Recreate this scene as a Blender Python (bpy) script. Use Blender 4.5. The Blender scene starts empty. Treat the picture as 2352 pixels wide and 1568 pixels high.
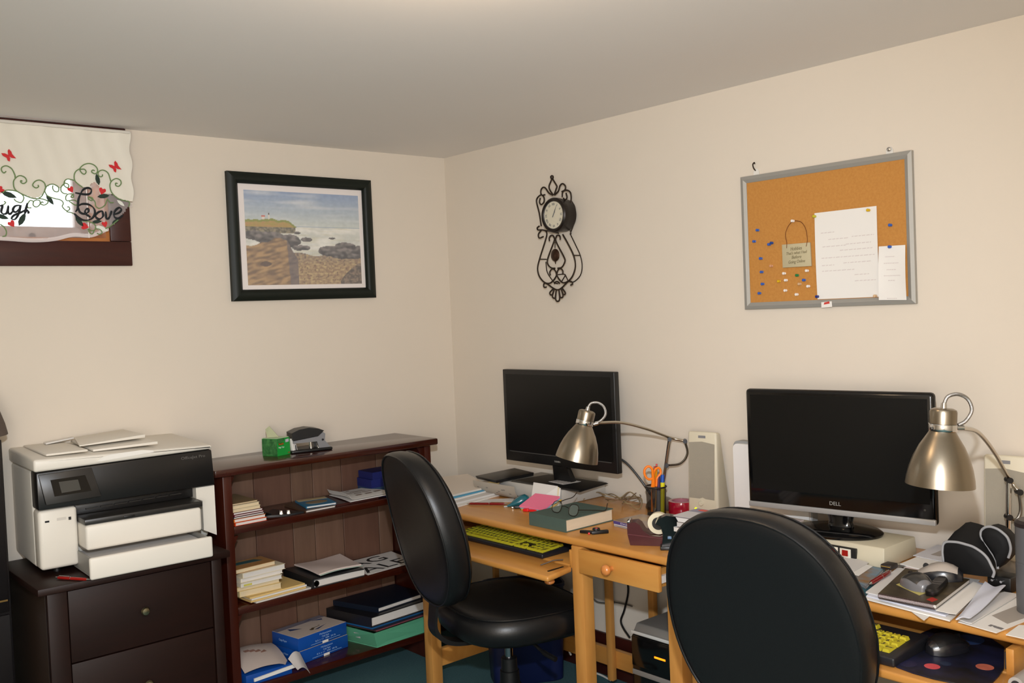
import bpy, bmesh, math, random
from mathutils import Matrix, Vector
from mathutils.geometry import tessellate_polygon
random.seed(7)
PI = math.pi
S = bpy.context.scene
C = S.collection

# ------------------------------------------------------------------ camera, world, lights, exposure
cam = bpy.data.cameras.new('camera')
cam.sensor_width = 36.0
cam.lens = 2190.7 / 2352 * 36.0
cam.clip_start = 0.02
cam_o = bpy.data.objects.new('camera', cam)
C.objects.link(cam_o)
S.camera = cam_o
_yaw, _pitch, _roll = 0.713753, -0.0317082, -0.0422615
_f = Vector((math.sin(_yaw) * math.cos(_pitch), math.cos(_yaw) * math.cos(_pitch), math.sin(_pitch)))
_r = Vector((math.cos(_yaw), -math.sin(_yaw), 0))
_u = _r.cross(_f)
_r2 = _r * math.cos(_roll) + _u * math.sin(_roll)
_u2 = -_r * math.sin(_roll) + _u * math.cos(_roll)
CAM = Vector((-2.79735, -3.67145, 1.51045))
cam_o.matrix_world = Matrix(((_r2.x, _u2.x, -_f.x, CAM.x), (_r2.y, _u2.y, -_f.y, CAM.y), (_r2.z, _u2.z, -_f.z, CAM.z), (0, 0, 0, 1)))

S.view_settings.view_transform = 'Standard'
S.view_settings.look = 'None'
S.view_settings.gamma = 1.0
S.view_settings.use_curve_mapping = False
S.view_settings.exposure = -0.12
S.cycles.use_denoising = True
S.cycles.max_bounces = 8
S.cycles.caustics_reflective = False
S.cycles.caustics_refractive = False

world = bpy.data.worlds.new('daylight')
S.world = world
world.use_nodes = True
world.node_tree.nodes['Background'].inputs[0].default_value = (0.86, 0.95, 1.0, 1)
world.node_tree.nodes['Background'].inputs[1].default_value = 4.0

def lamp(name, kind, loc, energy, color, size, aim=None, **kw):
    l = bpy.data.lights.new(name, kind)
    l.energy = energy
    l.color = color
    if kind == 'AREA':
        l.size = size
    else:
        l.shadow_soft_size = size
    for k, v in kw.items():
        setattr(l, k, v)
    o = bpy.data.objects.new(name, l)
    C.objects.link(o)
    o.location = loc
    if aim:
        o.rotation_euler = (Vector(aim) - Vector(loc)).to_track_quat('-Z', 'Y').to_euler()
    return o

# the photographer's flash, a hand above the lens, and the warm ceiling lamp just above the frame
lamp('camera_flash', 'SPOT', (-2.72, -3.60, 1.80), 235.0, (0.84, 0.91, 1.0), 0.025, (-0.55, -0.75, 0.95),
     spot_size=math.radians(96), spot_blend=1.0)
lamp('ceiling_lamp', 'POINT', (-1.62, -2.20, 2.06), 6.5, (1.0, 0.70, 0.42), 0.10)
lamp('fill_light', 'POINT', (-3.25, -3.95, 1.30), 138.0, (1.0, 0.94, 0.88), 0.45)  # unseen fill light added behind the camera to lift walls and ceiling

# ------------------------------------------------------------------ materials
def lin(v):
    v = v / 255.0
    return v / 12.92 if v <= 0.04045 else ((v + 0.055) / 1.055) ** 2.4
def rgb(c):
    return (lin(c[0]), lin(c[1]), lin(c[2]), 1.0)
MATS = {}
def mat(name, col, rough=0.5, metal=0.0, spec=0.5, noise=None, bump=None, alpha=None, emit=None, coat=0.0, aniso=0.0, trans=0.0):
    """col: 0-255 sRGB.  noise=(col2, scale, (sx,sy,sz), contrast); bump=(scale, strength, (sx,sy,sz))"""
    if name in MATS:
        return MATS[name]
    m = bpy.data.materials.new(name)
    m.use_nodes = True
    nt = m.node_tree
    b = nt.nodes['Principled BSDF']
    b.inputs['Base Color'].default_value = rgb(col)
    b.inputs['Roughness'].default_value = rough
    b.inputs['Metallic'].default_value = metal
    b.inputs['Specular IOR Level'].default_value = spec
    if coat:
        b.inputs['Coat Weight'].default_value = coat
        b.inputs['Coat Roughness'].default_value = 0.12
    if aniso:
        b.inputs['Anisotropic'].default_value = aniso
    if trans:
        b.inputs['Transmission Weight'].default_value = trans
    if alpha is not None:
        b.inputs['Alpha'].default_value = alpha
    if emit:
        b.inputs['Emission Color'].default_value = rgb(emit[0])
        b.inputs['Emission Strength'].default_value = emit[1]
    def coords(scale3):
        tc = nt.nodes.new('ShaderNodeTexCoord')
        mp = nt.nodes.new('ShaderNodeMapping')
        mp.inputs['Scale'].default_value = scale3
        nt.links.new(tc.outputs['Object'], mp.inputs['Vector'])
        return mp
    if noise:
        c2, sc, s3, con = noise
        mp = coords(s3)
        n = nt.nodes.new('ShaderNodeTexNoise')
        n.inputs['Scale'].default_value = sc
        n.inputs['Detail'].default_value = 6
        n.inputs['Roughness'].default_value = 0.6
        nt.links.new(mp.outputs[0], n.inputs['Vector'])
        r = nt.nodes.new('ShaderNodeValToRGB')
        r.color_ramp.elements[0].position = 0.5 - con
        r.color_ramp.elements[1].position = 0.5 + con
        r.color_ramp.elements[0].color = rgb(col)
        r.color_ramp.elements[1].color = rgb(c2)
        nt.links.new(n.outputs['Fac'], r.inputs[0])
        nt.links.new(r.outputs[0], b.inputs['Base Color'])
    if bump:
        sc, st, s3 = bump
        mp = coords(s3)
        n = nt.nodes.new('ShaderNodeTexNoise')
        n.inputs['Scale'].default_value = sc
        n.inputs['Detail'].default_value = 4
        nt.links.new(mp.outputs[0], n.inputs['Vector'])
        bp = nt.nodes.new('ShaderNodeBump')
        bp.inputs['Strength'].default_value = st
        bp.inputs['Distance'].default_value = 0.002
        nt.links.new(n.outputs['Fac'], bp.inputs['Height'])
        nt.links.new(bp.outputs[0], b.inputs['Normal'])
    MATS[name] = m
    return m

def print_mat(name, rough=0.6, spec=0.3):
    if name in MATS:
        return MATS[name]
    m = bpy.data.materials.new(name)
    m.use_nodes = True
    b = m.node_tree.nodes['Principled BSDF']
    b.inputs['Roughness'].default_value = rough
    b.inputs['Specular IOR Level'].default_value = spec
    a = m.node_tree.nodes.new('ShaderNodeVertexColor')
    a.layer_name = 'print'
    m.node_tree.links.new(a.outputs['Color'], b.inputs['Base Color'])
    MATS[name] = m
    return m

# ------------------------------------------------------------------ mesh helpers
def ring(cx, cy, z, a, b, n=28, e=2.0):
    out = []
    for i in range(n):
        t = 2 * PI * i / n
        c, s = math.cos(t), math.sin(t)
        out.append((cx + a * math.copysign(abs(c) ** (2 / e), c), cy + b * math.copysign(abs(s) ** (2 / e), s), z))
    return out

def smooth_line(pts, sub=5, closed=False):
    """Catmull-Rom through 3-D points"""
    P = [Vector(p) for p in pts]
    n = len(P)
    if n < 3:
        return P
    out = []
    segs = n if closed else n - 1
    for i in range(segs):
        p1, p2 = P[i], P[(i + 1) % n]
        p0 = P[i - 1] if (i > 0 or closed) else p1 * 2 - p2
        p3 = P[(i + 2) % n] if (i + 2 < n or closed) else p2 * 2 - p1
        for k in range(sub):
            t = k / sub
            out.append(0.5 * ((2 * p1) + (p2 - p0) * t + (2 * p0 - 5 * p1 + 4 * p2 - p3) * t * t + (3 * p1 - p0 - 3 * p2 + p3) * t ** 3))
    if not closed:
        out.append(P[-1])
    return out

def frame(origin, right, up):
    r, u = Vector(right).normalized(), Vector(up).normalized()
    n = r.cross(u)
    o = Vector(origin)
    return Matrix(((r.x, u.x, n.x, o.x), (r.y, u.y, n.y, o.y), (r.z, u.z, n.z, o.z), (0, 0, 0, 1)))

ROOT = {}
class M:
    """collects shapes, then links them as ONE mesh object"""
    def __init__(self):
        self.bm = bmesh.new()
        self.x = Matrix.Identity(4)
    def at(self, m):
        self.x = m
        return self
    def v(self, p):
        return self.bm.verts.new(self.x @ Vector(p))
    def faces(self, vs, fs):
        V = [self.v(p) for p in vs]
        for f in fs:
            try:
                self.bm.faces.new([V[i] for i in f])
            except ValueError:
                pass
        return self
    def hexa(self, lo4, hi4, bev=0.0, seg=2):
        b = bmesh.new()
        V = [b.verts.new(self.x @ Vector(p)) for p in list(lo4) + list(hi4)]
        for f in ((3, 2, 1, 0), (4, 5, 6, 7), (0, 1, 5, 4), (1, 2, 6, 5), (2, 3, 7, 6), (3, 0, 4, 7)):
            b.faces.new([V[i] for i in f])
        if bev:
            bmesh.ops.bevel(b, geom=list(b.edges), offset=bev, segments=seg, affect='EDGES', profile=0.5)
        self._merge(b)
        return self
    def box(self, lo, hi, bev=0.0, seg=2):
        (a, b, c), (d, e, f) = lo, hi
        return self.hexa([(a, b, c), (d, b, c), (d, e, c), (a, e, c)], [(a, b, f), (d, b, f), (d, e, f), (a, e, f)], bev, seg)
    def slab(self, q, z0, h, bev=0.0):
        """quad given by four (x,y,..) corners, from z0 up by h"""
        return self.hexa([(p[0], p[1], z0) for p in q], [(p[0], p[1], z0 + h) for p in q], bev)
    def _merge(self, b):
        me = bpy.data.meshes.new('tmp')
        bmesh.ops.recalc_face_normals(b, faces=list(b.faces))
        b.to_mesh(me)
        b.free()
        self.bm.from_mesh(me)
        bpy.data.meshes.remove(me)
    def loft(self, rings, cap0=True, cap1=True, closed=True):
        n = len(rings[0])
        V = [[self.v(p) for p in r] for r in rings]
        for i in range(len(V) - 1):
            for k in range(n if closed else n - 1):
                a, b = V[i], V[i + 1]
                try:
                    self.bm.faces.new((a[k], a[(k + 1) % n], b[(k + 1) % n], b[k]))
                except ValueError:
                    pass
        if cap0:
            self.bm.faces.new(list(reversed(V[0])))
        if cap1:
            self.bm.faces.new(V[-1])
        return self
    def lathe(self, prof, n=28):
        return self.loft([[(r * math.cos(2 * PI * i / n), r * math.sin(2 * PI * i / n), z) for i in range(n)] for r, z in prof])
    def cyl(self, p0, p1, r0, r1=None, n=20):
        return self.tube([p0, p1], [r0, r0 if r1 is None else r1], n)
    def tube(self, pts, r, n=8, closed=False):
        P = [Vector(p) for p in pts]
        R = r if isinstance(r, (list, tuple)) else [r] * len(P)
        m = len(P)
        def tan(i):
            if closed:
                return (P[(i + 1) % m] - P[i - 1]).normalized()
            return (P[min(i + 1, m - 1)] - P[max(i - 1, 0)]).normalized()
        t = tan(0)
        ref = Vector((0, 0, 1)) if abs(t.z) < 0.9 else Vector((1, 0, 0))
        u = t.cross(ref).normalized()
        rings = []
        for i in range(m):
            t = tan(i)
            u = (u - t * u.dot(t))
            u = u.normalized() if u.length > 1e-9 else t.orthogonal().normalized()
            w = t.cross(u)
            rings.append([P[i] + (u * math.cos(2 * PI * k / n) + w * math.sin(2 * PI * k / n)) * R[i] for k in range(n)])
        if closed:
            rings.append(rings[0])
        return self.loft(rings, not closed, not closed)
    def prism(self, poly, d0, d1):
        """2-D outline (x,y) in the current frame, from d0 to d1 along its normal"""
        pts = [Vector((p[0], p[1], 0)) for p in poly]
        tri = tessellate_polygon([pts])
        A = [self.v((p[0], p[1], d0)) for p in poly]
        B = [self.v((p[0], p[1], d1)) for p in poly]
        n = len(poly)
        for i in range(n):
            try:
                self.bm.faces.new((A[i], A[(i + 1) % n], B[(i + 1) % n], B[i]))
            except ValueError:
                pass
        for t in tri:
            for L, rev in ((A, True), (B, False)):
                f = [L[i] for i in t]
                try:
                    self.bm.faces.new(f)
                except ValueError:
                    pass
        return self
    def sheet(self, fn, nu, nv, thick=0.0006):
        """surface fn(u,v)->(x,y,z), given a little thickness along its normal"""
        P = [[Vector(fn(i / nu, j / nv)) for j in range(nv + 1)] for i in range(nu + 1)]
        N = [[None] * (nv + 1) for _ in range(nu + 1)]
        for i in range(nu + 1):
            for j in range(nv + 1):
                du = P[min(i + 1, nu)][j] - P[max(i - 1, 0)][j]
                dv = P[i][min(j + 1, nv)] - P[i][max(j - 1, 0)]
                nn = du.cross(dv)
                N[i][j] = nn.normalized() if nn.length > 1e-12 else Vector((0, 0, 1))
        A = [[self.v(P[i][j]) for j in range(nv + 1)] for i in range(nu + 1)]
        B = [[self.v(P[i][j] + N[i][j] * thick) for j in range(nv + 1)] for i in range(nu + 1)]
        f = self.bm.faces.new
        for i in range(nu):
            for j in range(nv):
                f((A[i][j + 1], A[i + 1][j + 1], A[i + 1][j], A[i][j]))
                f((B[i][j], B[i + 1][j], B[i + 1][j + 1], B[i][j + 1]))
        for i in range(nu):
            f((A[i][0], A[i + 1][0], B[i + 1][0], B[i][0]))
            f((A[i + 1][nv], A[i][nv], B[i][nv], B[i + 1][nv]))
        for j in range(nv):
            f((A[0][j + 1], A[0][j], B[0][j], B[0][j + 1]))
            f((A[nu][j], A[nu][j + 1], B[nu][j + 1], B[nu][j]))
        return self
    def text(self, s, size, m4, depth=0.0003, align='CENTER', fit=None, shear=0.0):
        cu = bpy.data.curves.new('t', 'FONT')
        cu.body = s
        cu.size = size
        cu.align_x = align
        cu.align_y = 'CENTER'
        cu.extrude = depth
        cu.shear = shear
        cu.resolution_u = 3
        o = bpy.data.objects.new('t', cu)
        C.objects.link(o)
        dg = bpy.context.evaluated_depsgraph_get()
        me = bpy.data.meshes.new_from_object(o.evaluated_get(dg))
        if fit and len(me.vertices):
            xs = [v.co.x for v in me.vertices]
            w = max(xs) - min(xs)
            me.transform(Matrix.Diagonal((fit / w, 1, 1, 1)))
        me.transform(self.x @ m4)
        self.bm.from_mesh(me)
        bpy.data.meshes.remove(me)
        bpy.data.objects.remove(o)
        bpy.data.curves.remove(cu)
        return self
    def build(self, name, m, parent=None, world=False, angle=38, flat=False, label=None, kind=None):
        bm = self.bm
        if world and parent is not None:
            bm.transform(ROOT[parent.name].inverted())
        bmesh.ops.recalc_face_normals(bm, faces=list(bm.faces))
        if not flat:
            lim = math.radians(angle)
            for f in bm.faces:
                f.smooth = True
            for e in bm.edges:
                if len(e.link_faces) == 2 and e.calc_face_angle(0) > lim:
                    e.smooth = False
        me = bpy.data.meshes.new(name)
        bm.to_mesh(me)
        bm.free()
        me.materials.append(m)
        o = bpy.data.objects.new(name, me)
        C.objects.link(o)
        if parent is not None:
            o.parent = parent
            ROOT[o.name] = ROOT[parent.name]
        else:
            ROOT[o.name] = Matrix.Identity(4)
        if label:
            o['label'] = label
        if kind:
            o['kind'] = kind
        return o

def tag(o, label, cat, group=None, kind=None):
    o['label'] = label
    o['category'] = cat
    if group:
        o['group'] = group
    if kind:
        o['kind'] = kind
    return o
def thing(name, label, cat, loc=(0, 0, 0), rz=0.0, group=None):
    o = bpy.data.objects.new(name, None)
    o.empty_display_size = 0.05
    C.objects.link(o)
    o.location = loc
    o.rotation_euler = (0, 0, rz)
    ROOT[o.name] = Matrix.Translation(Vector(loc)) @ Matrix.Rotation(rz, 4, 'Z')
    return tag(o, label, cat, group)
def struct(name, m4, m, parent=None, **k):
    o = m4.build(name, m, parent, **k)
    if parent is None:
        o['kind'] = 'structure'
    return o
def dup(root, loc, rz, label, group=None):
    r = root.copy()
    C.objects.link(r)
    r.location = loc
    r.rotation_euler = (0, 0, rz)
    r['label'] = label
    if group:
        r['group'] = group
    ROOT[r.name] = Matrix.Translation(Vector(loc)) @ Matrix.Rotation(rz, 4, 'Z')
    for ch in list(root.children):
        c = ch.copy()
        C.objects.link(c)
        c.parent = r
        for g in list(ch.children):
            d = g.copy()
            C.objects.link(d)
            d.parent = c
    return r

def print_grid(name, m4, w, h, nx, ny, paint, parent, m=None, world=False):
    """flat printed picture: a grid of coloured cells, paint(u,v)->(r,g,b) 0-255"""
    vs, fs, cols = [], [], []
    inv = ROOT[parent.name].inverted() if (world and parent is not None) else Matrix.Identity(4)
    for j in range(ny + 1):
        for i in range(nx + 1):
            vs.append(inv @ (m4 @ Vector((w * i / nx, h * j / ny, 0))))
            c = paint(i / nx, j / ny)
            cols.extend((lin(max(0, min(255, c[0]))), lin(max(0, min(255, c[1]))), lin(max(0, min(255, c[2]))), 1.0))
    for j in range(ny):
        for i in range(nx):
            a = j * (nx + 1) + i
            fs.append((a, a + 1, a + nx + 2, a + nx + 1))
    me = bpy.data.meshes.new(name)
    me.from_pydata(vs, [], fs)
    ca = me.color_attributes.new('print', 'FLOAT_COLOR', 'POINT')
    ca.data.foreach_set('color', cols)
    me.materials.append(m or print_mat('printed_paper'))
    o = bpy.data.objects.new(name, me)
    C.objects.link(o)
    if parent is not None:
        o.parent = parent
        ROOT[o.name] = ROOT[parent.name]
    return o

def lerp2(q, u, v):
    """bilinear point in a quad of corners q0..q3 (counter-clockwise)"""
    a = Vector(q[0]).lerp(Vector(q[1]), u)
    b = Vector(q[3]).lerp(Vector(q[2]), u)
    return a.lerp(b, v)
def zq(q, z):
    return [(p[0], p[1], z) for p in q]

# shared materials
WALL = mat('wall_paint', (219, 208, 192), 0.75, spec=0.25, noise=((224, 212, 196), 1.3, (1, 1, 1), 0.3), bump=(60, 0.05, (1, 1, 1)))
CEIL = mat('ceiling_paint', (236, 232, 228), 0.85, spec=0.2, noise=((239, 235, 231), 1.1, (1, 1, 1), 0.3), bump=(22, 0.08, (1, 1, 1)))
CARPET = mat('teal_carpet', (62, 92, 96), 0.95, spec=0.1, noise=((84, 116, 120), 180, (1, 1, 1), 0.3), bump=(400, 0.6, (1, 1, 1)))
DARKTRIM = mat('dark_red_wood', (50, 17, 12), 0.42, noise=((66, 24, 15), 6, (1, 1, 8), 0.25))
HONEY = mat('honey_wood', (208, 150, 76), 0.36, noise=((186, 124, 56), 3.0, (6, 0.7, 6), 0.28), coat=0.15)
HONEYV = mat('honey_wood_upright', (208, 152, 80), 0.42, noise=((184, 122, 56), 3.0, (7, 7, 0.8), 0.28))
CHERRY = mat('cherry_varnish', (66, 22, 9), 0.22, noise=((46, 13, 6), 4.0, (0.6, 6, 6), 0.3), coat=0.3)
CHERRYV = mat('cherry_varnish_upright', (74, 26, 11), 0.3, noise=((50, 15, 7), 4.0, (6, 6, 0.6), 0.3))
ESPRESSO = mat('espresso_wood', (36, 15, 8), 0.5, spec=0.3, noise=((23, 9, 5), 3.0, (0.8, 5, 5), 0.3))
LEATHER = mat('black_leather', (17, 17, 18), 0.38, spec=0.45, bump=(260, 0.12, (1, 1, 1)))
BLACK = mat('black_plastic', (16, 16, 17), 0.4)
GLOSS = mat('gloss_black', (9, 9, 10), 0.12)
SCREEN = mat('dark_screen', (10, 10, 10), 0.3, spec=0.35)
CHROME = mat('chrome', (215, 215, 215), 0.12, 1.0)
STEEL = mat('brushed_steel', (150, 140, 124), 0.3, 1.0)
IRON = mat('bronze_iron', (52, 40, 30), 0.5, 0.5)
PAPER = mat('white_paper', (232, 228, 222), 0.8, spec=0.2)
PAPER2 = mat('grey_white_paper', (214, 210, 206), 0.8, spec=0.2)
CREAM = mat('cream_paper', (228, 214, 180), 0.8, spec=0.2)
INK = mat('grey_ink', (120, 116, 116), 0.8)
DARKINK = mat('black_ink', (24, 24, 26), 0.7)
WHITEPL = mat('white_plastic', (226, 222, 214), 0.4)
BEIGEPL = mat('beige_plastic', (214, 204, 180), 0.5)
GREYPL = mat('grey_plastic', (150, 150, 148), 0.5)

# ------------------------------------------------------------------ the room
XL, YF, H = -4.3, -5.3, 2.257
struct('floor', M().box((XL, YF, -0.1), (0, 0, 0)), CARPET)
struct('ceiling', M().box((XL - 0.1, YF - 0.1, H), (0.1, 0.3, H + 0.1)), CEIL)
struct('wall_right', M().box((0, YF, -0.1), (0.1, 0.1, H)), WALL)
wb = M()
wb.box((XL, 0, -0.1), (-2.42, 0.28, H)).box((-1.58, 0, -0.1), (0, 0.28, H))
wb.box((-2.42, 0, -0.1), (-1.58, 0.28, 1.83)).box((-2.42, 0, 2.222), (-1.58, 0.28, H))
struct('wall_back', wb, WALL)
struct('wall_left', M().box((XL - 0.1, YF, -0.1), (XL, 0.28, H)), WALL)
struct('wall_front', M().box((XL, YF - 0.1, -0.1), (0, YF, H)), WALL)
struct('baseboard_right', M().box((-0.014, YF, 0), (-0.0005, -0.001, 0.176), 0.004), DARKTRIM)
struct('baseboard_back', M().box((XL, -0.014, 0), (-0.015, -0.0005, 0.176), 0.004), DARKTRIM)

# window in the back wall: dark casing, pine lining and sash, pane
PINE = mat('pine_window_wood', (188, 118, 52), 0.45, noise=((160, 92, 36), 5, (1, 5, 5), 0.3))
w = struct('window_1', M().box((-2.50, -0.018, 1.742), (-1.507, -0.0005, 1.832), 0.003), DARKTRIM)
w['kind'] = 'structure'
struct('casing', M().box((-1.582, -0.018, 1.833), (-1.507, -0.0005, 2.225), 0.003), DARKTRIM, w)
struct('casing', M().box((-2.50, -0.018, 1.833), (-2.42, -0.0005, 2.225), 0.003), DARKTRIM, w)
struct('casing', M().box((-2.50, -0.018, 2.226), (-1.507, -0.0005, 2.256), 0.003), DARKTRIM, w)
j = M().box((-2.42, -0.0005, 1.8305), (-1.58, 0.19, 1.845)).box((-2.42, -0.0005, 2.205), (-1.58, 0.19, 2.2215))
j.box((-1.594, -0.0005, 1.845), (-1.5805, 0.19, 2.205)).box((-2.4195, -0.0005, 1.845), (-2.406, 0.19, 2.205))
struct('window_lining', j, PINE, w)
SASH = mat('grey_window_sash', (176, 164, 158), 0.5)
sx = M().box((-2.405, 0.19, 1.846), (-1.595, 0.225, 1.902), 0.003).box((-2.405, 0.19, 2.16), (-1.595, 0.225, 2.204), 0.003)
sx.box((-1.645, 0.19, 1.902), (-1.595, 0.225, 2.16), 0.003).box((-2.405, 0.19, 1.902), (-2.355, 0.225, 2.16), 0.003)
struct('window_sash', sx, SASH, w)
GLASS = mat('window_glass', (255, 255, 255), 0.02, alpha=0.12, spec=0.5)
struct('window_pane', M().box((-2.356, 0.205, 1.901), (-1.644, 0.209, 2.161)), GLASS, w)
struct('sash_latch', M().cyl((-1.80, 0.188, 1.866), (-1.80, 0.178, 1.866), 0.011), DARKTRIM, w)

# valance over the window
VAL = mat('cream_valance_cloth', (232, 226, 212), 0.85, spec=0.15, bump=(90, 0.1, (1, 1, 1)))
val = thing('window_valance', 'cream valance with embroidered green vines, hearts and script words over the window', 'curtain', (-1.95, -0.05, 2.05))
scal = [(-2.56, 2.30), (-1.40, 2.30)]
edge = [(-1.522,-0.05,1.979),(-1.538,-0.05,1.983),(-1.559,-0.05,1.99),(-1.579,-0.05,2.003),(-1.592,-0.05,2.006),(-1.611,-0.05,2.002),(-1.624,-0.05,2.001),(-1.626,-0.05,2.034),(-1.64,-0.05,2.046),(-1.656,-0.05,2.034),(-1.652,-0.05,2.023),(-1.679,-0.05,2.022),(-1.694,-0.05,2.032),(-1.706,-0.05,2.045),(-1.732,-0.05,2.05),(-1.743,-0.05,2.036),(-1.755,-0.05,2.018),(-1.763,-0.05,2.017),(-1.772,-0.05,2.027),(-1.789,-0.05,2.028),(-1.804,-0.05,2.017),(-1.811,-0.05,2.003),(-1.825,-0.05,1.983),(-1.846,-0.05,1.975),(-1.878,-0.05,1.985),(-1.906,-0.05,2),(-1.934,-0.05,2),(-1.946,-0.05,1.99),(-1.955,-0.05,1.985)]
poly = [(-1.40, 2.30), (-1.40, edge[0][2])] + [(p[0], p[2]) for p in edge] + [(-2.02, 1.995), (-2.10, 1.965), (-2.16, 2.0), (-2.24, 1.96), (-2.32, 2.01), (-2.42, 1.97), (-2.52, 1.96), (-2.56, 2.30)]
hem = [(-1.523,-0.05,1.96),(-1.563,-0.05,1.91),(-1.599,-0.05,1.876),(-1.661,-0.05,1.85),(-1.723,-0.05,1.851),(-1.788,-0.05,1.835),(-1.862,-0.05,1.829),(-1.963,-0.05,1.834)]
poly2 = [(-1.40, hem[0][2])] + [(p[0], p[2]) for p in hem] + [(-2.2, 1.84), (-2.36, 1.87), (-2.52, 1.94), (-2.56, 2.30), (-1.40, 2.30)]
def inside(poly, x, z):
    r = False
    k = len(poly) - 1
    for i in range(len(poly)):
        (xi, zi), (xk, zk) = poly[i], poly[k]
        if (zi > z) != (zk > z) and x < (xk - xi) * (z - zi) / (zk - zi) + xi:
            r = not r
        k = i
    return r
def fold(x, z):
    g = max(0.0, (z - 2.16) / 0.08)
    return -0.05 + 0.003 * math.sin(x * 42) * (0.15 + g) + 0.0012 * math.sin(x * 97 + z * 30)
def cloth(test, x0, x1, z0, z1, st, off=0.0):
    m = M()
    nx, nz = int((x1 - x0) / st), int((z1 - z0) / st)
    V = {}
    def vert(i, j):
        if (i, j) not in V:
            x, z = x0 + i * st, z0 + j * st
            e = 0.004 * math.sin(z * 60) if i == nx else 0
            V[(i, j)] = m.bm.verts.new((x + e, fold(x, z) + off, z))
        return V[(i, j)]
    for i in range(nx):
        for k in range(nz):
            if test(x0 + (i + .5) * st, z0 + (k + .5) * st):
                m.bm.faces.new((vert(i, k), vert(i + 1, k), vert(i + 1, k + 1), vert(i, k + 1)))
    return m
cloth(lambda x, z: inside(poly, x, z), -2.50, -1.503, 1.90, 2.238, 0.004).build('opaque_cloth', VAL, val, world=True)
SHEER = mat('sheer_net', (236, 226, 224), 0.9, spec=0.1, alpha=0.3)
cloth(lambda x, z: inside(poly2, x, z) and not inside(poly, x, z), -2.50, -1.503, 1.82, 2.15, 0.006, 0.001).build('sheer_net', SHEER, val, world=True)
HEMM = mat('sheer_hem', (236, 226, 224), 0.9, spec=0.1, alpha=0.72)
hm = M()
hp = smooth_line([(p[0], -0.05, p[2]) for p in hem[2:]] + [(-2.2, -0.05, 1.842), (-2.36, -0.05, 1.872)], 6)
hm.loft([[(p.x, p.y, p.z - 0.007), (p.x, p.y - 0.001, p.z), (p.x, p.y, p.z + 0.007)] for p in hp], False, False, closed=False)
hm.build('hem', HEMM, val, world=True)
hd = M()
hd.tube([(-2.51, -0.052, 2.236), (-1.505, -0.052, 2.236)], 0.006, 8)
hd.build('curtain_rod', mat('rod_white', (220, 214, 204), 0.5), val, world=True)
VINE = mat('green_vine_thread', (112, 138, 88), 0.7)
SCRIPT = mat('black_script_thread', (20, 26, 30), 0.7)
LEAFD = mat('dark_leaf_thread', (26, 48, 36), 0.7)
LEAFW = mat('pale_leaf_thread', (226, 226, 216), 0.7)
HEART = mat('red_heart_thread', (206, 28, 34), 0.6)
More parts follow.
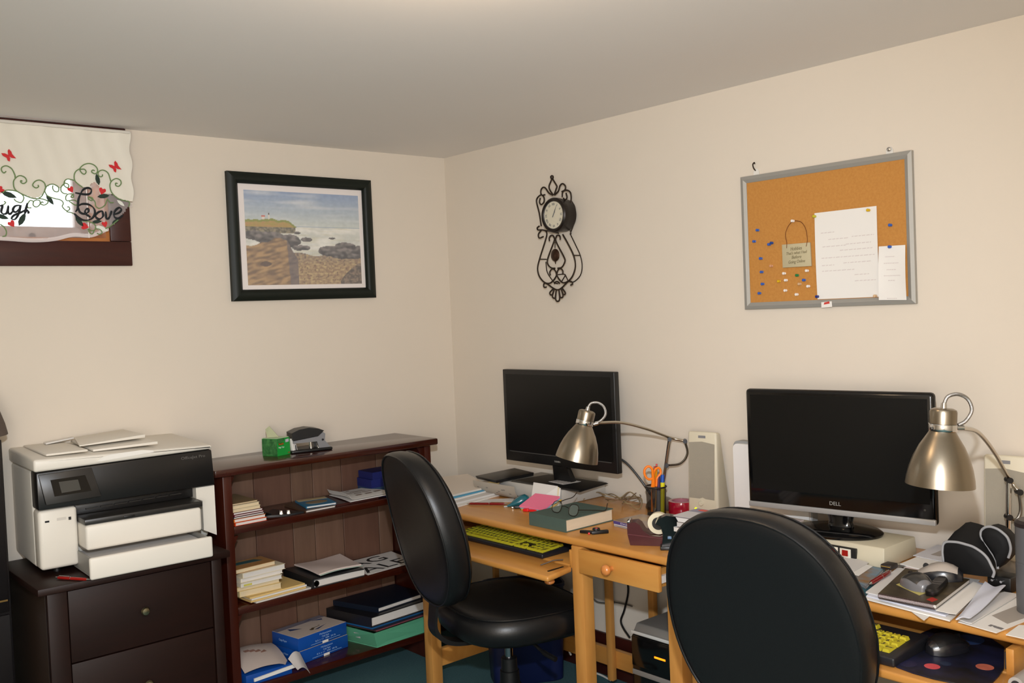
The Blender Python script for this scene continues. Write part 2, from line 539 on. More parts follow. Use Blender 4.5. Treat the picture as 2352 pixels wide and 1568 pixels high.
vines = [
[(-1.933,-0.056,2.064),(-1.94,-0.056,2.058),(-1.947,-0.056,2.066),(-1.945,-0.056,2.077),(-1.931,-0.056,2.083),(-1.915,-0.056,2.074),(-1.906,-0.056,2.053),(-1.906,-0.056,2.044)],
[(-1.883,-0.056,2.033),(-1.888,-0.056,2.035),(-1.888,-0.056,2.029),(-1.88,-0.056,2.025),(-1.87,-0.056,2.033),(-1.874,-0.056,2.046),(-1.89,-0.056,2.052),(-1.905,-0.056,2.042),(-1.912,-0.056,2.026),(-1.907,-0.056,2.002),(-1.88,-0.056,1.985),(-1.847,-0.056,1.974),(-1.826,-0.056,1.981),(-1.813,-0.056,2.003),(-1.809,-0.056,2.016),(-1.813,-0.056,2.032),(-1.827,-0.056,2.04),(-1.842,-0.056,2.035),(-1.851,-0.056,2.021),(-1.841,-0.056,2.012),(-1.832,-0.056,2.017),(-1.834,-0.056,2.023)],
[(-1.813,-0.056,2.003),(-1.809,-0.056,2.014),(-1.799,-0.056,2.024),(-1.784,-0.056,2.028),(-1.769,-0.056,2.021),(-1.765,-0.056,2.012),(-1.77,-0.056,2.002),(-1.781,-0.056,2.004),(-1.786,-0.056,2.015),(-1.784,-0.056,2.024)],
[(-1.746,-0.056,2.024),(-1.737,-0.056,2.018),(-1.731,-0.056,2.024),(-1.735,-0.056,2.032),(-1.745,-0.056,2.033),(-1.757,-0.056,2.019),(-1.758,-0.056,2.005),(-1.749,-0.056,1.997),(-1.739,-0.056,1.997)],
[(-1.747,-0.056,2.024),(-1.745,-0.056,2.04),(-1.734,-0.056,2.049),(-1.712,-0.056,2.046)],
[(-1.813,-0.056,2.003),(-1.805,-0.056,1.987),(-1.786,-0.056,1.979),(-1.761,-0.056,1.973),(-1.753,-0.056,1.962),(-1.757,-0.056,1.95),(-1.744,-0.056,1.936),(-1.733,-0.056,1.941),(-1.735,-0.056,1.95),(-1.741,-0.056,1.949)],
[(-1.688,-0.056,2.087),(-1.675,-0.056,2.088),(-1.669,-0.056,2.079),(-1.676,-0.056,2.07),(-1.686,-0.056,2.076),(-1.69,-0.056,2.089),(-1.676,-0.056,2.104),(-1.656,-0.056,2.11),(-1.638,-0.056,2.104),(-1.629,-0.056,2.091),(-1.631,-0.056,2.079),(-1.64,-0.056,2.074),(-1.65,-0.056,2.08),(-1.646,-0.056,2.087),(-1.639,-0.056,2.085)],
[(-1.69,-0.056,2.089),(-1.704,-0.056,2.079),(-1.711,-0.056,2.063),(-1.708,-0.056,2.042),(-1.683,-0.056,2.021)],
[(-1.612,-0.056,2.073),(-1.614,-0.056,2.066),(-1.623,-0.056,2.065),(-1.628,-0.056,2.075),(-1.622,-0.056,2.085),(-1.608,-0.056,2.089),(-1.592,-0.056,2.079),(-1.585,-0.056,2.054),(-1.583,-0.056,2.047)],
[(-1.56,-0.056,2.043),(-1.567,-0.056,2.044),(-1.566,-0.056,2.035),(-1.556,-0.056,2.033),(-1.547,-0.056,2.044),(-1.55,-0.056,2.056),(-1.564,-0.056,2.061),(-1.58,-0.056,2.052),(-1.588,-0.056,2.035),(-1.583,-0.056,2.009),(-1.563,-0.056,1.989),(-1.536,-0.056,1.98),(-1.524,-0.056,1.979),(-1.52,-0.056,1.97),(-1.525,-0.056,1.959)],
[(-1.691,-0.056,1.901),(-1.667,-0.056,1.899),(-1.648,-0.056,1.888),(-1.649,-0.056,1.872),(-1.662,-0.056,1.866),(-1.673,-0.056,1.874),(-1.669,-0.056,1.86),(-1.659,-0.056,1.855),(-1.649,-0.056,1.872),(-1.633,-0.056,1.872),(-1.625,-0.056,1.861),(-1.634,-0.056,1.854),(-1.643,-0.056,1.858)],
[(-1.613,-0.056,1.875),(-1.594,-0.056,1.885),(-1.565,-0.056,1.909)],
[(-1.665,-0.056,1.989),(-1.652,-0.056,1.985),(-1.654,-0.056,1.976),(-1.665,-0.056,1.98),(-1.665,-0.056,1.989),(-1.645,-0.056,1.974),(-1.642,-0.056,1.956),(-1.629,-0.056,1.949),(-1.61,-0.056,1.961),(-1.6,-0.056,1.983),(-1.591,-0.056,1.972),(-1.578,-0.056,1.972)],
[(-1.843,-0.056,1.97),(-1.831,-0.056,1.968),(-1.831,-0.056,1.955),(-1.843,-0.056,1.945),(-1.853,-0.056,1.952),(-1.85,-0.056,1.965),(-1.841,-0.056,1.97)],
[(-1.852,-0.056,1.965),(-1.862,-0.056,1.967),(-1.871,-0.056,1.953),(-1.87,-0.056,1.942),(-1.859,-0.056,1.942)],
[(-1.847,-0.056,1.974),(-1.827,-0.056,1.975),(-1.806,-0.056,1.969),(-1.805,-0.056,1.961),(-1.817,-0.056,1.953),(-1.828,-0.056,1.957),(-1.824,-0.056,1.964),(-1.819,-0.056,1.961)],
[(-1.717,-0.056,1.994),(-1.718,-0.056,1.985),(-1.726,-0.056,1.985),(-1.724,-0.056,1.99),(-1.717,-0.056,1.996),(-1.736,-0.056,1.995),(-1.744,-0.056,1.983),(-1.74,-0.056,1.972),(-1.716,-0.056,1.975),(-1.705,-0.056,1.967),(-1.712,-0.056,1.957),(-1.733,-0.056,1.97)],
[(-1.744,-0.056,1.933),(-1.721,-0.056,1.927),(-1.71,-0.056,1.914)],
[(-1.961,-0.056,1.882),(-1.95,-0.056,1.873),(-1.943,-0.056,1.858),(-1.946,-0.056,1.843),(-1.956,-0.056,1.84)],
[(-1.945,-0.056,1.961),(-1.94,-0.056,1.957),(-1.946,-0.056,1.95),(-1.958,-0.056,1.945)],
[(-1.948,-0.056,1.989),(-1.935,-0.056,1.999),(-1.907,-0.056,1.998),(-1.886,-0.056,1.986),(-1.882,-0.056,1.973),(-1.891,-0.056,1.959),(-1.907,-0.056,1.963),(-1.913,-0.056,1.971)],
]
for p in vines:
    M().tube(smooth_line(p, 4), 0.0021, 6).build('vine', VINE, val, world=True)
words = [
[(-1.714,-0.058,1.933),(-1.706,-0.058,1.946),(-1.702,-0.058,1.976),(-1.693,-0.058,1.999),(-1.682,-0.058,2.015),(-1.666,-0.058,2.021),(-1.655,-0.058,2.015),(-1.66,-0.058,2.001),(-1.678,-0.058,1.997),(-1.711,-0.058,2.001)],
[(-1.702,-0.058,1.955),(-1.689,-0.058,1.962),(-1.667,-0.058,1.961),(-1.65,-0.058,1.948),(-1.648,-0.058,1.927),(-1.663,-0.058,1.908),(-1.688,-0.058,1.904),(-1.707,-0.058,1.914),(-1.719,-0.058,1.927)],
[(-1.703,-0.058,1.948),(-1.699,-0.058,1.932),(-1.682,-0.058,1.926),(-1.669,-0.058,1.936),(-1.672,-0.058,1.946),(-1.681,-0.058,1.938),(-1.679,-0.058,1.927),(-1.663,-0.058,1.915)],
[(-1.621,-0.058,1.94),(-1.637,-0.058,1.933),(-1.645,-0.058,1.918),(-1.633,-0.058,1.909),(-1.619,-0.058,1.921),(-1.621,-0.058,1.94)],
[(-1.609,-0.058,1.938),(-1.608,-0.058,1.912),(-1.597,-0.058,1.917),(-1.588,-0.058,1.941)],
[(-1.583,-0.058,1.927),(-1.562,-0.058,1.935),(-1.552,-0.058,1.947),(-1.561,-0.058,1.954),(-1.577,-0.058,1.939),(-1.579,-0.058,1.92),(-1.565,-0.058,1.914),(-1.547,-0.058,1.927)],
[(-1.959,-0.058,1.944),(-1.951,-0.058,1.945),(-1.956,-0.058,1.925),(-1.949,-0.058,1.917),(-1.938,-0.058,1.922),(-1.932,-0.058,1.946),(-1.934,-0.058,1.923),(-1.928,-0.058,1.918),(-1.92,-0.058,1.927)],
[(-1.897,-0.058,1.949),(-1.912,-0.058,1.945),(-1.919,-0.058,1.931),(-1.91,-0.058,1.925),(-1.897,-0.058,1.94),(-1.894,-0.058,1.949),(-1.902,-0.058,1.919),(-1.914,-0.058,1.9),(-1.925,-0.058,1.902),(-1.916,-0.058,1.914),(-1.893,-0.058,1.925),(-1.879,-0.058,1.934)],
[(-1.872,-0.058,1.958),(-1.878,-0.058,1.935),(-1.883,-0.058,1.921),(-1.875,-0.058,1.933),(-1.87,-0.058,1.928),(-1.871,-0.058,1.921)],
]
for p in words:
    sm = M()
    q = smooth_line(p, 4)
    n = len(q)
    sm.tube(q, [0.0022 + 0.0022 * abs(math.sin(3 * PI * i / n)) for i in range(n)], 6)
    sm.build('script_stroke', SCRIPT, val, world=True)
def motif(name, m, pts, label=None):
    o = M()
    o.at(frame((0, -0.0545, 0), (1, 0, 0), (0, 0, 1))).prism([(p[0], p[2]) for p in pts], 0, 0.002)
    return o.build(name, m, val, world=True, flat=True)
def around(c, shape, s, rot):
    cr, sr = math.cos(rot), math.sin(rot)
    return [(c[0] + s * (x * cr - y * sr), 0, c[2] + s * (x * sr + y * cr)) for x, y in shape]
heart_s = [(0, -1), (0.55, -0.35), (0.85, 0.15), (0.75, 0.6), (0.4, 0.75), (0, 0.45), (-0.4, 0.75), (-0.75, 0.6), (-0.85, 0.15), (-0.55, -0.35)]
leaf_s = [(-1, 0), (-0.5, 0.3), (0.1, 0.36), (0.6, 0.22), (1, 0), (0.6, -0.22), (0.1, -0.36), (-0.5, -0.3)]
for (p, a, s) in zip([(-1.725,-0.055,2.013),(-1.616,-0.055,2.013),(-1.614,-0.055,1.892),(-1.684,-0.055,1.882),(-1.925,-0.055,1.885),(-1.953,-0.055,2)], (0.5, -0.3, 0.2, 1.3, 0.6, -1.0), (.0125, .0145, .012, .0145, .0135, .0135)):
    motif('heart', HEART, around(p, heart_s, s, a))
for (p, a, s) in zip([(-1.63,-0.055,2.054),(-1.613,-0.055,1.994),(-1.702,-0.055,1.899),(-1.641,-0.055,1.9),(-1.574,-0.055,1.904),(-1.797,-0.055,1.973),(-1.928,-0.055,1.984),(-1.954,-0.055,1.908),(-1.891,-0.055,1.901)], (1.75, 0.15, -0.95, 0.15, 0.6, -1.0, -0.35, -0.3, 1.1), (.021, .022, .022, .018, .017, .021, .026, .022, .026)):
    motif('leaf', LEAFD, around(p, leaf_s, s, a))
for (p, a, s) in zip([(-1.626,-0.055,1.875),(-1.552,-0.055,1.971)], (-0.35, -0.7), (.025, .017)):
    motif('leaf', LEAFW, around(p, leaf_s, s, a))
for c in [(-1.922,-0.055,2.119),(-1.566,-0.055,2.104)]:
    for sh in ([(-0.05, 0.1), (-0.1, 0.9), (0.12, 1.2), (0.5, 0.75), (0.62, 0.3), (1.25, -0.45), (0.5, -0.4), (0.1, -0.1)],
               [(-0.05, 0.08), (-0.6, 0.35), (-1.2, 0.35), (-1.0, -0.1), (-0.35, -0.45), (-0.2, -0.95), (0.15, -1.1), (0.25, -0.5), (0.05, -0.05)]):
        b = motif('butterfly_wing', HEART, around(c, sh, 0.0185, 0))

sn = thing('suncatcher', 'clear glass beads strung inside the right end of the window recess', 'suncatcher', (-1.60, 0.08, 2.2))
M().tube([(-1.612, 0.08, 2.2045), (-1.612, 0.08, 1.87)], 0.0008, 5).build('string', mat('thin_thread', (200, 196, 190), 0.6), sn, world=True)
BEAD = mat('glass_bead', (235, 235, 235), 0.05, alpha=0.45, spec=0.8)
for k, (z, r) in enumerate(((2.05, .012), (2.02, .009), (1.99, .014), (1.955, .010), (1.925, .008), (1.90, .012), (1.875, .009))):
    M().at(Matrix.Translation(Vector((-1.612, 0.08, z)))).lathe([(0.001, -r), (r * .7, -r * .7), (r, 0), (r * .7, r * .7), (0.001, r)], 12).build('bead', BEAD, sn, world=True)

# ------------------------------------------------------------------ bookcase of dark cherry with a planked back
bc = thing('bookcase', 'low open dark cherry bookcase with three shelves and brown plank back', 'bookcase', (-0.85, -0.15, 0))
def bpart(n, lo, hi, m=CHERRY, bev=0.003, p=None):
    return M().box(lo, hi, bev).build(n, m, p or bc, world=True)
bpart('top', (-1.365, -0.335, 0.947), (-0.355, -0.004, 0.975), CHERRY, 0.006)
bpart('side_panel', (-1.322, -0.30, 0), (-1.287, -0.006, 0.9465), CHERRYV)
bpart('side_panel', (-0.405, -0.30, 0), (-0.372, -0.006, 0.9465), CHERRYV)
for z in (0.750, 0.445, 0.135):
    bpart('shelf', (-1.286, -0.298, z - 0.029), (-0.406, -0.026, z))
for i, (a, b) in enumerate(((-1.286, -1.071), (-1.069, -0.904), (-0.902, -0.801), (-0.799, -0.660), (-0.658, -0.478), (-0.476, -0.406))):
    m = mat('brown_plank_%d' % (i % 3), ((122, 92, 74), (108, 76, 60), (116, 88, 70))[i % 3], 0.55, noise=(((100, 72, 56), (90, 60, 46), (96, 70, 54))[i % 3], 4, (9, 9, 0.7), 0.3))
    M().box((a, -0.024, 0.136), (b, -0.008, 0.946), 0.002, 1).build('plank', m, bc, world=True)
for x, s in ((-1.286, 1), (-0.406, -1)):
    for z in (0.946, 0.711, 0.411):
        M().at(frame((x, -0.27, z), (s, 0, 0), (0, 0, 1))).prism([(0, 0), (0.022, 0), (0.012, -0.02), (0, -0.045)], 0, 0.012).build('shelf_bracket', CHERRYV, bc, world=True)

# ------------------------------------------------------------------ chest of drawers under the printer
ds = thing('dresser', 'dark espresso chest of drawers with round brass knobs under the printer', 'dresser', (-1.71, -0.28, 0))
def dpart(n, lo, hi, m=ESPRESSO, bev=0.003, p=None):
    return M().box(lo, hi, bev).build(n, m, p or ds, world=True)
dpart('top', (-2.024, -0.516, 0.697), (-1.402, -0.03, 0.72), ESPRESSO, 0.004)
dpart('side_panel', (-1.995, -0.475, 0.0), (-1.975, -0.04, 0.6965), mat('espresso_side', (44, 32, 24), 0.5))
dpart('side_panel', (-1.452, -0.475, 0.0), (-1.43, -0.04, 0.6965))
dpart('post', (-1.995, -0.502, 0.0), (-1.936, -0.476, 0.6965))
dpart('post', (-1.466, -0.502, 0.0), (-1.43, -0.476, 0.6965))
dpart('back_panel', (-1.974, -0.055, 0.05), (-1.453, -0.04, 0.6965))
BRASS = mat('old_brass', (170, 160, 128), 0.3, 1.0)
for z0, z1, kz in ((0.464, 0.692, 0.578), (0.222, 0.46, 0.335), (0.03, 0.218, 0.12)):
    d = dpart('drawer', (-1.933, -0.498, z0), (-1.469, -0.478, z1), ESPRESSO, 0.002)
    k = M().at(frame((-1.703, -0.4975, kz), (1, 0, 0), (0, 0, 1)))
    k.lathe([(0.006, 0), (0.005, 0.008), (0.013, 0.013), (0.0145, 0.019), (0.011, 0.025), (0.003, 0.0265)], 20)
    k.build('knob', BRASS, d, world=True)

# ------------------------------------------------------------------ tall black cabinet edge at the left of the frame, lampshade beside it
cb = thing('cabinet', 'tall black cabinet cut off at the far left of the picture', 'cabinet', (-2.35, -0.2, 0))
M().box((-2.62, -0.30, 0), (-2.05, -0.03, 1.17), 0.004).build('body', mat('black_lacquer', (14, 10, 12), 0.4), cb, world=True)
M().box((-2.61, -0.31, 0.62), (-2.058, -0.3005, 1.15), 0.002).build('door', mat('black_lacquer', (14, 10, 12), 0.4), cb, world=True)
M().box((-2.61, -0.31, 0.04), (-2.058, -0.3005, 0.61), 0.002).build('door', mat('black_lacquer', (14, 10, 12), 0.4), cb, world=True)
M().box((-2.58, -0.313, 0.654), (-2.062, -0.3105, 0.66), 0.001).build('inlay_strip', mat('gold_line', (150, 120, 70), 0.4, 0.6), cb, world=True)
tl = thing('table_lamp', 'grey cone-shaded lamp on the black cabinet at the picture edge', 'lamp', (-2.165, -0.16, 1.171))
M().lathe([(0.07, 0), (0.07, 0.008), (0.02, 0.018), (0.012, 0.03), (0.012, 0.045), (0.006, 0.05), (0.006, 0.14)], 24).build('base', mat('lamp_bronze', (120, 86, 50), 0.35, 0.8), tl)
M().lathe([(0.163, 0.006), (0.156, 0.04), (0.142, 0.085), (0.122, 0.125), (0.088, 0.155), (0.083, 0.15), (0.118, 0.12), (0.139, 0.08), (0.152, 0.04), (0.159, 0.006)], 40).build('lamp_shade', mat('grey_shade', (92, 80, 72), 0.8), tl)
M().cyl((0, 0, 0.14), (0, 0, 0.19), 0.006).build('finial', mat('lamp_bronze', (120, 86, 50), 0.35, 0.8), tl)

# ------------------------------------------------------------------ two desks of honey-coloured wood
def make_desk(y0, y1, label, loc):
    t = thing('desk', label, 'desk', loc, 0, 'desks along the right wall')
    def part(n, lo, hi, m=HONEY, bev=0.003, p=None, seg=2):
        return M().box(lo, hi, bev, seg).build(n, m, p or t, world=True)
    part('tabletop', (-0.607, y1, 0.724), (-0.03, y0, 0.75), HONEY, 0.011, None, 4)
    return t, part
dk, dpt = make_desk(-0.36, -1.868, 'honey wood desk under the left monitor with open drop-front keyboard drawer', (-0.32, -1.1, 0))
def desk_legs(part, ys):
    for y in ys:
        part('leg', (-0.603, y - 0.05, 0), (-0.553, y, 0.7235), HONEYV, 0.004)
desk_legs(dpt, (-0.518, -1.393, -1.80))
for y in (-0.518, -1.80):
    dpt('leg', (-0.095, y - 0.05, 0), (-0.045, y, 0.7235), HONEYV, 0.004)
dpt('back_rail', (-0.085, -1.799, 0.60), (-0.063, -0.569, 0.7235))
dpt('stretcher', (-0.09, -1.799, 0.085), (-0.065, -0.569, 0.155))
dpt('stretcher', (-0.5525, -0.558, 0.085), (-0.0955, -0.532, 0.155))
dpt('stretcher', (-0.5525, -1.838, 0.085), (-0.0955, -1.812, 0.155))
for y in (-1.065, -1.29):
    dpt('slat', (-0.115, y - 0.028, 0.04), (-0.0905, y, 0.70), HONEYV)
for x in (-0.40, -0.25):
    dpt('slat', (x, -0.552, 0.1555), (x + 0.028, -0.538, 0.7235), HONEYV)
dpt('side_apron', (-0.5525, -0.56, 0.62), (-0.0955, -0.535, 0.7235))
dpt('side_apron', (-0.5525, -1.84, 0.62), (-0.0955, -1.812, 0.7235))
dpt('divider', (-0.5525, -1.425, 0.63), (-0.0955, -1.405, 0.7235))
# pencil drawer, pulled a little open
d = dpt('drawer', (-0.622, -1.786, 0.643), (-0.6045, -1.446, 0.7215), HONEY, 0.003)
M().box((-0.604, -1.772, 0.652), (-0.20, -1.76, 0.71)).box((-0.604, -1.47, 0.652), (-0.20, -1.458, 0.71)).box((-0.604, -1.76, 0.652), (-0.20, -1.47, 0.66)).build('drawer_box', HONEY, d, world=True)
M().box((-0.6035, -1.784, 0.668), (-0.22, -1.7725, 0.69)).build('drawer_runner', WHITEPL, d, world=True)
KNOBW = mat('orange_wood_knob', (206, 130, 66), 0.3, coat=0.3)
KN = [(0.008, 0), (0.0075, 0.008), (0.012, 0.016), (0.0165, 0.022), (0.0175, 0.028), (0.015, 0.034), (0.008, 0.038), (0.002, 0.039)]
k = M().at(frame((-0.622, -1.594, 0.684), (0, -1, 0), (0, 0, 1))).lathe(KN, 24)
k.build('knob', KNOBW, d, world=True)
# keyboard drawer: tray, side, dropped front
kt = dpt('keyboard_tray', (-0.598, -1.378, 0.643), (-0.16, -0.585, 0.655), HONEY, 0.002)
M().box((-0.5985, -1.392, 0.643), (-0.17, -1.3785, 0.705), 0.002).build('tray_side', HONEY, kt, world=True)
M().box((-0.5985, -0.5845, 0.643), (-0.17, -0.571, 0.705), 0.002).build('tray_side', HONEY, kt, world=True)
M().box((-0.575, -1.3775, 0.667), (-0.20, -1.3725, 0.695)).build('tray_runner', mat('dark_metal', (60, 60, 62), 0.35, 0.9), kt, world=True)
fl = [(-0.723,-1.421,0.652),(-0.62,-1.406,0.652)]
M().hexa([(-0.742, -1.425, 0.632), (-0.607, -1.40, 0.634), (-0.607, -0.60, 0.634), (-0.742, -0.60, 0.632)], [(-0.742, -1.425, 0.652), (-0.607, -1.40, 0.654), (-0.607, -0.60, 0.654), (-0.742, -0.60, 0.652)], 0.008, 3).build('drop_front', HONEY, kt, world=True)
for y in (-1.36, -0.70):
    M().at(frame((-0.675, y, 0.632), (1, 0, 0), (0, -1, 0))).lathe([(r, h * 0.8) for r, h in KN], 18).build('knob', KNOBW, kt, world=True)
M().box((-0.70, -1.385, 0.6525), (-0.63, -1.378, 0.655)).build('magnet_strip', mat('dark_metal', (60, 60, 62), 0.35, 0.9), kt, world=True)
M().tube(smooth_line([(-0.672, -1.315, 0.6565), (-0.650, -1.325, 0.662), (-0.628, -1.335, 0.667), (-0.60, -1.350, 0.666)], 5), 0.0022, 8).build('lid_stay', mat('grey_metal', (100, 92, 84), 0.45, 0.7), kt, world=True)

dk2, dpt2 = make_desk(-1.872, -3.38, 'honey wood desk under the right monitor with a keyboard drawer holding a planet mouse pad', (-0.32, -2.6, 0))
desk_legs(dpt2, (-1.885, -2.93, -3.32))
for y in (-1.885, -3.32):
    dpt2('leg', (-0.095, y - 0.05, 0), (-0.045, y, 0.7235), HONEYV, 0.004)
dpt2('back_rail', (-0.085, -3.319, 0.60), (-0.063, -1.936, 0.7235))
dpt2('stretcher', (-0.09, -3.319, 0.085), (-0.065, -1.936, 0.155))
dpt2('side_apron', (-0.5525, -1.925, 0.62), (-0.0955, -1.898, 0.7235))
dpt2('divider', (-0.5525, -2.965, 0.63), (-0.0955, -2.945, 0.7235))

kt2 = dpt2('keyboard_tray', (-0.598, -2.78, 0.643), (-0.16, -1.99, 0.655), HONEY, 0.002)
M().box((-0.606, -2.798, 0.643), (-0.17, -2.7805, 0.712), 0.002).build('tray_side', HONEY, kt2, world=True)
M().box((-0.606, -1.989, 0.643), (-0.17, -1.975, 0.712), 0.002).build('tray_side', HONEY, kt2, world=True)
M().box((-0.598, -2.7800, 0.662), (-0.20, -2.775, 0.70)).build('tray_runner', CHROME, kt2, world=True)
M().box((-0.77, -2.87, 0.635), (-0.607, -1.985, 0.655), 0.006, 3).build('drop_front', HONEY, kt2, world=True)

# ------------------------------------------------------------------ two office chairs of black leather
def make_chair(label):
    t = thing('office_chair', label, 'chair', (0, 0, 0), 0, 'black leather office chairs')
    R = []
    for a, b, z in ((0.17, 0.18, 0.398), (0.225, 0.235, 0.400), (0.245, 0.255, 0.418), (0.25, 0.262, 0.445), (0.246, 0.258, 0.472), (0.232, 0.243, 0.492), (0.20, 0.21, 0.503), (0.14, 0.15, 0.508), (0.06, 0.06, 0.509)):
        R.append([(x, y, zz - 0.02 * max(0, x / 0.25) ** 3) for x, y, zz in ring(0.02, 0, z, a, b, 44, 2.7)])
    M().loft(R).build('seat', LEATHER, t, angle=60)
    sm = M()
    sm.tube([(x, y, z - 0.02 * max(0, x / 0.25) ** 3) for x, y, z in ring(0.02, 0, 0.494, 0.233, 0.244, 60, 2.7)], 0.0028, 6, True)
    sm.build('piping', LEATHER, t)
    # backrest: outline in the (y, h) plane, leaning back
    def outline(s, n=56, dy=0.0):
        out = []
        for i in range(n):
            a = 2 * PI * i / n
            c, q = math.cos(a), math.sin(a)
            h = 0.27 * math.copysign(abs(q) ** (2 / 2.55), q)
            wd = 0.248 - 0.024 * max(0, -h / 0.27) ** 1.5 - 0.020 * max(0, h / 0.27)
            y = wd * math.copysign(abs(c) ** (2 / 2.55), c)
            out.append((y * s, h * s + dy))
        return out
    tilt = math.radians(12)
    def place(y, h, d):          # d: towards the sitter
        bend = -0.035 * (1 - (h / 0.27) ** 2) + 0.10 * (y * y)
        hh = h
        x = -0.245 - math.sin(tilt) * (hh + 0.27) + math.cos(tilt) * (d) - bend * 0.6
        z = 0.52 + 0.27 + math.cos(tilt) * hh + math.sin(tilt) * d * 0.4
        return (x, y, z)
    R = []
    for s, d in ((0.30, -0.052), (0.62, -0.052), (0.86, -0.050), (0.945, -0.046), (0.965, -0.043), (0.975, -0.046), (0.995, -0.036), (1.0, -0.018), (0.995, 0.004), (0.97, 0.026), (0.92, 0.042), (0.82, 0.052), (0.6, 0.058), (0.3, 0.060)):
        R.append([place(y, h, d) for y, h in outline(s)])
    M().loft(R).build('backrest', LEATHER, t, angle=60)
    M().tube([place(y, h, -0.046) for y, h in outline(0.968)], 0.0032, 6, True).build('piping', LEATHER, t)
    M().tube([place(y, h, 0.030) for y, h in outline(0.972)], 0.0026, 6, True).build('piping', LEATHER, t)
    bar = smooth_line([(0.05, 0, 0.375), (-0.12, 0, 0.372), (-0.23, 0, 0.385), (-0.285, 0, 0.43), (-0.285, 0, 0.50), (-0.272, 0, 0.60)], 6)
    b = M()
    b.loft([[(p.x, p.y - 0.032, p.z - 0.006), (p.x, p.y + 0.032, p.z - 0.006), (p.x + 0.010, p.y + 0.032, p.z + 0.006), (p.x + 0.010, p.y - 0.032, p.z + 0.006)] for p in bar])
    b.build('back_support', BLACK, t)
    M().box((-0.11, -0.09, 0.362), (0.11, 0.09, 0.397), 0.008).build('mechanism', BLACK, t)
    M().tube(smooth_line([(0.02, -0.08, 0.378), (0.03, -0.13, 0.366), (0.045, -0.18, 0.345), (0.06, -0.235, 0.335)], 5), [0.006] * 10 + [0.009] * 6, 8).build('lever', BLACK, t)
    M().cyl((0, 0, 0.362), (0, 0, 0.20), 0.0145).build('gas_column', mat('column_chrome', (190, 190, 196), 0.15, 1.0), t)
    M().lathe([(0.022, 0.285), (0.028, 0.283), (0.029, 0.24), (0.034, 0.238), (0.036, 0.19), (0.041, 0.188), (0.044, 0.11), (0.036, 0.105)], 24).build('column_cover', BLACK, t)
    for i in range(5):
        a = 2 * PI * i / 5 + 0.3
        m4 = Matrix.Rotation(a, 4, 'Z')
        l = M().at(m4).hexa([(0.03, -0.028, 0.075), (0.30, -0.016, 0.058), (0.30, 0.016, 0.058), (0.03, 0.028, 0.075)], [(0.03, -0.022, 0.12), (0.30, -0.012, 0.080), (0.30, 0.012, 0.080), (0.03, 0.022, 0.12)], 0.006).build('base_arm', BLACK, t)
        c = M().at(m4).cyl((0.295, -0.022, 0.027), (0.295, -0.006, 0.027), 0.027).cyl((0.295, 0.006, 0.027), (0.295, 0.022, 0.027), 0.027).cyl((0.295, 0, 0.027), (0.295, 0, 0.062), 0.007)
        c.build('caster', BLACK, l)
    return t
ch = make_chair('black leather office chair with its seat under the left desk, seen from the side')
ch.location = (-0.645, -1.098, 0)
ch.rotation_euler = (0, 0, math.radians(-14))
ch2 = dup(ch, (-0.704, -2.407, 0.0), math.radians(3), 'black leather office chair with its broad back to the camera, before the right desk')

# ------------------------------------------------------------------ white and black office printer on the dresser
pr = thing('printer', 'white and black office printer with its lower paper tray pulled out', 'printer', (-1.974, -0.370, 0.7205), math.radians(-2.5))
PW = mat('printer_white', (226, 220, 208), 0.42)
PB = mat('printer_black', (22, 21, 21), 0.32)
PG = mat('printer_dark_grey', (40, 38, 36), 0.35)
b = M()
b.box((0.0, 0.075, 0.018), (0.578, 0.40, 0.337), 0.012, 3)
b.build('body', PW, pr)
M().box((0.0, 0.0, 0.02), (0.118, 0.0745, 0.214), 0.012, 3).build('left_column', PW, pr)
M().at(frame((0, 0.074, 0), (1, 0, 0), (0, 0, 1))).prism([(0.512, 0.214), (0.5785, 0.214), (0.5785, 0.035), (0.533, 0.06), (0.533, 0.165), (0.512, 0.175)], 0.0, 0.074).build('right_column', PW, pr)
M().hexa([(0.0, -0.012, 0.2165), (0.578, -0.012, 0.2165), (0.578, 0.074, 0.2165), (0.0, 0.074, 0.2165)], [(0.0, -0.006, 0.338), (0.574, -0.006, 0.344), (0.574, 0.074, 0.344), (0.0, 0.074, 0.338)], 0.006).build('front_panel', PB, pr)
M().box((0.119, 0.03, 0.1785), (0.511, 0.0745, 0.2160), 0.002).build('output_slot', PB, pr)
sl = M()
for i in range(7):
    sl.box((0.15 + i * 0.046, 0.018, 0.193 + i * 0.0008), (0.19 + i * 0.046, 0.0298, 0.1965 + i * 0.0008))
sl.build('slot_rollers', PG, pr, kind='stuff')
M().box((0.119, -0.080, 0.1595), (0.505, 0.073, 0.178), 0.004).build('output_tray', PG, pr)
M().box((0.24, -0.0845, 0.165), (0.275, -0.0800, 0.171), 0.001).build('tray_latch', BLACK, pr)
M().box((0.119, -0.085, 0.0775), (0.498, 0.073, 0.159), 0.010, 3).build('upper_tray', PW, pr)
lt = M().box((0.106, -0.165, -0.0), (0.502, -0.148, 0.070), 0.007, 3).build('lower_tray', PW, pr)
M().box((0.112, -0.1475, 0.006), (0.496, 0.06, 0.012)).box((0.112, -0.1475, 0.0125), (0.118, 0.06, 0.066)).box((0.490, -0.1475, 0.0125), (0.496, 0.06, 0.066)).build('tray_bed', mat('tray_grey', (150, 148, 142), 0.5), lt)
M().box((0.125, -0.146, 0.0125), (0.485, 0.055, 0.052)).build('paper_stack', PAPER2, lt)
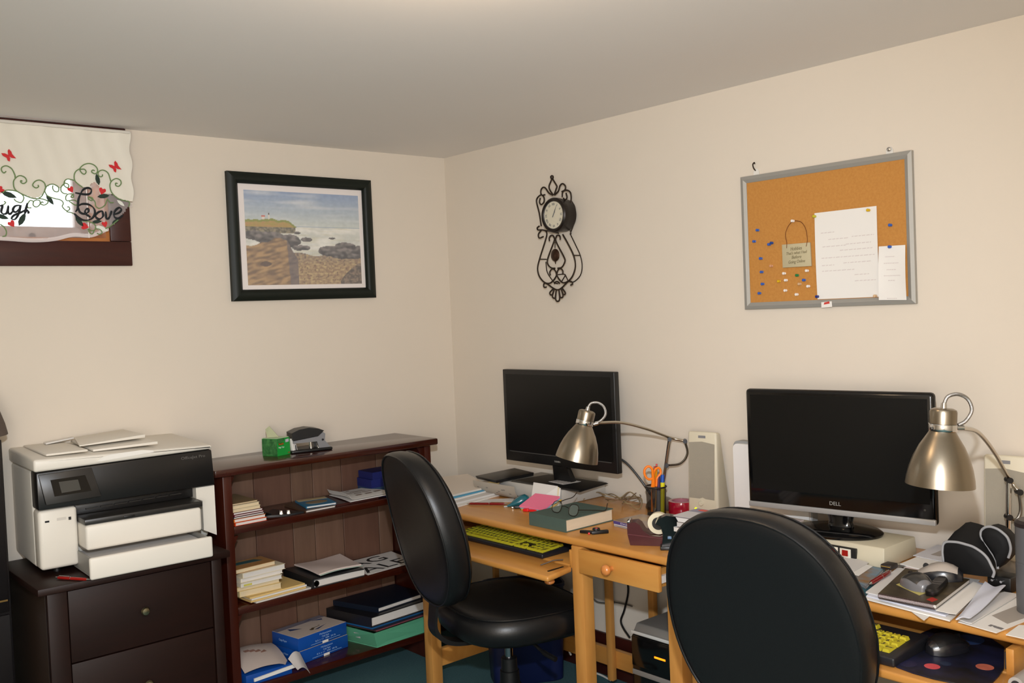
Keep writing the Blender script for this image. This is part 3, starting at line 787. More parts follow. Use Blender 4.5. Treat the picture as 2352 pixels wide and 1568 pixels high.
# scanner lid and document feeder
M().hexa([(-0.006, -0.008, 0.3395), (0.577, -0.008, 0.3455), (0.577, 0.402, 0.3455), (-0.006, 0.402, 0.3395)], [(-0.006, -0.008, 0.381), (0.577, -0.008, 0.360), (0.577, 0.402, 0.372), (-0.006, 0.402, 0.388)], 0.009, 3).build('scanner_lid', PW, pr)
f1 = M()
f1.hexa([(0.19, 0.05, 0.378), (0.405, 0.05, 0.378), (0.39, 0.34, 0.385), (0.19, 0.34, 0.387)], [(0.19, 0.05, 0.385), (0.405, 0.05, 0.388), (0.39, 0.34, 0.397), (0.19, 0.34, 0.394)], 0.002)
f1.hexa([(0.16, 0.10, 0.3945), (0.385, 0.12, 0.398), (0.37, 0.33, 0.404), (0.20, 0.33, 0.400)], [(0.16, 0.10, 0.399), (0.385, 0.12, 0.410), (0.37, 0.33, 0.415), (0.20, 0.33, 0.405)], 0.002)
f1.build('feeder_tray', PW, pr)
M().box((0.04, 0.03, 0.383), (0.17, 0.37, 0.391), 0.004).build('feeder_cover', PW, pr)
M().hexa([(0.10, 0.30, 0.392), (0.20, 0.33, 0.399), (0.20, 0.36, 0.399), (0.10, 0.34, 0.392)], [(0.10, 0.30, 0.397), (0.20, 0.33, 0.404), (0.20, 0.36, 0.404), (0.10, 0.34, 0.397)], 0.001).build('paper_guide', PAPER, pr)
M().at(frame((0, -0.0085, 0), (1, 0, 0), (0, 0, 1))).prism([(0.185, 0.352), (0.20, 0.364), (0.23, 0.370), (0.33, 0.372), (0.37, 0.366), (0.37, 0.360), (0.20, 0.351)], 0.0, 0.0025).build('lid_grip', mat('grip_white', (236, 232, 224), 0.35), pr)
# control panel
cp = M().hexa([(0.020, -0.030, 0.234), (0.188, -0.030, 0.238), (0.188, -0.013, 0.238), (0.020, -0.013, 0.234)], [(0.004, -0.016, 0.333), (0.166, -0.016, 0.335), (0.166, -0.010, 0.335), (0.004, -0.010, 0.333)], 0.003).build('control_panel', PG, pr)
def cpt(u, z):
    return (u, -0.0315 + (z - 0.236) * 0.145, z)
def cpq(n, q, m, t):
    M().hexa([cpt(*p) for p in q], [(cpt(*p)[0], cpt(*p)[1] - t, cpt(*p)[2]) for p in q]).build(n, m, cp)
cpq('display_surround', ((0.046, 0.259), (0.158, 0.261), (0.143, 0.314), (0.038, 0.312)), GLOSS, 0.001)
cpq('display', ((0.068, 0.267), (0.126, 0.269), (0.12, 0.303), (0.062, 0.303)), mat('display_grey', (62, 60, 54), 0.3), 0.0018)
M().text('OfficeJet Pro', 0.014, frame((0.505, -0.0095, 0.325), (1, 0, 0), (0, 0, 1)), 0.0003, fit=0.085).build('lettering', mat('panel_print', (96, 92, 88), 0.5), pr)
M().box((0.019, -0.001, 0.174), (0.032, -0.0002, 0.180)).build('usb_port', BLACK, pr)
M().box((0.090, -0.001, 0.172), (0.098, -0.0002, 0.182)).build('indicator', PG, pr)
M().box((0.055, -0.0009, 0.175), (0.083, -0.0002, 0.184)).build('hatch', mat('hatch_white', (206, 200, 190), 0.5), pr)
for x, y in ((0.06, 0.06), (0.52, 0.12), (0.06, 0.36), (0.52, 0.36)):
    M().cyl((x, y, 0.0), (x, y, 0.02), 0.012).build('foot', BLACK, pr)

def pen(p0, p1, m, label, group=None, r=0.0048):
    """ball pen: body, tip, clip, ring"""
    a, b = Vector(p0), Vector(p1)
    L = (b - a).length
    d = (b - a).normalized()
    t = thing('pen', label, 'pen', tuple(a), 0, group)
    m4 = Matrix.Translation(Vector((0, 0, 0))) @ d.to_track_quat('Z', 'Y').to_matrix().to_4x4()
    M().at(m4).lathe([(r * 0.7, 0.012), (r, 0.02), (r, L * 0.55), (r * 1.08, L * 0.56), (r * 1.05, L * 0.9), (r * 0.8, L * 0.93)], 12).build('barrel', m, t)
    M().at(m4).lathe([(r * 0.2, 0), (r * 0.7, 0.0119)], 12).build('tip', CHROME, t)
    M().at(m4).lathe([(r * 0.45, L * 0.9301), (r * 0.45, L)], 12).build('button', CHROME, t)
    M().at(m4).lathe([(r * 1.12, L * 0.55), (r * 1.12, L * 0.565)], 12).build('ring', CHROME, t)
    M().at(m4).box((-0.0012, r * 1.02, L * 0.6), (0.0012, r * 1.4, L * 0.9)).build('clip', CHROME, t)
    return t
MAROON = mat('maroon_lacquer', (120, 16, 18), 0.25, coat=0.4)
q = [(-1.946,-0.424,0.726),(-1.877,-0.541,0.726)]
pen(q[1], q[0], mat('red_lacquer', (150, 22, 16), 0.25, coat=0.4), 'red pen lying on the dresser under the printer')

# ------------------------------------------------------------------ framed seascape on the back wall
pf = thing('framed_picture', 'black framed seascape painting of rocks, surf and a headland lighthouse', 'picture', (-0.775, -0.02, 1.861))
FR = mat('black_green_frame', (20, 26, 20), 0.5, spec=0.3)
x0, x1, z0, z1 = -1.116, -0.433, 1.598, 2.124
fw = 0.046
def rail(a, b, c, d):
    """outer corners a->b, inner corners c (under b) -> d (under a)"""
    m = M()
    def P(p, y):
        return (p[0], y, p[1])
    def mid(p, q, t):
        return (p[0] + (q[0] - p[0]) * t, p[1] + (q[1] - p[1]) * t)
    r = []
    for p, q in ((a, d), (b, c)):
        r.append([P(p, -0.002), P(p, -0.020), P(mid(p, q, 0.2), -0.026), P(mid(p, q, 0.62), -0.030), P(mid(p, q, 0.8), -0.024), P(q, -0.016), P(q, -0.002)])
    m.loft(r)
    m.build('frame_rail', FR, pf, world=True, angle=50)
rail((x0, z1), (x1, z1), (x1 - fw, z1 - fw), (x0 + fw, z1 - fw))
rail((x1, z1), (x1, z0), (x1 - fw, z0 + fw), (x1 - fw, z1 - fw))
rail((x1, z0), (x0, z0), (x0 + fw, z0 + fw), (x1 - fw, z0 + fw))
rail((x0, z0), (x0, z1), (x0 + fw, z1 - fw), (x0 + fw, z0 + fw))
M().box((x0 + 0.044, -0.008, z0 + 0.044), (x1 - 0.044, -0.003, z1 - 0.044)).build('mount_board', mat('white_mount', (236, 226, 220), 0.8), pf, world=True)
from mathutils import noise as N
def nz(x, y, s=0.0):
    return N.noise(Vector((x, y, s)))
def mixc(a, b, t):
    t = max(0.0, min(1.0, t))
    return tuple(p + (q - p) * t for p, q in zip(a, b))
def blob(u, v, cu, cv, a, b):
    return ((u - cu) / a) ** 2 + ((v - cv) / b) ** 2 + 0.35 * nz(u * 18, v * 18, 3.1)
def seascape(u, v):
    n1 = nz(u * 5, v * 16, 1.0); n2 = nz(u * 24, v * 30, 2.0); n3 = nz(u * 60, v * 55, 4.0)
    hz = 0.635
    if v > hz:
        c = mixc((204, 208, 200), (142, 160, 190), (v - hz) / 0.36)
        c = mixc(c, (226, 224, 220), 0.9 * max(0, nz(u * 3 + 1, v * 22, 7) + 0.12 - abs(v - 0.82) * 0.9))
        c = tuple(k + 8 * n2 for k in c)
    else:
        c = mixc((206, 206, 196), (236, 232, 222), 0.5 + n1 + 0.5 * n2)
        if v > hz - 0.012:
            c = (158, 172, 186)
        c = mixc(c, (188, 180, 140), 0.5 * max(0, nz(u * 8, v * 40, 9)))
    head = 0.705 - 0.03 * abs(u - 0.2) * 3 - 0.9 * max(0, u - 0.36) + 0.015 * nz(u * 20, 0, 5)
    if u < 0.46 and hz - 0.02 < v < head:
        c = mixc((172, 150, 70), (186, 142, 86), 0.5 + n2)
        if v > head - 0.025:
            c = (140, 146, 62)
    if u < 0.42 - 0.2 * max(0, 0.60 - v) and 0.555 < v <= hz - 0.015:
        c = mixc((92, 86, 72), (150, 138, 110), 0.5 + n3 + n2)
    # lighthouse and keeper's house
    if abs(u - 0.198) < 0.006 and head - 0.005 < v < 0.765:
        c = (226, 214, 196) if v < 0.75 else (90, 80, 76)
    if abs(u - 0.150) < 0.013 and head - 0.005 < v < 0.725:
        c = (228, 214, 200)
    if abs(u - 0.150) < 0.017 and 0.722 < v < 0.74:
        c = (206, 92, 70)
    # pebble shore
    shore = 0.36 - 0.05 * u + 0.03 * nz(u * 6, 1, 2)
    if v < shore:
        k = nz(u * 34, v * 46 + 8 * v * v, 6)
        c = mixc((196, 170, 122), (150, 120, 92), 0.5 + 1.1 * k)
        c = mixc(c, (120, 112, 112), max(0, (v - 0.2) / 0.16) * (0.5 + n3))
        if n3 > 0.33:
            c = mixc(c, (96, 74, 58), 0.6)
    for cu, cv, a, b in ((0.07, 0.53, 0.10, 0.05), (0.20, 0.50, 0.13, 0.07), (0.36, 0.47, 0.10, 0.07), (0.72, 0.37, 0.11, 0.06), (0.86, 0.41, 0.10, 0.06), (0.84, 0.34, 0.14, 0.06), (0.98, 0.37, 0.06, 0.06), (0.46, 0.40, 0.08, 0.03), (0.51, 0.49, 0.05, 0.025), (0.43, 0.56, 0.03, 0.015), (0.74, 0.51, 0.03, 0.012), (0.95, 0.31, 0.08, 0.03)):
        if blob(u, v, cu, cv, a, b) < 1:
            c = mixc((64, 60, 60), (136, 126, 122), 0.45 + n2 + (v - cv) / b * 0.4)
    # big boulders in front
    bo = 0.43 + 0.08 * math.exp(-((u - 0.27) / 0.09) ** 2) - 1.9 * max(0, u - 0.345) + 0.02 * nz(u * 12, 3, 3) - 0.12 * max(0, 0.12 - u)
    if v < bo and u < 0.43:
        k = nz(u * 7 + v * 9, v * 30 - u * 14, 8)
        c = mixc((182, 146, 100), (120, 94, 70), 0.45 + 1.2 * k + 0.4 * n2)
        if u > 0.345 - 0.04 * (v - 0.3) and v < bo:
            c = mixc(c, (92, 88, 104), 0.55)
        if blob(u, v, 0.155, 0.225, 0.05, 0.028) < 0.9:
            c = (96, 74, 62)
    if u > 0.80 + 0.16 * max(0, (v - 0.02) / 0.2) ** 1.4 and v < 0.235 - 0.2 * max(0, 0.9 - u):
        c = mixc((86, 74, 64), (140, 118, 98), 0.5 + n2 + n3)
    return tuple(k + 5 * n3 for k in c)
ax0, ax1, az0, az1 = -1.042, -0.498, 1.662, 2.053
print_grid('painting', frame((ax0, -0.0086, az0), (1, 0, 0), (0, 0, 1)), ax1 - ax0, az1 - az0, 190, 140, seascape, pf, print_mat('watercolour', 0.7), world=True)
M().box((x0 + 0.0445, -0.0125, z0 + 0.0445), (x1 - 0.0445, -0.0105, z1 - 0.0445)).build('glass', mat('picture_glass', (255, 255, 255), 0.03, alpha=0.06, spec=0.4), pf, world=True)

# ------------------------------------------------------------------ wrought-iron wall clock on the right wall
ck = thing('wall_clock', 'bronze wrought iron scroll wall clock with round face and pendulum', 'clock', (-0.02, -0.80, 1.8))
FX = -0.05
sc = M()
def wire(pts, r=0.0034):
    sc.tube(smooth_line(pts, 4), r, 6)
for p in (
[(-0.05,-0.799,1.984),(-0.05,-0.781,2.006),(-0.05,-0.776,2.023),(-0.05,-0.788,2.041),(-0.05,-0.796,2.053)],
[(-0.05,-0.804,1.983),(-0.05,-0.819,2.008),(-0.05,-0.823,2.017),(-0.05,-0.81,2.036),(-0.05,-0.797,2.053)],
[(-0.05,-0.796,1.984),(-0.05,-0.774,1.995),(-0.05,-0.756,2.016),(-0.05,-0.742,2.023),(-0.05,-0.728,2.016),(-0.05,-0.724,2.001),(-0.05,-0.732,1.991),(-0.05,-0.749,1.991)],
[(-0.05,-0.807,1.983),(-0.05,-0.83,1.996),(-0.05,-0.842,2.017),(-0.05,-0.858,2.023),(-0.05,-0.873,2.011),(-0.05,-0.87,1.997),(-0.05,-0.851,1.991)],
[(-0.05,-0.719,1.863),(-0.05,-0.71,1.918),(-0.05,-0.696,1.966),(-0.05,-0.703,1.984),(-0.05,-0.726,1.993),(-0.05,-0.743,1.98),(-0.05,-0.741,1.961),(-0.05,-0.724,1.953),(-0.05,-0.714,1.964),(-0.05,-0.72,1.981)],
[(-0.05,-0.852,1.969),(-0.05,-0.856,1.989),(-0.05,-0.878,1.994),(-0.05,-0.899,1.984),(-0.05,-0.904,1.963),(-0.05,-0.9,1.939)],
[(-0.05,-0.875,1.983),(-0.05,-0.88,1.964),(-0.05,-0.868,1.956),(-0.05,-0.859,1.964)],
[(-0.05,-0.707,1.864),(-0.05,-0.693,1.858),(-0.05,-0.698,1.849),(-0.05,-0.72,1.847),(-0.05,-0.743,1.841),(-0.05,-0.751,1.826),(-0.05,-0.734,1.789),(-0.05,-0.702,1.73),(-0.05,-0.685,1.688),(-0.05,-0.694,1.653),(-0.05,-0.724,1.626),(-0.05,-0.758,1.621),(-0.05,-0.786,1.636)],
[(-0.05,-0.718,1.846),(-0.05,-0.699,1.83),(-0.05,-0.704,1.814),(-0.05,-0.729,1.818)],
[(-0.05,-0.846,1.817),(-0.05,-0.876,1.774),(-0.05,-0.905,1.725),(-0.05,-0.912,1.682),(-0.05,-0.895,1.645),(-0.05,-0.867,1.624),(-0.05,-0.835,1.619),(-0.05,-0.811,1.637)],
[(-0.05,-0.799,1.806),(-0.05,-0.79,1.788),(-0.05,-0.75,1.723),(-0.05,-0.751,1.699),(-0.05,-0.77,1.684),(-0.05,-0.792,1.681)],
[(-0.05,-0.801,1.806),(-0.05,-0.809,1.783),(-0.05,-0.849,1.723),(-0.05,-0.852,1.704),(-0.05,-0.833,1.683),(-0.05,-0.808,1.68)],
[(-0.05,-0.796,1.805),(-0.05,-0.789,1.816),(-0.05,-0.775,1.818),(-0.05,-0.765,1.809),(-0.05,-0.765,1.796)],
[(-0.05,-0.803,1.804),(-0.05,-0.811,1.815),(-0.05,-0.822,1.816),(-0.05,-0.83,1.808),(-0.05,-0.83,1.796)],
[(-0.05,-0.762,1.653),(-0.05,-0.76,1.668),(-0.05,-0.775,1.679),(-0.05,-0.791,1.673),(-0.05,-0.8,1.654),(-0.05,-0.786,1.636)],
[(-0.05,-0.837,1.656),(-0.05,-0.838,1.667),(-0.05,-0.827,1.677),(-0.05,-0.811,1.674),(-0.05,-0.801,1.654),(-0.05,-0.811,1.637)],
[(-0.05,-0.735,1.606),(-0.05,-0.723,1.605),(-0.05,-0.718,1.613),(-0.05,-0.724,1.622),(-0.05,-0.742,1.618),(-0.05,-0.776,1.599),(-0.05,-0.803,1.591),(-0.05,-0.829,1.599),(-0.05,-0.867,1.622),(-0.05,-0.889,1.619),(-0.05,-0.891,1.61),(-0.05,-0.88,1.607)],
[(-0.05,-0.783,1.619),(-0.05,-0.8,1.626),(-0.05,-0.816,1.617)],
[(-0.05,-0.779,1.598),(-0.05,-0.755,1.582),(-0.05,-0.759,1.572),(-0.05,-0.769,1.573),(-0.05,-0.781,1.592),(-0.05,-0.769,1.566),(-0.05,-0.779,1.557),(-0.05,-0.786,1.56),(-0.05,-0.794,1.591),(-0.05,-0.788,1.554),(-0.05,-0.8,1.543),(-0.05,-0.812,1.553),(-0.05,-0.81,1.59),(-0.05,-0.816,1.561),(-0.05,-0.826,1.558),(-0.05,-0.833,1.566),(-0.05,-0.825,1.592),(-0.05,-0.833,1.573),(-0.05,-0.843,1.57),(-0.05,-0.847,1.578),(-0.05,-0.829,1.597)],
):
    wire(p)
for p in [(-0.05,-0.796,2.058)]:
    sc.at(Matrix.Translation(Vector(p))).lathe([(0.002, -0.009), (0.0075, -0.005), (0.0085, 0), (0.0075, 0.005), (0.002, 0.009)], 12).at(Matrix.Identity(4))
sc.build('scroll_frame', IRON, ck, world=True)
sc = M()
for p in (
[(-0.006,-0.845,1.82),(-0.006,-0.872,1.775),(-0.006,-0.899,1.726),(-0.006,-0.907,1.682),(-0.006,-0.894,1.645),(-0.006,-0.855,1.621),(-0.006,-0.823,1.625)],
[(-0.006,-0.691,1.715),(-0.006,-0.698,1.668),(-0.006,-0.737,1.625),(-0.006,-0.759,1.618)],
[(-0.006,-0.858,1.957),(-0.006,-0.878,1.928),(-0.006,-0.88,1.894),(-0.006,-0.868,1.858),(-0.006,-0.845,1.82)],
[(-0.006,-0.761,1.656),(-0.006,-0.805,1.654),(-0.006,-0.785,1.628)],
[(-0.006,-0.805,1.654),(-0.006,-0.823,1.625)],
):
    wire(p, 0.0024)
for a, b in zip([(-0.05,-0.702,1.725),(-0.05,-0.904,1.727),(-0.05,-0.737,1.844),(-0.05,-0.89,1.832)], [(-0.006,-0.695,1.725),(-0.006,-0.899,1.727),(-0.006,-0.779,1.828),(-0.006,-0.85,1.82)]):
    sc.tube([a, b], 0.0025, 6)
sc.build('wall_bracket', IRON, ck, world=True)
fc = [(-0.082,-0.829,1.897)][0]
R_ = 0.063
m4 = frame(fc, (0, -1, 0), (0, 0, 1))
M().at(m4).lathe([(R_ - 0.010, -0.004), (R_ - 0.004, 0.004), (R_ + 0.003, 0.006), (R_ + 0.008, 0.0), (R_ + 0.008, -0.02), (R_ + 0.006, -0.025), (R_ + 0.004, -0.066), (0.01, -0.067)], 48).build('case', mat('dark_bronze', (34, 26, 22), 0.38, 0.4), ck, world=True)
M().at(m4).lathe([(0.0, -0.001), (R_ - 0.0045, -0.001), (R_ - 0.0045, -0.0038)], 48).build('dial', mat('aged_dial', (214, 204, 176), 0.6), ck, world=True)
nm = M()
for i, t in enumerate(('XII', 'I', 'II', 'III', 'IIII', 'V', 'VI', 'VII', 'VIII', 'IX', 'X', 'XI')):
    a = PI / 2 - i * PI / 6
    loc = Matrix.Translation(Vector((0.044 * math.cos(a), 0.044 * math.sin(a), 0))) @ Matrix.Rotation(a - PI / 2, 4, 'Z')
    nm.at(m4).text(t, 0.014, loc, 0.0004)
nm.build('numerals', DARKINK, ck, world=True, kind='stuff')
def hand(n, a, L, w_):
    M().at(m4 @ Matrix.Rotation(a, 4, 'Z')).prism([(-w_, -0.01), (w_, -0.01), (w_ * 1.3, L * 0.5), (0, L), (-w_ * 1.3, L * 0.5)], 0.0008, 0.0018).build(n, DARKINK, ck, world=True)
hand('hour_hand', -0.56, 0.026, 0.0016)
hand('minute_hand', -0.50, 0.042, 0.0012)
M().at(m4).lathe([(R_ - 0.0065, 0.002), (R_ * 0.6, 0.005), (0.0005, 0.0065)], 48).build('dial_glass', mat('dial_glass', (255, 255, 255), 0.03, alpha=0.08, spec=0.5), ck, world=True)
bb = [(-0.03,-0.778,1.793),(-0.03,-0.776,1.767),(-0.03,-0.775,1.737),(-0.03,-0.77,1.705)]
M().tube([bb[0], bb[1]], 0.0022, 6).build('pendulum_rod', IRON, ck, world=True)
M().at(frame(bb[2], (0, -1, 0), (0, 0, 1))).lathe([(0.001, -0.006), (0.020, -0.005), (0.0265, 0), (0.020, 0.005), (0.008, 0.008), (0.001, 0.009)], 32).cyl((0, -0.024, 0), (0, -0.038, 0), 0.004, 0.001, 8).build('pendulum_bob', mat('pendulum_bronze', (72, 50, 38), 0.35, 0.7), ck, world=True)

# ------------------------------------------------------------------ cork board with its papers, pins and little sign
BX = -0.0015
bd = thing('cork_board', 'aluminium framed cork board with pinned papers on the right wall', 'board', (-0.01, -2.0, 1.71))
y0, y1, z0, z1 = -1.699, -2.308, 1.482, 1.939
ALU = mat('brushed_aluminium', (166, 163, 156), 0.5, 0.4)
CORK = mat('cork', (196, 138, 66), 0.85, noise=((182, 122, 54), 120, (1, 1, 1), 0.25), bump=(200, 0.3, (1, 1, 1)))
M().box((-0.011, y1 + 0.015, z0 + 0.015), (BX, y0 - 0.015, z1 - 0.015)).build('cork_panel', CORK, bd, world=True)
fw = 0.023
def brail(a, b, c, d):
    m = M()
    r = []
    for p, q in ((a, d), (b, c)):
        mid = ((p[0] + q[0]) / 2, (p[1] + q[1]) / 2)
        r.append([(BX, p[0], p[1]), (-0.014, p[0], p[1]), (-0.017, mid[0], mid[1]), (-0.0125, q[0], q[1]), (BX, q[0], q[1])])
    m.loft(r)
    m.build('frame_rail', ALU, bd, world=True, angle=20)
brail((y0, z1), (y1, z1), (y1 + fw, z1 - fw), (y0 - fw, z1 - fw))
brail((y1, z1), (y1, z0), (y1 + fw, z0 + fw), (y1 + fw, z1 - fw))
brail((y1, z0), (y0, z0), (y0 - fw, z0 + fw), (y1 + fw, z0 + fw))
brail((y0, z0), (y0, z1), (y0 - fw, z1 - fw), (y0 - fw, z0 + fw))
for y in (-1.758, -2.235):
    M().at(frame((-0.004, y, z1), (0, -1, 0), (0, 0, 1))).prism([(-0.012, -0.004), (0.012, -0.004), (0.010, 0.014), (0.004, 0.022), (-0.004, 0.022), (-0.010, 0.014)], -0.002, 0.001).build('hanger', WHITEPL, bd, world=True)
M().tube(smooth_line([(-0.004, -1.755, 1.955), (-0.013, -1.754, 1.963), (-0.016, -1.753, 1.975), (-0.006, -1.752, 1.983), (-0.003, -1.752, 1.978)], 4), 0.0022, 6).build('cup_hook', IRON, bd, world=True)
M().at(frame((-0.007, -2.235, 1.953), (0, -1, 0), (0, 0, 1))).lathe([(0.0075, 0), (0.0065, 0.003), (0.002, 0.0045)], 14).build('screw_head', CHROME, bd, world=True)

def wall_paper(name, q, label, cat, curl=0.004, m=PAPER, lines=None, x=-0.0125):
    t = thing(name, label, cat, (x, q[0][1], q[0][2]))
    def fn(u, v):
        p = lerp2(q, u, v)
        return (x - curl * (abs(u - 0.5) * 2) ** 2 * math.sin(v * 3.0 + 0.3) - 0.0015, p.y, p.z)
    M().sheet(fn, 10, 10, 0.0004).build('sheet', m, t, world=True)
    if lines:
        o = M()
        rnd = random.Random(len(label))
        for u0, u1, v in lines:
            u = u0
            while u < u1:
                w_ = rnd.uniform(0.025, 0.07)
                p, p2 = Vector(fn(u, v)), Vector(fn(min(u + w_, u1), v + 0.002))
                o.hexa([p + Vector((-0.0009, 0, -0.0013)), p2 + Vector((-0.0009, 0, -0.0013)), p2 + Vector((-0.0006, 0, -0.0013)), p + Vector((-0.0006, 0, -0.0013))],
                       [p + Vector((-0.0009, 0, 0.0013)), p2 + Vector((-0.0009, 0, 0.0013)), p2 + Vector((-0.0006, 0, 0.0013)), p + Vector((-0.0006, 0, 0.0013))])
                u += w_ + 0.015
        o.build('writing', mat('faint_ink', (212, 202, 198), 0.8), t, world=True, kind='stuff')
    return t
q = [(-0.013,-1.982,1.507),(-0.013,-2.196,1.507),(-0.013,-2.193,1.786),(-0.013,-1.98,1.786)]
wall_paper('letter', q, 'large white sheet with faint handwriting pinned on the cork board', 'paper', 0.003, PAPER,
           [(.1, .32, .76), (.22, .55, .68), (.6, .95, .69), (.12, .5, .60), (.5, .9, .61), (.4, .92, .545), (.1, .95, .47), (.1, .3, .385), (.45, .9, .40), (.1, .62, .32), (.62, .85, .26), (.62, .95, .19)])
q = [(-0.013,-2.196,1.497),(-0.013,-2.284,1.494),(-0.013,-2.284,1.659),(-0.013,-2.2,1.661)]
for i in range(4):
    q[i] = (q[i][0], q[i][1], q[i][2])
wall_paper('note_slip', q, 'narrow white note slip pinned at the lower right of the cork board', 'paper', 0.004, PAPER,
           [(.25, .6, .8), (.2, .75, .68), (.3, .65, .56), (.2, .8, .45), (.35, .6, .36), (.3, .65, .03)], x=-0.0195)
q = [(-0.018,-1.997,1.479),(-0.018,-2.035,1.481),(-0.018,-2.034,1.499),(-0.018,-1.997,1.497)]
nt = thing('paper_tag', 'torn paper tag with a red stripe on the bottom rail of the cork board', 'tag', (-0.018, q[0][1], q[0][2]))
M().hexa([(-0.0177, p[1], p[2]) for p in q], [(-0.0186, p[1], p[2]) for p in q]).build('sheet', PAPER, nt, world=True)
q = [(-0.019,-2.006,1.489),(-0.019,-2.027,1.492),(-0.019,-2.026,1.499),(-0.019,-2.008,1.496)]
M().hexa([(-0.0187, p[1], p[2]) for p in q], [(-0.0191, p[1], p[2]) for p in q]).build('red_stripe', mat('tag_red', (200, 60, 50), 0.7), nt, world=True)
# small hanging sign
q = [(-0.014,-1.858,1.617),(-0.014,-1.965,1.616),(-0.014,-1.963,1.693),(-0.014,-1.858,1.694)]
sg = thing('hanging_sign', 'small grey-green lettered plaque hanging by a wire on the cork board', 'sign', (-0.014, q[0][1], q[0][2]))
M().hexa([(-0.0125, p[1], p[2]) for p in q], [(-0.019, p[1], p[2]) for p in q], 0.001).build('plaque', mat('sage_plaque', (188, 176, 142), 0.7), sg, world=True)
cy = (q[0][1] + q[1][1]) / 2
zz = (q[0][2] + q[3][2]) / 2
PK = mat('plaque_ink', (110, 98, 66), 0.8)
wrt = M()
for s, dz, sz, ft in (('Hobbies', 0.0215, 0.0165, 0.043), ("That's what I had", 0.0075, 0.0135, 0.077), ('Before', -0.0065, 0.0150, 0.036), ('Going Online', -0.0215, 0.0145, 0.062)):
    wrt.text(s, sz, frame((-0.0192, cy, zz + dz), (0, -1, 0.03), (0, 0.03, 1)), 0.0003, fit=ft, shear=0.25)
wrt.build('lettering', PK, sg, world=True)
wp = [(-0.019,-1.876,1.681),(-0.019,-1.877,1.7),(-0.019,-1.873,1.725),(-0.019,-1.881,1.747),(-0.019,-1.894,1.762),(-0.019,-1.91,1.768),(-0.019,-1.933,1.762),(-0.019,-1.947,1.744),(-0.019,-1.953,1.721),(-0.019,-1.954,1.699),(-0.019,-1.949,1.681)]
M().tube(smooth_line(wp, 4), 0.0011, 6).build('wire', mat('copper_wire', (120, 66, 32), 0.5, 0.4), sg, world=True)
# push pins
PIN = [(0.0008, -0.006), (0.0008, 0.0), (0.0042, 0.0005), (0.0042, 0.0022), (0.0024, 0.0036), (0.0024, 0.0075), (0.0046, 0.0092), (0.0046, 0.0115), (0.0036, 0.0125), (0.0004, 0.0128)]
pins = {}
def pin(p, col, label, x=-0.0118, group='push pins on the cork board'):
    m = mat('pin_' + col, {'blue': (48, 92, 178), 'navy': (34, 44, 120), 'yellow': (214, 172, 20), 'lime': (190, 180, 40), 'white': (236, 228, 220), 'clear': (206, 170, 130), 'green': (24, 120, 64), 'deep_blue': (24, 66, 140), 'pink': (206, 150, 110)}[col], 0.3)
    t = thing('push_pin', label, 'pin', (x, p[1], p[2]), 0, group)
    if col not in pins:
        o = M().at(frame((0, 0, 0), (0, -1, 0), (0, 0, 1))).lathe(PIN[2:], 14).build('grip', m, t)
        n = M().at(frame((0, 0, 0), (0, -1, 0), (0, 0, 1))).lathe([(0.0005, -0.006), (0.0006, 0.0004)], 8).build('needle', CHROME, t)
        pins[col] = (o, n)
    else:
        for s in pins[col]:
            c = s.copy()
            C.objects.link(c)
            c.parent = t
    return t
PL = [(-0.012,-1.764,1.751),(-0.012,-1.749,1.714),(-0.012,-1.808,1.699),(-0.012,-1.818,1.703),(-0.012,-1.773,1.654),(-0.012,-1.775,1.608),(-0.012,-1.777,1.567),(-0.012,-1.763,1.536),(-0.012,-2.237,1.723),(-0.012,-2.238,1.657),(-0.012,-1.986,1.516),(-0.012,-1.985,1.775),(-0.012,-2.171,1.775),(-0.012,-1.906,1.768),(-0.012,-1.862,1.598),(-0.012,-1.868,1.575),(-0.012,-1.841,1.573),(-0.012,-1.911,1.589),(-0.012,-1.948,1.602),(-0.012,-1.936,1.572),(-0.012,-1.919,1.56),(-0.012,-1.951,1.551),(-0.012,-1.865,1.541),(-0.012,-1.907,1.526),(-0.012,-1.813,1.626),(-0.012,-2.185,1.51)]
for p, (col, lab, x) in zip(PL, (
    ('blue', 'blue push pin highest in the left column on the cork board', None),
    ('blue', 'blue push pin second down in the left column, nearest the left rail', None),
    ('blue', 'light blue push pin touching a darker blue one left of the plaque', None),
    ('deep_blue', 'darker blue push pin touching a light blue one left of the plaque', None),
    ('blue', 'blue push pin of the left column level with the middle of the plaque', None),
    ('blue', 'blue push pin of the left column just below the plaque bottom', None),
    ('blue', 'blue push pin of the left column second from the bottom', None),
    ('blue', 'blue push pin at the foot of the left column on the cork board', None),
    ('blue', 'blue push pin alone on bare cork above the narrow slip', None),
    ('blue', 'blue push pin holding the top of the narrow note slip', -0.0198),
    ('navy', 'navy push pin in the lower left corner of the large sheet', -0.0175),
    ('lime', 'lime yellow push pin in the upper left corner of the large sheet', -0.0175),
    ('yellow', 'golden yellow push pin in the upper right corner of the large sheet', -0.0175),
    ('white', 'white push pin at the top of the plaque wire', -0.019),
    ('white', 'white push pin just under the left end of the plaque', None),
    ('white', 'white push pin beside the yellow one under the plaque', None),
    ('yellow', 'yellow push pin low on bare cork under the plaque', None),
    ('green', 'green push pin under the middle of the plaque', None),
    ('white', 'white push pin just under the right end of the plaque', None),
    ('blue', 'blue push pin right of the green one below the plaque', None),
    ('clear', 'clear amber push pin below the green one under the plaque', None),
    ('white', 'white push pin nearest the large sheet below the plaque', None),
    ('white', 'white push pin below the yellow one near the bottom rail', None),
    ('white', 'white push pin lowest of all, close to the bottom rail', None),
    ('pink', 'pinkish clear push pin between the left column and the plaque', None),
    ('clear', 'clear push pin in the lower right corner of the large sheet', -0.0175))):
    pin(p, col, lab, -0.0114 if x is None else x)

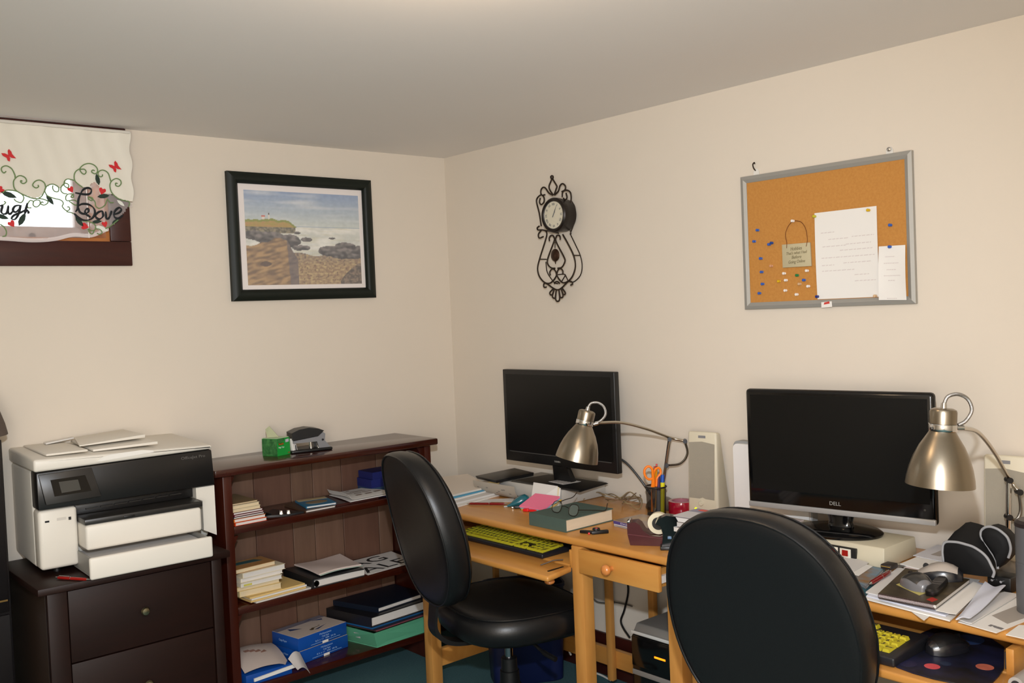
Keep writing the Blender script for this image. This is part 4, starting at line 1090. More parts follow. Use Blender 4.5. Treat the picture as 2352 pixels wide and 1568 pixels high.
# ------------------------------------------------------------------ books and papers in the bookcase
def rect(cx, cy, w_, d, a=0.0):
    c, s = math.cos(a), math.sin(a)
    return [(cx + x * c - y * s, cy + x * s + y * c) for x, y in ((-w_ / 2, -d / 2), (w_ / 2, -d / 2), (w_ / 2, d / 2), (-w_ / 2, d / 2))]
def rq(p0, p1, d):
    """rectangle from its front edge p0->p1 and depth d behind it"""
    ux, uy = p1[0] - p0[0], p1[1] - p0[1]
    L = math.hypot(ux, uy)
    nx, ny = -uy / L * d, ux / L * d
    return [(p0[0], p0[1]), (p1[0], p1[1]), (p1[0] + nx, p1[1] + ny), (p0[0] + nx, p0[1] + ny)]
def shrink(q, f, back=None):
    cx, cy = sum(p[0] for p in q) / 4, sum(p[1] for p in q) / 4
    return [(cx + (p[0] - cx) * f, cy + (p[1] - cy) * f) for p in q]
PAGES = mat('book_pages', (226, 208, 172), 0.8, noise=((206, 186, 150), 60, (0.4, 0.4, 14), 0.3))
WPAGES = mat('white_pages', (228, 222, 214), 0.8, noise=((206, 200, 194), 60, (0.4, 0.4, 14), 0.3))
def book(q, z, h, cm, label, spine=3, pages=None, name='book', cat='book', group=None, ct=0.0016, inset=0.97):
    """closed book lying flat; spine = index of the edge (q[spine]->q[spine+1]) that carries the spine"""
    cx, cy = sum(p[0] for p in q) / 4, sum(p[1] for p in q) / 4
    t = thing(name, label, cat, (cx, cy, z), 0, group)
    M().slab(q, z, ct).build('back_cover', cm, t, world=True)
    M().slab(q, z + h - ct, ct).build('front_cover', cm, t, world=True)
    M().slab(shrink(q, inset), z + ct, h - 2 * ct).build('pages', pages or PAGES, t, world=True)
    a, b = Vector((*q[spine], 0)), Vector((*q[(spine + 1) % 4], 0))
    n = Vector((cx, cy, 0)) - (a + b) / 2
    n = n.normalized() * 0.0035
    M().slab([a, b, b + n, a + n], z + ct, h - 2 * ct).build('spine', cm, t, world=True)
    return t
def sheets(q, z, h, m, label, name='paper_stack', cat='paper', group=None):
    cx, cy = sum(p[0] for p in q) / 4, sum(p[1] for p in q) / 4
    o = M()
    o.x = Matrix.Translation(Vector((-cx, -cy, -z)))
    o.slab(q, z, h)
    o = o.build(name, m, None)
    o.location = (cx, cy, z)
    return tag(o, label, cat, group)
def textlines(q, z, rows, m, parent=None, seed=1, u0=0.1, u1=0.9, v0=0.12, v1=0.88, hh=0.012, name='print'):
    """rows of small printed bars on a flat quad (q0 front-left .. q3 back-left), just above height z"""
    rnd = random.Random(seed)
    o = M()
    for r in range(rows):
        v = v0 + (v1 - v0) * r / max(1, rows - 1)
        u = u0
        e = u1 - (rnd.random() * 0.25 if rnd.random() < 0.4 else 0)
        while u < e:
            w_ = rnd.uniform(0.03, 0.09)
            a = [lerp2([(*p, 0) for p in q], x, y) for x, y in ((u, v - hh / 2), (min(u + w_, e), v - hh / 2), (min(u + w_, e), v + hh / 2), (u, v + hh / 2))]
            o.slab(a, z, 0.0003)
            u += w_ + 0.02
    return o.build(name, m, parent, world=True, kind='stuff')

def cover(n, c, r=0.45):
    return mat('cover_' + n, c, r)
z = 0.7505
stack1 = [
 ('orange_red', (206, 62, 12), 0.0125, -1.281, 0.131, -0.296, 'orange booklet at the bottom of the upper shelf stack', WPAGES),
 ('orange', (214, 104, 20), 0.0125, -1.283, 0.130, -0.292, 'second orange booklet, one up from the bottom of the upper shelf stack', WPAGES),
 ('black_green', (26, 28, 26), 0.007, -1.284, 0.128, -0.290, 'thin black booklet above the two orange ones on the upper shelf', WPAGES),
 ('wine', (108, 26, 46), 0.0065, -1.280, 0.122, -0.288, 'wine red booklet with grey edges in the upper shelf stack', WPAGES),
 ('maroon', (92, 18, 22), 0.0085, -1.282, 0.122, -0.285, 'maroon booklet right under the cream ones on the upper shelf', WPAGES),
 ('cream_a', (212, 196, 160), 0.012, -1.285, 0.118, -0.282, 'lower cream paperback in the upper shelf stack', PAGES),
 ('cream_b', (220, 208, 178), 0.012, -1.285, 0.116, -0.278, 'upper cream paperback in the upper shelf stack', PAGES),
 ('tan', (150, 126, 92), 0.006, -1.284, 0.112, -0.27, 'thin tan booklet topping the upper shelf stack', PAGES)]
for n, c, h, x, w_, y, lab, pg in stack1:
    book([(x, y), (x + w_, y + 0.002), (x + w_, y + 0.20), (x, y + 0.198)], z, h, cover(n, c), lab, 3, pg, 'booklet', 'booklet', 'booklets stacked on the upper shelf', 0.0011)
    z += h + 0.0004
# dark folder with bulldog clips, magazines, calendar pages
SH1 = 0.7505
q = [(-1.053,-0.199,0.746),(-1.002,-0.316,0.746),(-0.884,-0.146,0.746),(-0.982,0.011,0.746)]
f = thing('clip_folder', 'dark folder held by two shiny bulldog clips beside the booklet stack', 'folder', (-1.08, -0.25, SH1))
M().slab([(-1.146, -0.232), (-1.062, -0.288), (-0.99, -0.288), (-1.05, -0.14)], SH1, 0.007).build('cover', mat('dark_folder', (30, 32, 34), 0.35), f, world=True)
M().sheet(lambda u, v: (-1.149 + 0.05 * u, -0.232 + 0.09 * v, SH1 + 0.0275 - 0.019 * u), 6, 4, 0.001).build('lifted_corner', mat('dark_folder', (30, 32, 34), 0.35), f, world=True)
for x, y in ((-1.085, -0.268), (-1.062, -0.284)):
    M().hexa([(x, y, SH1 + 0.0071), (x + 0.013, y - 0.007, SH1 + 0.0071), (x + 0.020, y + 0.012, SH1 + 0.0071), (x + 0.007, y + 0.019, SH1 + 0.0071)], [(x + 0.003, y + 0.004, SH1 + 0.022), (x + 0.012, y - 0.001, SH1 + 0.022), (x + 0.016, y + 0.009, SH1 + 0.022), (x + 0.006, y + 0.014, SH1 + 0.022)], 0.001).build('bulldog_clip', CHROME, f, world=True)
def loc2(l):
    return [(p[0], p[1]) for p in l]
q = loc2([(-1.01,-0.306,0.746),(-0.858,-0.319,0.746),(-0.785,-0.1,0.746),(-0.938,-0.032,0.746)])
mg = book([(-0.985, -0.292), (-0.85, -0.294), (-0.845, -0.09), (-0.975, -0.095)], SH1, 0.008, cover('brown_mag', (82, 60, 44), 0.4), 'brown magazine lying under the blue booklet on the upper shelf', 3, WPAGES, 'magazine', 'magazine', None, 0.001)
mg2 = book([(-0.845, -0.288), (-0.64, -0.286), (-0.645, -0.08), (-0.84, -0.085)], SH1, 0.009, cover('dark_mag', (58, 26, 22), 0.4), 'dark red magazine under the curling printed pages on the upper shelf', 0, WPAGES, 'magazine', 'magazine', None, 0.001)
bq = [(-0.965, -0.262), (-0.84, -0.284), (-0.805, -0.130), (-0.93, -0.105)]
bb_ = book(bq, SH1 + 0.0094, 0.008, cover('blue_oval', (44, 122, 160), 0.4), 'blue covered booklet with a tan oval on the upper shelf', 3, WPAGES, 'booklet', 'booklet', None, 0.001)
c_ = lerp2([(*p, 0) for p in bq], 0.5, 0.42)
M().at(Matrix.Translation(Vector((c_.x, c_.y, SH1 + 0.0175))) @ Matrix.Rotation(-0.17, 4, 'Z')).prism([(0.045 * math.cos(a * PI / 16), 0.03 * math.sin(a * PI / 16)) for a in range(32)], 0, 0.0005).build('oval_panel', cover('tan_oval', (150, 130, 100)), bb_, world=True)
M().slab([lerp2([(*p, 0) for p in bq], *uv) for uv in ((0.02, 0.74), (0.98, 0.74), (0.98, 0.98), (0.02, 0.98))], SH1 + 0.0175, 0.0005).build('cream_band', cover('cream_band', (206, 184, 140)), bb_, world=True)
cal = thing('calendar_pages', 'white printed pages with a curled left edge on the upper shelf', 'paper', (-0.72, -0.2, SH1 + 0.0095))
cq = [(-0.815, -0.305), (-0.575, -0.30), (-0.60, -0.09), (-0.79, -0.095)]
def calf(u, v):
    p = lerp2([(*k, 0) for k in cq], u, v)
    e = max(0.0, (0.16 - u) / 0.16)
    return (p.x + 0.018 * e * e, p.y, SH1 + 0.0195 + 0.022 * math.sin(e * PI * 0.6) + 0.003 * math.sin(v * 5))
M().sheet(calf, 20, 8, 0.0008).build('sheet', PAPER, cal, world=True)
M().sheet(lambda u, v: (calf(u, v)[0] + 0.006, calf(u, v)[1] - 0.004, SH1 + 0.0125 + 0.002 * math.sin(v * 4)), 10, 8, 0.003).build('under_sheet', PAPER2, cal, world=True)
o = M()
for (u, v, w_, h_) in ((.52, .90, .08, .04), (.36, .22, .12, .07), (.56, .22, .14, .07), (.78, .26, .15, .08), (.42, .42, .16, .03), (.62, .44, .2, .03), (.50, .62, .3, .012), (.50, .72, .3, .012), (.3, .55, .15, .012)):
    p0, p1 = Vector(calf(u, v)), Vector(calf(u + w_, v + h_))
    o.box((p0.x, p0.y, max(p0.z, p1.z) + 0.0012), (p1.x, p1.y, max(p0.z, p1.z) + 0.0016))
o.build('print', mat('brown_print', (128, 108, 92), 0.8), cal, world=True, kind='stuff')
# three blue bound volumes at the right end
zb = 0.7505
for n, c, h, lab in (('steel_blue', (48, 72, 104), 0.020, 'greyer blue volume at the bottom of the three on the upper shelf'), ('navy_b', (24, 34, 100), 0.036, 'thick navy volume in the middle of the three on the upper shelf'), ('navy_c', (22, 32, 96), 0.030, 'navy volume on top of the three on the upper shelf')):
    dx = {'steel_blue': 0, 'navy_b': -0.002, 'navy_c': 0.006}[n]
    book([(-0.588 + dx, -0.155), (-0.43 + dx, -0.15), (-0.43 + dx, -0.035), (-0.588 + dx, -0.04)], zb, h, cover(n, c, 0.5), lab, 3, cover(n, c, 0.5), 'book', 'book', 'blue volumes on the upper shelf', 0.003)
    zb += h + 0.0005

# on top of the bookcase
TP = 0.9755
tq = [(-1.061,-0.092,0.976),(-1.05,-0.209,0.976),(-0.987,-0.224,0.976)]
tbx = thing('tape_box', 'green box of adhesive tape with white rolls peeking out on the bookcase top', 'box', (-1.03, -0.19, TP))
p0, p1, p2 = (-1.078, -0.135), (-1.048, -0.206), (-0.983, -0.186)
p3 = (p0[0] + p2[0] - p1[0], p0[1] + p2[1] - p1[1])
GREENB = mat('green_box', (30, 150, 60), 0.4)
M().slab([p0, p1, p2, p3], TP, 0.068).build('carton', GREENB, tbx, world=True)
d1 = (Vector((*p2, 0)) - Vector((*p1, 0)))
m4 = frame((p1[0], p1[1], TP), d1, (0, 0, 1))
L1 = d1.length
PLD = mat('plaid_green', (24, 82, 40), 0.5, noise=((70, 130, 70), 60, (1, 1, 1), 0.15))
d2 = (Vector((*p1, 0)) - Vector((*p0, 0)))
M().at(frame((p0[0], p0[1], TP), d2, (0, 0, 1))).prism([(0.001, 0.001), (d2.length - 0.001, 0.001), (d2.length - 0.001, 0.067), (0.001, 0.067)], 0.0002, 0.0006).build('plaid_side', PLD, tbx, world=True)
M().at(m4).prism([(0.001, 0.050), (0.038, 0.057), (0.038, 0.0675), (0.001, 0.0675)], 0.0002, 0.0006).build('plaid_band', PLD, tbx, world=True)
M().at(m4).prism([(0.006, 0.042), (0.034, 0.042), (0.034, 0.051), (0.006, 0.051)], 0.0007, 0.001).build('name_band', mat('black_band', (26, 24, 18), 0.5), tbx, world=True)
M().at(m4).text('Scotch', 0.011, Matrix.Translation(Vector((0.020, 0.0465, 0.0012))), 0.0002, fit=0.025).build('lettering', mat('orange_letters', (220, 140, 30), 0.5), tbx, world=True)
M().at(m4).text('Magic Tape', 0.008, Matrix.Translation(Vector((0.021, 0.033, 0.0009))), 0.0002, fit=0.03).build('lettering', mat('white_letters', (220, 226, 220), 0.5), tbx, world=True)
M().at(m4).prism([(0.044, 0.050), (0.062, 0.051), (0.062, 0.063), (0.044, 0.062)], 0.0007, 0.001).build('price_sticker', mat('pale_sticker', (196, 190, 200), 0.5), tbx, world=True)
M().at(m4).text('3M', 0.008, Matrix.Translation(Vector((0.060, 0.007, 0.0009))), 0.0002).build('maker_mark', mat('red_letters', (190, 60, 30), 0.5), tbx, world=True)
LIDC = mat('clear_lid', (190, 206, 170), 0.3, alpha=0.75)
M().slab(shrink([p0, p1, p2, p3], 0.93), TP + 0.0685, 0.003).build('lid', LIDC, tbx, world=True)
M().hexa([(-1.062, -0.15, TP + 0.072), (-1.022, -0.17, TP + 0.072), (-1.020, -0.168, TP + 0.072), (-1.060, -0.148, TP + 0.072)], [(-1.058, -0.13, TP + 0.104), (-1.044, -0.135, TP + 0.115), (-1.042, -0.133, TP + 0.115), (-1.056, -0.128, TP + 0.104)]).build('open_flap', mat('flap_green', (172, 176, 140), 0.6), tbx, world=True)
cd = thing('card_pack', 'white card pack with a black mark leaning against the green tape box', 'card', (-0.965, -0.17, TP))
M().hexa([(-0.974, -0.196, TP), (-0.947, -0.186, TP), (-0.950, -0.17, TP), (-0.976, -0.178, TP)], [(-0.977, -0.188, TP + 0.060), (-0.956, -0.180, TP + 0.056), (-0.958, -0.168, TP + 0.056), (-0.978, -0.174, TP + 0.060)], 0.001).build('carton', PAPER, cd, world=True)
M().at(frame((-0.9605, -0.1919, TP + 0.022), (0.94, 0.35, 0), (0, 0.1, 1))).prism([(-0.002, -0.010), (0.004, -0.012), (0.001, 0.010), (-0.003, 0.011)], 0.0005, 0.001).build('mark', DARKINK, cd, world=True)
# hole punch
hp_ = thing('hole_punch', 'black and grey desk hole punch behind the green tape box', 'hole punch', (-0.89, -0.17, TP), math.radians(-12))
GM = mat('punch_grey', (126, 126, 128), 0.4)
M().box((-0.085, -0.05, 0), (0.085, 0.06, 0.012), 0.004, 3).build('base_tray', BLACK, hp_)
M().at(frame((0, -0.045, 0), (1, 0, 0), (0, 0, 1))).prism([(0.030, 0.0125), (0.078, 0.0125), (0.055, 0.040), (0.058, 0.068), (0.048, 0.076), (0.028, 0.06), (-0.075, 0.05), (-0.075, 0.040), (0.022, 0.040)], -0.07, 0.0).build('lever_arm', GM, hp_)
M().at(frame((0, -0.048, 0), (1, 0, 0), (0, 0, 1))).prism([(-0.078, 0.053), (0.026, 0.0625), (0.052, 0.082), (0.03, 0.092), (-0.01, 0.099), (-0.05, 0.095), (-0.082, 0.083)], -0.075, 0.002).build('handle', BLACK, hp_)
for x in (0.0, 0.032):
    M().cyl((x, -0.03, 0.0125), (x, -0.03, 0.0395), 0.008).build('punch_die', CHROME, hp_)
M().at(frame((0.046, -0.0445, 0.045), (1, 0, 0), (0, 0, 1))).lathe([(0.0045, 0), (0.0045, 0.002), (0.001, 0.0025)], 12).build('rivet', BLACK, hp_)

# middle shelf
SH2 = 0.4455
q0 = [(-1.275, -0.275), (-1.215, -0.315), (-1.02, -0.285), (-1.03, -0.10), (-1.26, -0.09)]
zf = SH2
for i, (c, lab) in enumerate((((210, 204, 196), 'grey-white folder at the bottom under the paperbacks'), ((216, 182, 116), 'lower manila folder under the paperbacks'), ((222, 218, 210), 'white folder between the two manila ones'), ((220, 186, 118), 'upper manila folder directly under the paperbacks'))):
    dx = (0.02, 0, 0.006, 0.0)[i]
    q = [(-1.268 + dx, -0.255 - 0.01 * (i == 0)), (-1.20 + dx, -0.305), (-0.985 + dx, -0.262), (-1.06 + dx, -0.06)]
    q = rq((-1.235 + dx, -0.302 + 0.004 * i), (-0.995 + dx, -0.288 + 0.004 * i), 0.20)
    sheets(q, zf, 0.006, mat('folder_%d' % i, c, 0.7), lab, 'file_folder', 'folder', 'folders on the middle shelf')
    zf += 0.0063
zp = zf
for i, (x, w_, y, h, c, lab) in enumerate((
    (-1.262, 0.170, -0.262, 0.022, (226, 204, 150), 'bottom paperback of the middle shelf stack, cream edged'),
    (-1.270, 0.176, -0.258, 0.014, (224, 196, 140), 'paperback second from the bottom of the middle shelf stack'),
    (-1.258, 0.172, -0.268, 0.015, (230, 220, 196), 'paperback with a yellow sticker in the middle shelf stack'),
    (-1.252, 0.178, -0.256, 0.015, (232, 222, 200), 'paperback third from the top of the middle shelf stack'),
    (-1.246, 0.182, -0.262, 0.020, (228, 214, 184), 'white edged paperback second from the top on the middle shelf'),
    (-1.270, 0.172, -0.252, 0.016, (176, 128, 76), 'brown paperback with a teal band topping the middle shelf stack'))):
    t = book([(x, y), (x + w_, y + 0.004 * (i - 2)), (x + w_ - 0.006, y + 0.115 + 0.004 * (i - 2)), (x - 0.006, y + 0.115)], zp, h, cover('pb_%d' % i, c), lab, 3, PAGES if i in (0, 1, 5) else WPAGES, 'paperback', 'book', 'paperbacks on the middle shelf', 0.0012)
    if i == 5:
        M().slab([(x + 0.004, y + 0.062), (x + w_ - 0.03, y + 0.062), (x + w_ - 0.05, y + 0.10), (x + 0.0, y + 0.10)], zp + h + 0.0001, 0.0004).build('teal_band', cover('teal', (34, 88, 92)), t, world=True)
    if i == 2:
        M().box((x + 0.012, y - 0.0008, zp + 0.003), (x + 0.045, y + 0.0005, zp + 0.010)).build('sticker', cover('yellow_sticker', (206, 196, 90)), t, world=True)
    zp += h + 0.0005
# ring binder with papers on it, sale poster
bn = thing('ring_binder', 'open-ended black ring binder full of paper on the middle shelf', 'binder', (-0.8, -0.2, SH2))
BK = mat('binder_black', (28, 28, 30), 0.4)
bq = rq((-0.972, -0.298), (-0.735, -0.300), 0.24)
M().slab(bq, SH2, 0.003).build('back_cover', BK, bn, world=True)
M().slab(rq((-0.962, -0.290), (-0.730, -0.292), 0.22), SH2 + 0.0035, 0.024).build('paper_block', WPAGES, bn, world=True)
M().slab(rq((-0.9745, -0.298), (-0.9655, -0.298), 0.24), SH2 + 0.0032, 0.036).build('spine', BK, bn, world=True)
M().hexa([(-0.9645, -0.298, SH2 + 0.037), (-0.735, -0.300, SH2 + 0.028), (-0.735, -0.06, SH2 + 0.028), (-0.9645, -0.058, SH2 + 0.037)], [(-0.9645, -0.298, SH2 + 0.039), (-0.735, -0.300, SH2 + 0.031), (-0.735, -0.06, SH2 + 0.031), (-0.9645, -0.058, SH2 + 0.039)]).build('front_cover', BK, bn, world=True)
M().at(frame((-0.952, -0.291, SH2 + 0.016), (1, 0, 0), (0, 0, 1))).lathe([(0.012, 0), (0.012, 0.002), (0.006, 0.002), (0.006, 0)], 16).build('ring', CHROME, bn, world=True)
lp = thing('loose_pages', 'loose printed pages lying on the black ring binder', 'paper', (-0.81, -0.2, SH2 + 0.04))
pq = [(-0.935, -0.285), (-0.72, -0.255), (-0.70, -0.05), (-0.93, -0.07)]
def lpf(u, v):
    p = lerp2([(*k, 0) for k in pq], u, v)
    return (p.x, p.y, SH2 + 0.0405 - 0.007 * u + 0.004 * math.sin(u * 4 + v * 3))
M().sheet(lambda u, v: (lpf(u, v)[0], lpf(u, v)[1], lpf(u, v)[2] + 0.004), 8, 8, 0.006).build('sheet', mat('pinkish_paper', (220, 202, 194), 0.8), lp, world=True)
M().sheet(lambda u, v: (lpf(u, v)[0] + 0.004, lpf(u, v)[1] - 0.004, lpf(u, v)[2] + 0.0015), 8, 8, 0.002).build('under_sheet', mat('green_paper', (176, 200, 186), 0.8), lp, world=True)
ps = thing('sale_poster', 'white poster with big black letters at the right of the middle shelf', 'poster', (-0.6, -0.2, SH2))
sq = [(-0.715, -0.296), (-0.455, -0.275), (-0.43, -0.04), (-0.70, -0.05)]
M().slab(sq, SH2, 0.0012).build('sheet', PAPER, ps, world=True)
o = M()
o.text('AG', 0.115, frame((-0.600, -0.115, SH2 + 0.0015), (0.99, 0.10, 0), (-0.10, 0.99, 0)), 0.0003, fit=0.19)
o.text('ALE', 0.115, frame((-0.585, -0.225, SH2 + 0.0015), (0.99, 0.10, 0), (-0.10, 0.99, 0)), 0.0003, fit=0.24)
o.build('lettering', DARKINK, ps, world=True)

# bottom shelf: paper reams, green bin with binders
SH3 = 0.1355
BLUEW = mat('ream_blue', (20, 82, 168), 0.35, noise=((14, 66, 146), 8, (1, 1, 1), 0.3))
REAMTOP = mat('ream_top', (212, 196, 184), 0.5)
def ream(q, z, label, wrap_end=True):
    cx, cy = sum(p[0] for p in q) / 4, sum(p[1] for p in q) / 4
    t = thing('paper_ream', label, 'paper ream', (cx, cy, z), 0, 'reams of copy paper on the bottom shelf')
    M().slab(q, z, 0.052, 0.002).build('wrapper', BLUEW, t, world=True)
    Q3 = [(*p, 0) for p in q]
    M().slab([lerp2(Q3, *uv) for uv in ((0.006, 0.006), (0.994, 0.006), (0.994, 0.994), (0.006, 0.994))], z + 0.0521, 0.0008).build('top_label', REAMTOP, t, world=True)
    M().slab([lerp2(Q3, *uv) for uv in ((0.006, 0.80), (0.994, 0.80), (0.994, 0.994), (0.006, 0.994))], z + 0.0530, 0.0003).build('grey_band', mat('grey_band', (126, 122, 134), 0.5), t, world=True)
    o = M()
    for tri in (((.16, .60), (.19, .76), (.36, .50)), ((.70, .80), (.86, .64), (.90, .74)), ((.44, .20), (.50, .16), (.76, .32)), ((.55, .86), (.75, .93), (.8, .9))):
        P = [lerp2(Q3, *uv) for uv in tri]
        M().faces([(p.x, p.y, z + 0.0535) for p in P], [(0, 1, 2)]).build('blue_wedge', mat('wedge_blue', (30, 60, 110), 0.5), t, world=True)
    o = M()
    for cu, cv, a, b in ((.42, .26, .04, .05), (.47, .31, .03, .04), (.55, .33, .05, .015), (.62, .36, .02, .02)):
        P = [lerp2(Q3, cu + a * math.cos(k * PI / 6), cv + b * math.sin(k * PI / 6)) for k in range(12)]
        o.faces([(p.x, p.y, z + 0.0538) for p in P], [tuple(range(12))])
    o.build('picture', mat('print_olive', (90, 74, 50), 0.6), t, world=True, kind='stuff')
    e0, e1 = Vector((*q[0], z)), Vector((*q[1], z))
    m4 = frame(e0, e1 - e0, (0, 0, 1))
    L = (e1 - e0).length
    o = M().at(m4)
    o.text('Multipurpose', 0.010, Matrix.Translation(Vector((L * 0.55, 0.040, 0.0006))), 0.0002, fit=L * 0.24)
    o.text('Copy Paper', 0.010, Matrix.Translation(Vector((L * 0.55, 0.029, 0.0006))), 0.0002, fit=L * 0.15)
    o.text('8.5 x 11  500  20 lb', 0.009, Matrix.Translation(Vector((L * 0.55, 0.018, 0.0006))), 0.0002, fit=L * 0.42)
    o.box((L * 0.25, 0.008, 0.0004), (L * 0.85, 0.0095, 0.0008))
    e2 = Vector((*q[3], z))
    o.at(frame(e2, e0 - e2, (0, 0, 1)))
    L2 = (e0 - e2).length
    o.text('Copy Paper', 0.012, Matrix.Translation(Vector((L2 * 0.42, 0.028, 0.0006))), 0.0002, fit=L2 * 0.3)
    o.build('lettering', mat('pale_blue_print', (150, 182, 216), 0.5), t, world=True, kind='stuff')
    M().at(m4).box((L * 0.48, -0.0, 0.0005), (L * 0.60, 0.010, 0.0012)).build('seal', PAPER, t, world=True)
    return t
r0 = [(-0.987, -0.222), (-0.763, -0.186), (-0.800, -0.032), (-1.020, -0.058)]
r0 = [(-1.012, -0.236), (-0.766, -0.196), (-0.800, -0.030), (-1.040, -0.066)]
ream(r0, SH3, 'lower blue wrapped paper ream of the two on the bottom shelf')
ream([(p[0] - 0.004, p[1] - 0.001) for p in r0], SH3 + 0.0545, 'upper blue wrapped paper ream with a pale printed top')
op = [(-1.264, -0.285), (-1.075, -0.29), (-1.07, -0.075), (-1.267, -0.07)]
t = thing('paper_ream', 'opened paper ream with torn folded back wrapper at the left of the bottom shelf', 'paper ream', (-1.16, -0.18, SH3), 0, 'reams of copy paper on the bottom shelf')
M().slab(op, SH3, 0.040, 0.002).build('wrapper', BLUEW, t, world=True)
def flapf(u, v):
    x = -1.268 + 0.19 * u + 0.02 * v
    y = -0.285 + 0.20 * v
    return (x, y, SH3 + 0.046 + 0.030 * math.sin(v * 2.2) + 0.012 * math.sin(u * 3 + 0.5) - 0.016 * max(0, u - 0.8) * 5 * (1 - v))
M().sheet(flapf, 12, 12, 0.0008).build('folded_wrapper', mat('wrapper_inside', (206, 190, 180), 0.6), t, world=True)
M().sheet(lambda u, v: (-1.08 + 0.062 * u, -0.345 + 0.075 * v + 0.02 * u, SH3 + 0.052 - 0.062 * (1 - v) * (0.4 + 0.6 * u) + 0.018 * math.sin(u * 3)), 8, 8, 0.0008).build('torn_flap', mat('wrapper_white', (214, 208, 204), 0.6), t, world=True)
M().hexa([(-1.235, -0.2935, SH3 + 0.012), (-1.06, -0.2985, SH3 + 0.022), (-1.06, -0.2925, SH3 + 0.022), (-1.235, -0.2875, SH3 + 0.012)], [(-1.235, -0.2935, SH3 + 0.024), (-1.06, -0.2985, SH3 + 0.036), (-1.06, -0.2925, SH3 + 0.036), (-1.235, -0.2875, SH3 + 0.024)]).build('torn_edge', PAPER, t, world=True)
o = M()
for k in range(4):
    p = Vector(flapf(0.30 + 0.10 * k, 0.62 - 0.05 * k))
    o.box((p.x - 0.012, p.y - 0.01, p.z + 0.0015), (p.x + 0.010, p.y + 0.012, p.z + 0.0019))
o.build('print', mat('red_brown_print', (166, 124, 108), 0.7), t, world=True, kind='stuff')
gb = thing('storage_bin', 'translucent green plastic tray with a white sticker on the bottom shelf', 'tray', (-0.6, -0.2, SH3))
GB = mat('green_tray', (104, 186, 146), 0.3, spec=0.5, alpha=0.92)
gq, gt = [(-0.690, -0.300), (-0.43, -0.290), (-0.43, -0.040), (-0.745, -0.060)], [(-0.722, -0.330), (-0.422, -0.308), (-0.420, -0.034), (-0.772, -0.052)]
o = M()
zz0, zz1 = SH3, SH3 + 0.075
o.slab(gq, SH3, 0.003)
for i in range(4):
    j_ = (i + 1) % 4
    ins = lambda q, k: tuple(shrink(q, 0.985)[k])
    o.hexa([(*gq[i], zz0 + 0.003), (*gq[j_], zz0 + 0.003), (*ins(gq, j_), zz0 + 0.003), (*ins(gq, i), zz0 + 0.003)], [(*gt[i], zz1), (*gt[j_], zz1), (*ins(gt, j_), zz1), (*ins(gt, i), zz1)])
o.build('tray', GB, gb, world=True)
a, b = Vector((*gt[3], zz1)), Vector((*gt[0], zz1))
a2, b2 = Vector((*gq[3], zz0)), Vector((*gq[0], zz0))
def gside(u, v):
    p = a2.lerp(b2, u).lerp(a.lerp(b, u), v)
    return (p.x - 0.0016, p.y - 0.0006, p.z)
M().faces([gside(.54, .42), gside(.66, .42), gside(.66, .75), gside(.54, .75)], [(0, 1, 2, 3)]).build('sticker', PAPER2, gb, world=True)
zb = SH3 + 0.0765
for i, (h, c, dx, lab, nm_) in enumerate(((0.006, (120, 66, 74), 0.01, 'mauve folder lowest in the pile on the green tray', 'file_folder'), (0.008, (30, 34, 48), 0.0, 'dark folder second from the bottom on the green tray', 'file_folder'), (0.006, (26, 84, 132), -0.012, 'blue folder under the thick binder on the green tray', 'file_folder'))):
    sheets([(-0.712 + dx, -0.322), (-0.432, -0.300), (-0.428, -0.05), (-0.775 + dx, -0.060)], zb, h, mat('tray_folder_%d' % i, c, 0.5), lab, nm_, 'folder', 'folders on the green tray')
    zb += h + 0.0004
def binder(q, z, h, c, label):
    cx, cy = sum(p[0] for p in q) / 4, sum(p[1] for p in q) / 4
    t = thing('ring_binder', label, 'binder', (cx, cy, z))
    m = mat('binder_' + '%d_%d_%d' % c, c, 0.4)
    M().slab(q, z, 0.003).build('back_cover', m, t, world=True)
    M().slab(q, z + h - 0.003, 0.003).build('front_cover', m, t, world=True)
    M().slab(shrink(q, 0.955), z + 0.0035, h - 0.010).build('paper_block', WPAGES, t, world=True)
    a, b = Vector((*q[3], 0)), Vector((*q[0], 0))
    n = (Vector((*q[1], 0)) - b).normalized() * 0.004
    M().slab([a, b, b + n, a + n], z + 0.003, h - 0.006).build('spine', m, t, world=True)
    return t
binder([(-0.725, -0.318), (-0.432, -0.296), (-0.430, -0.05), (-0.785, -0.060)], zb, 0.042, (26, 24, 26), 'thick black ring binder in the pile on the green tray')
zb += 0.0425
binder([(-0.672, -0.290), (-0.424, -0.262), (-0.425, -0.045), (-0.745, -0.05)], zb, 0.022, (18, 26, 40), 'thin navy black binder topping the pile on the green tray')

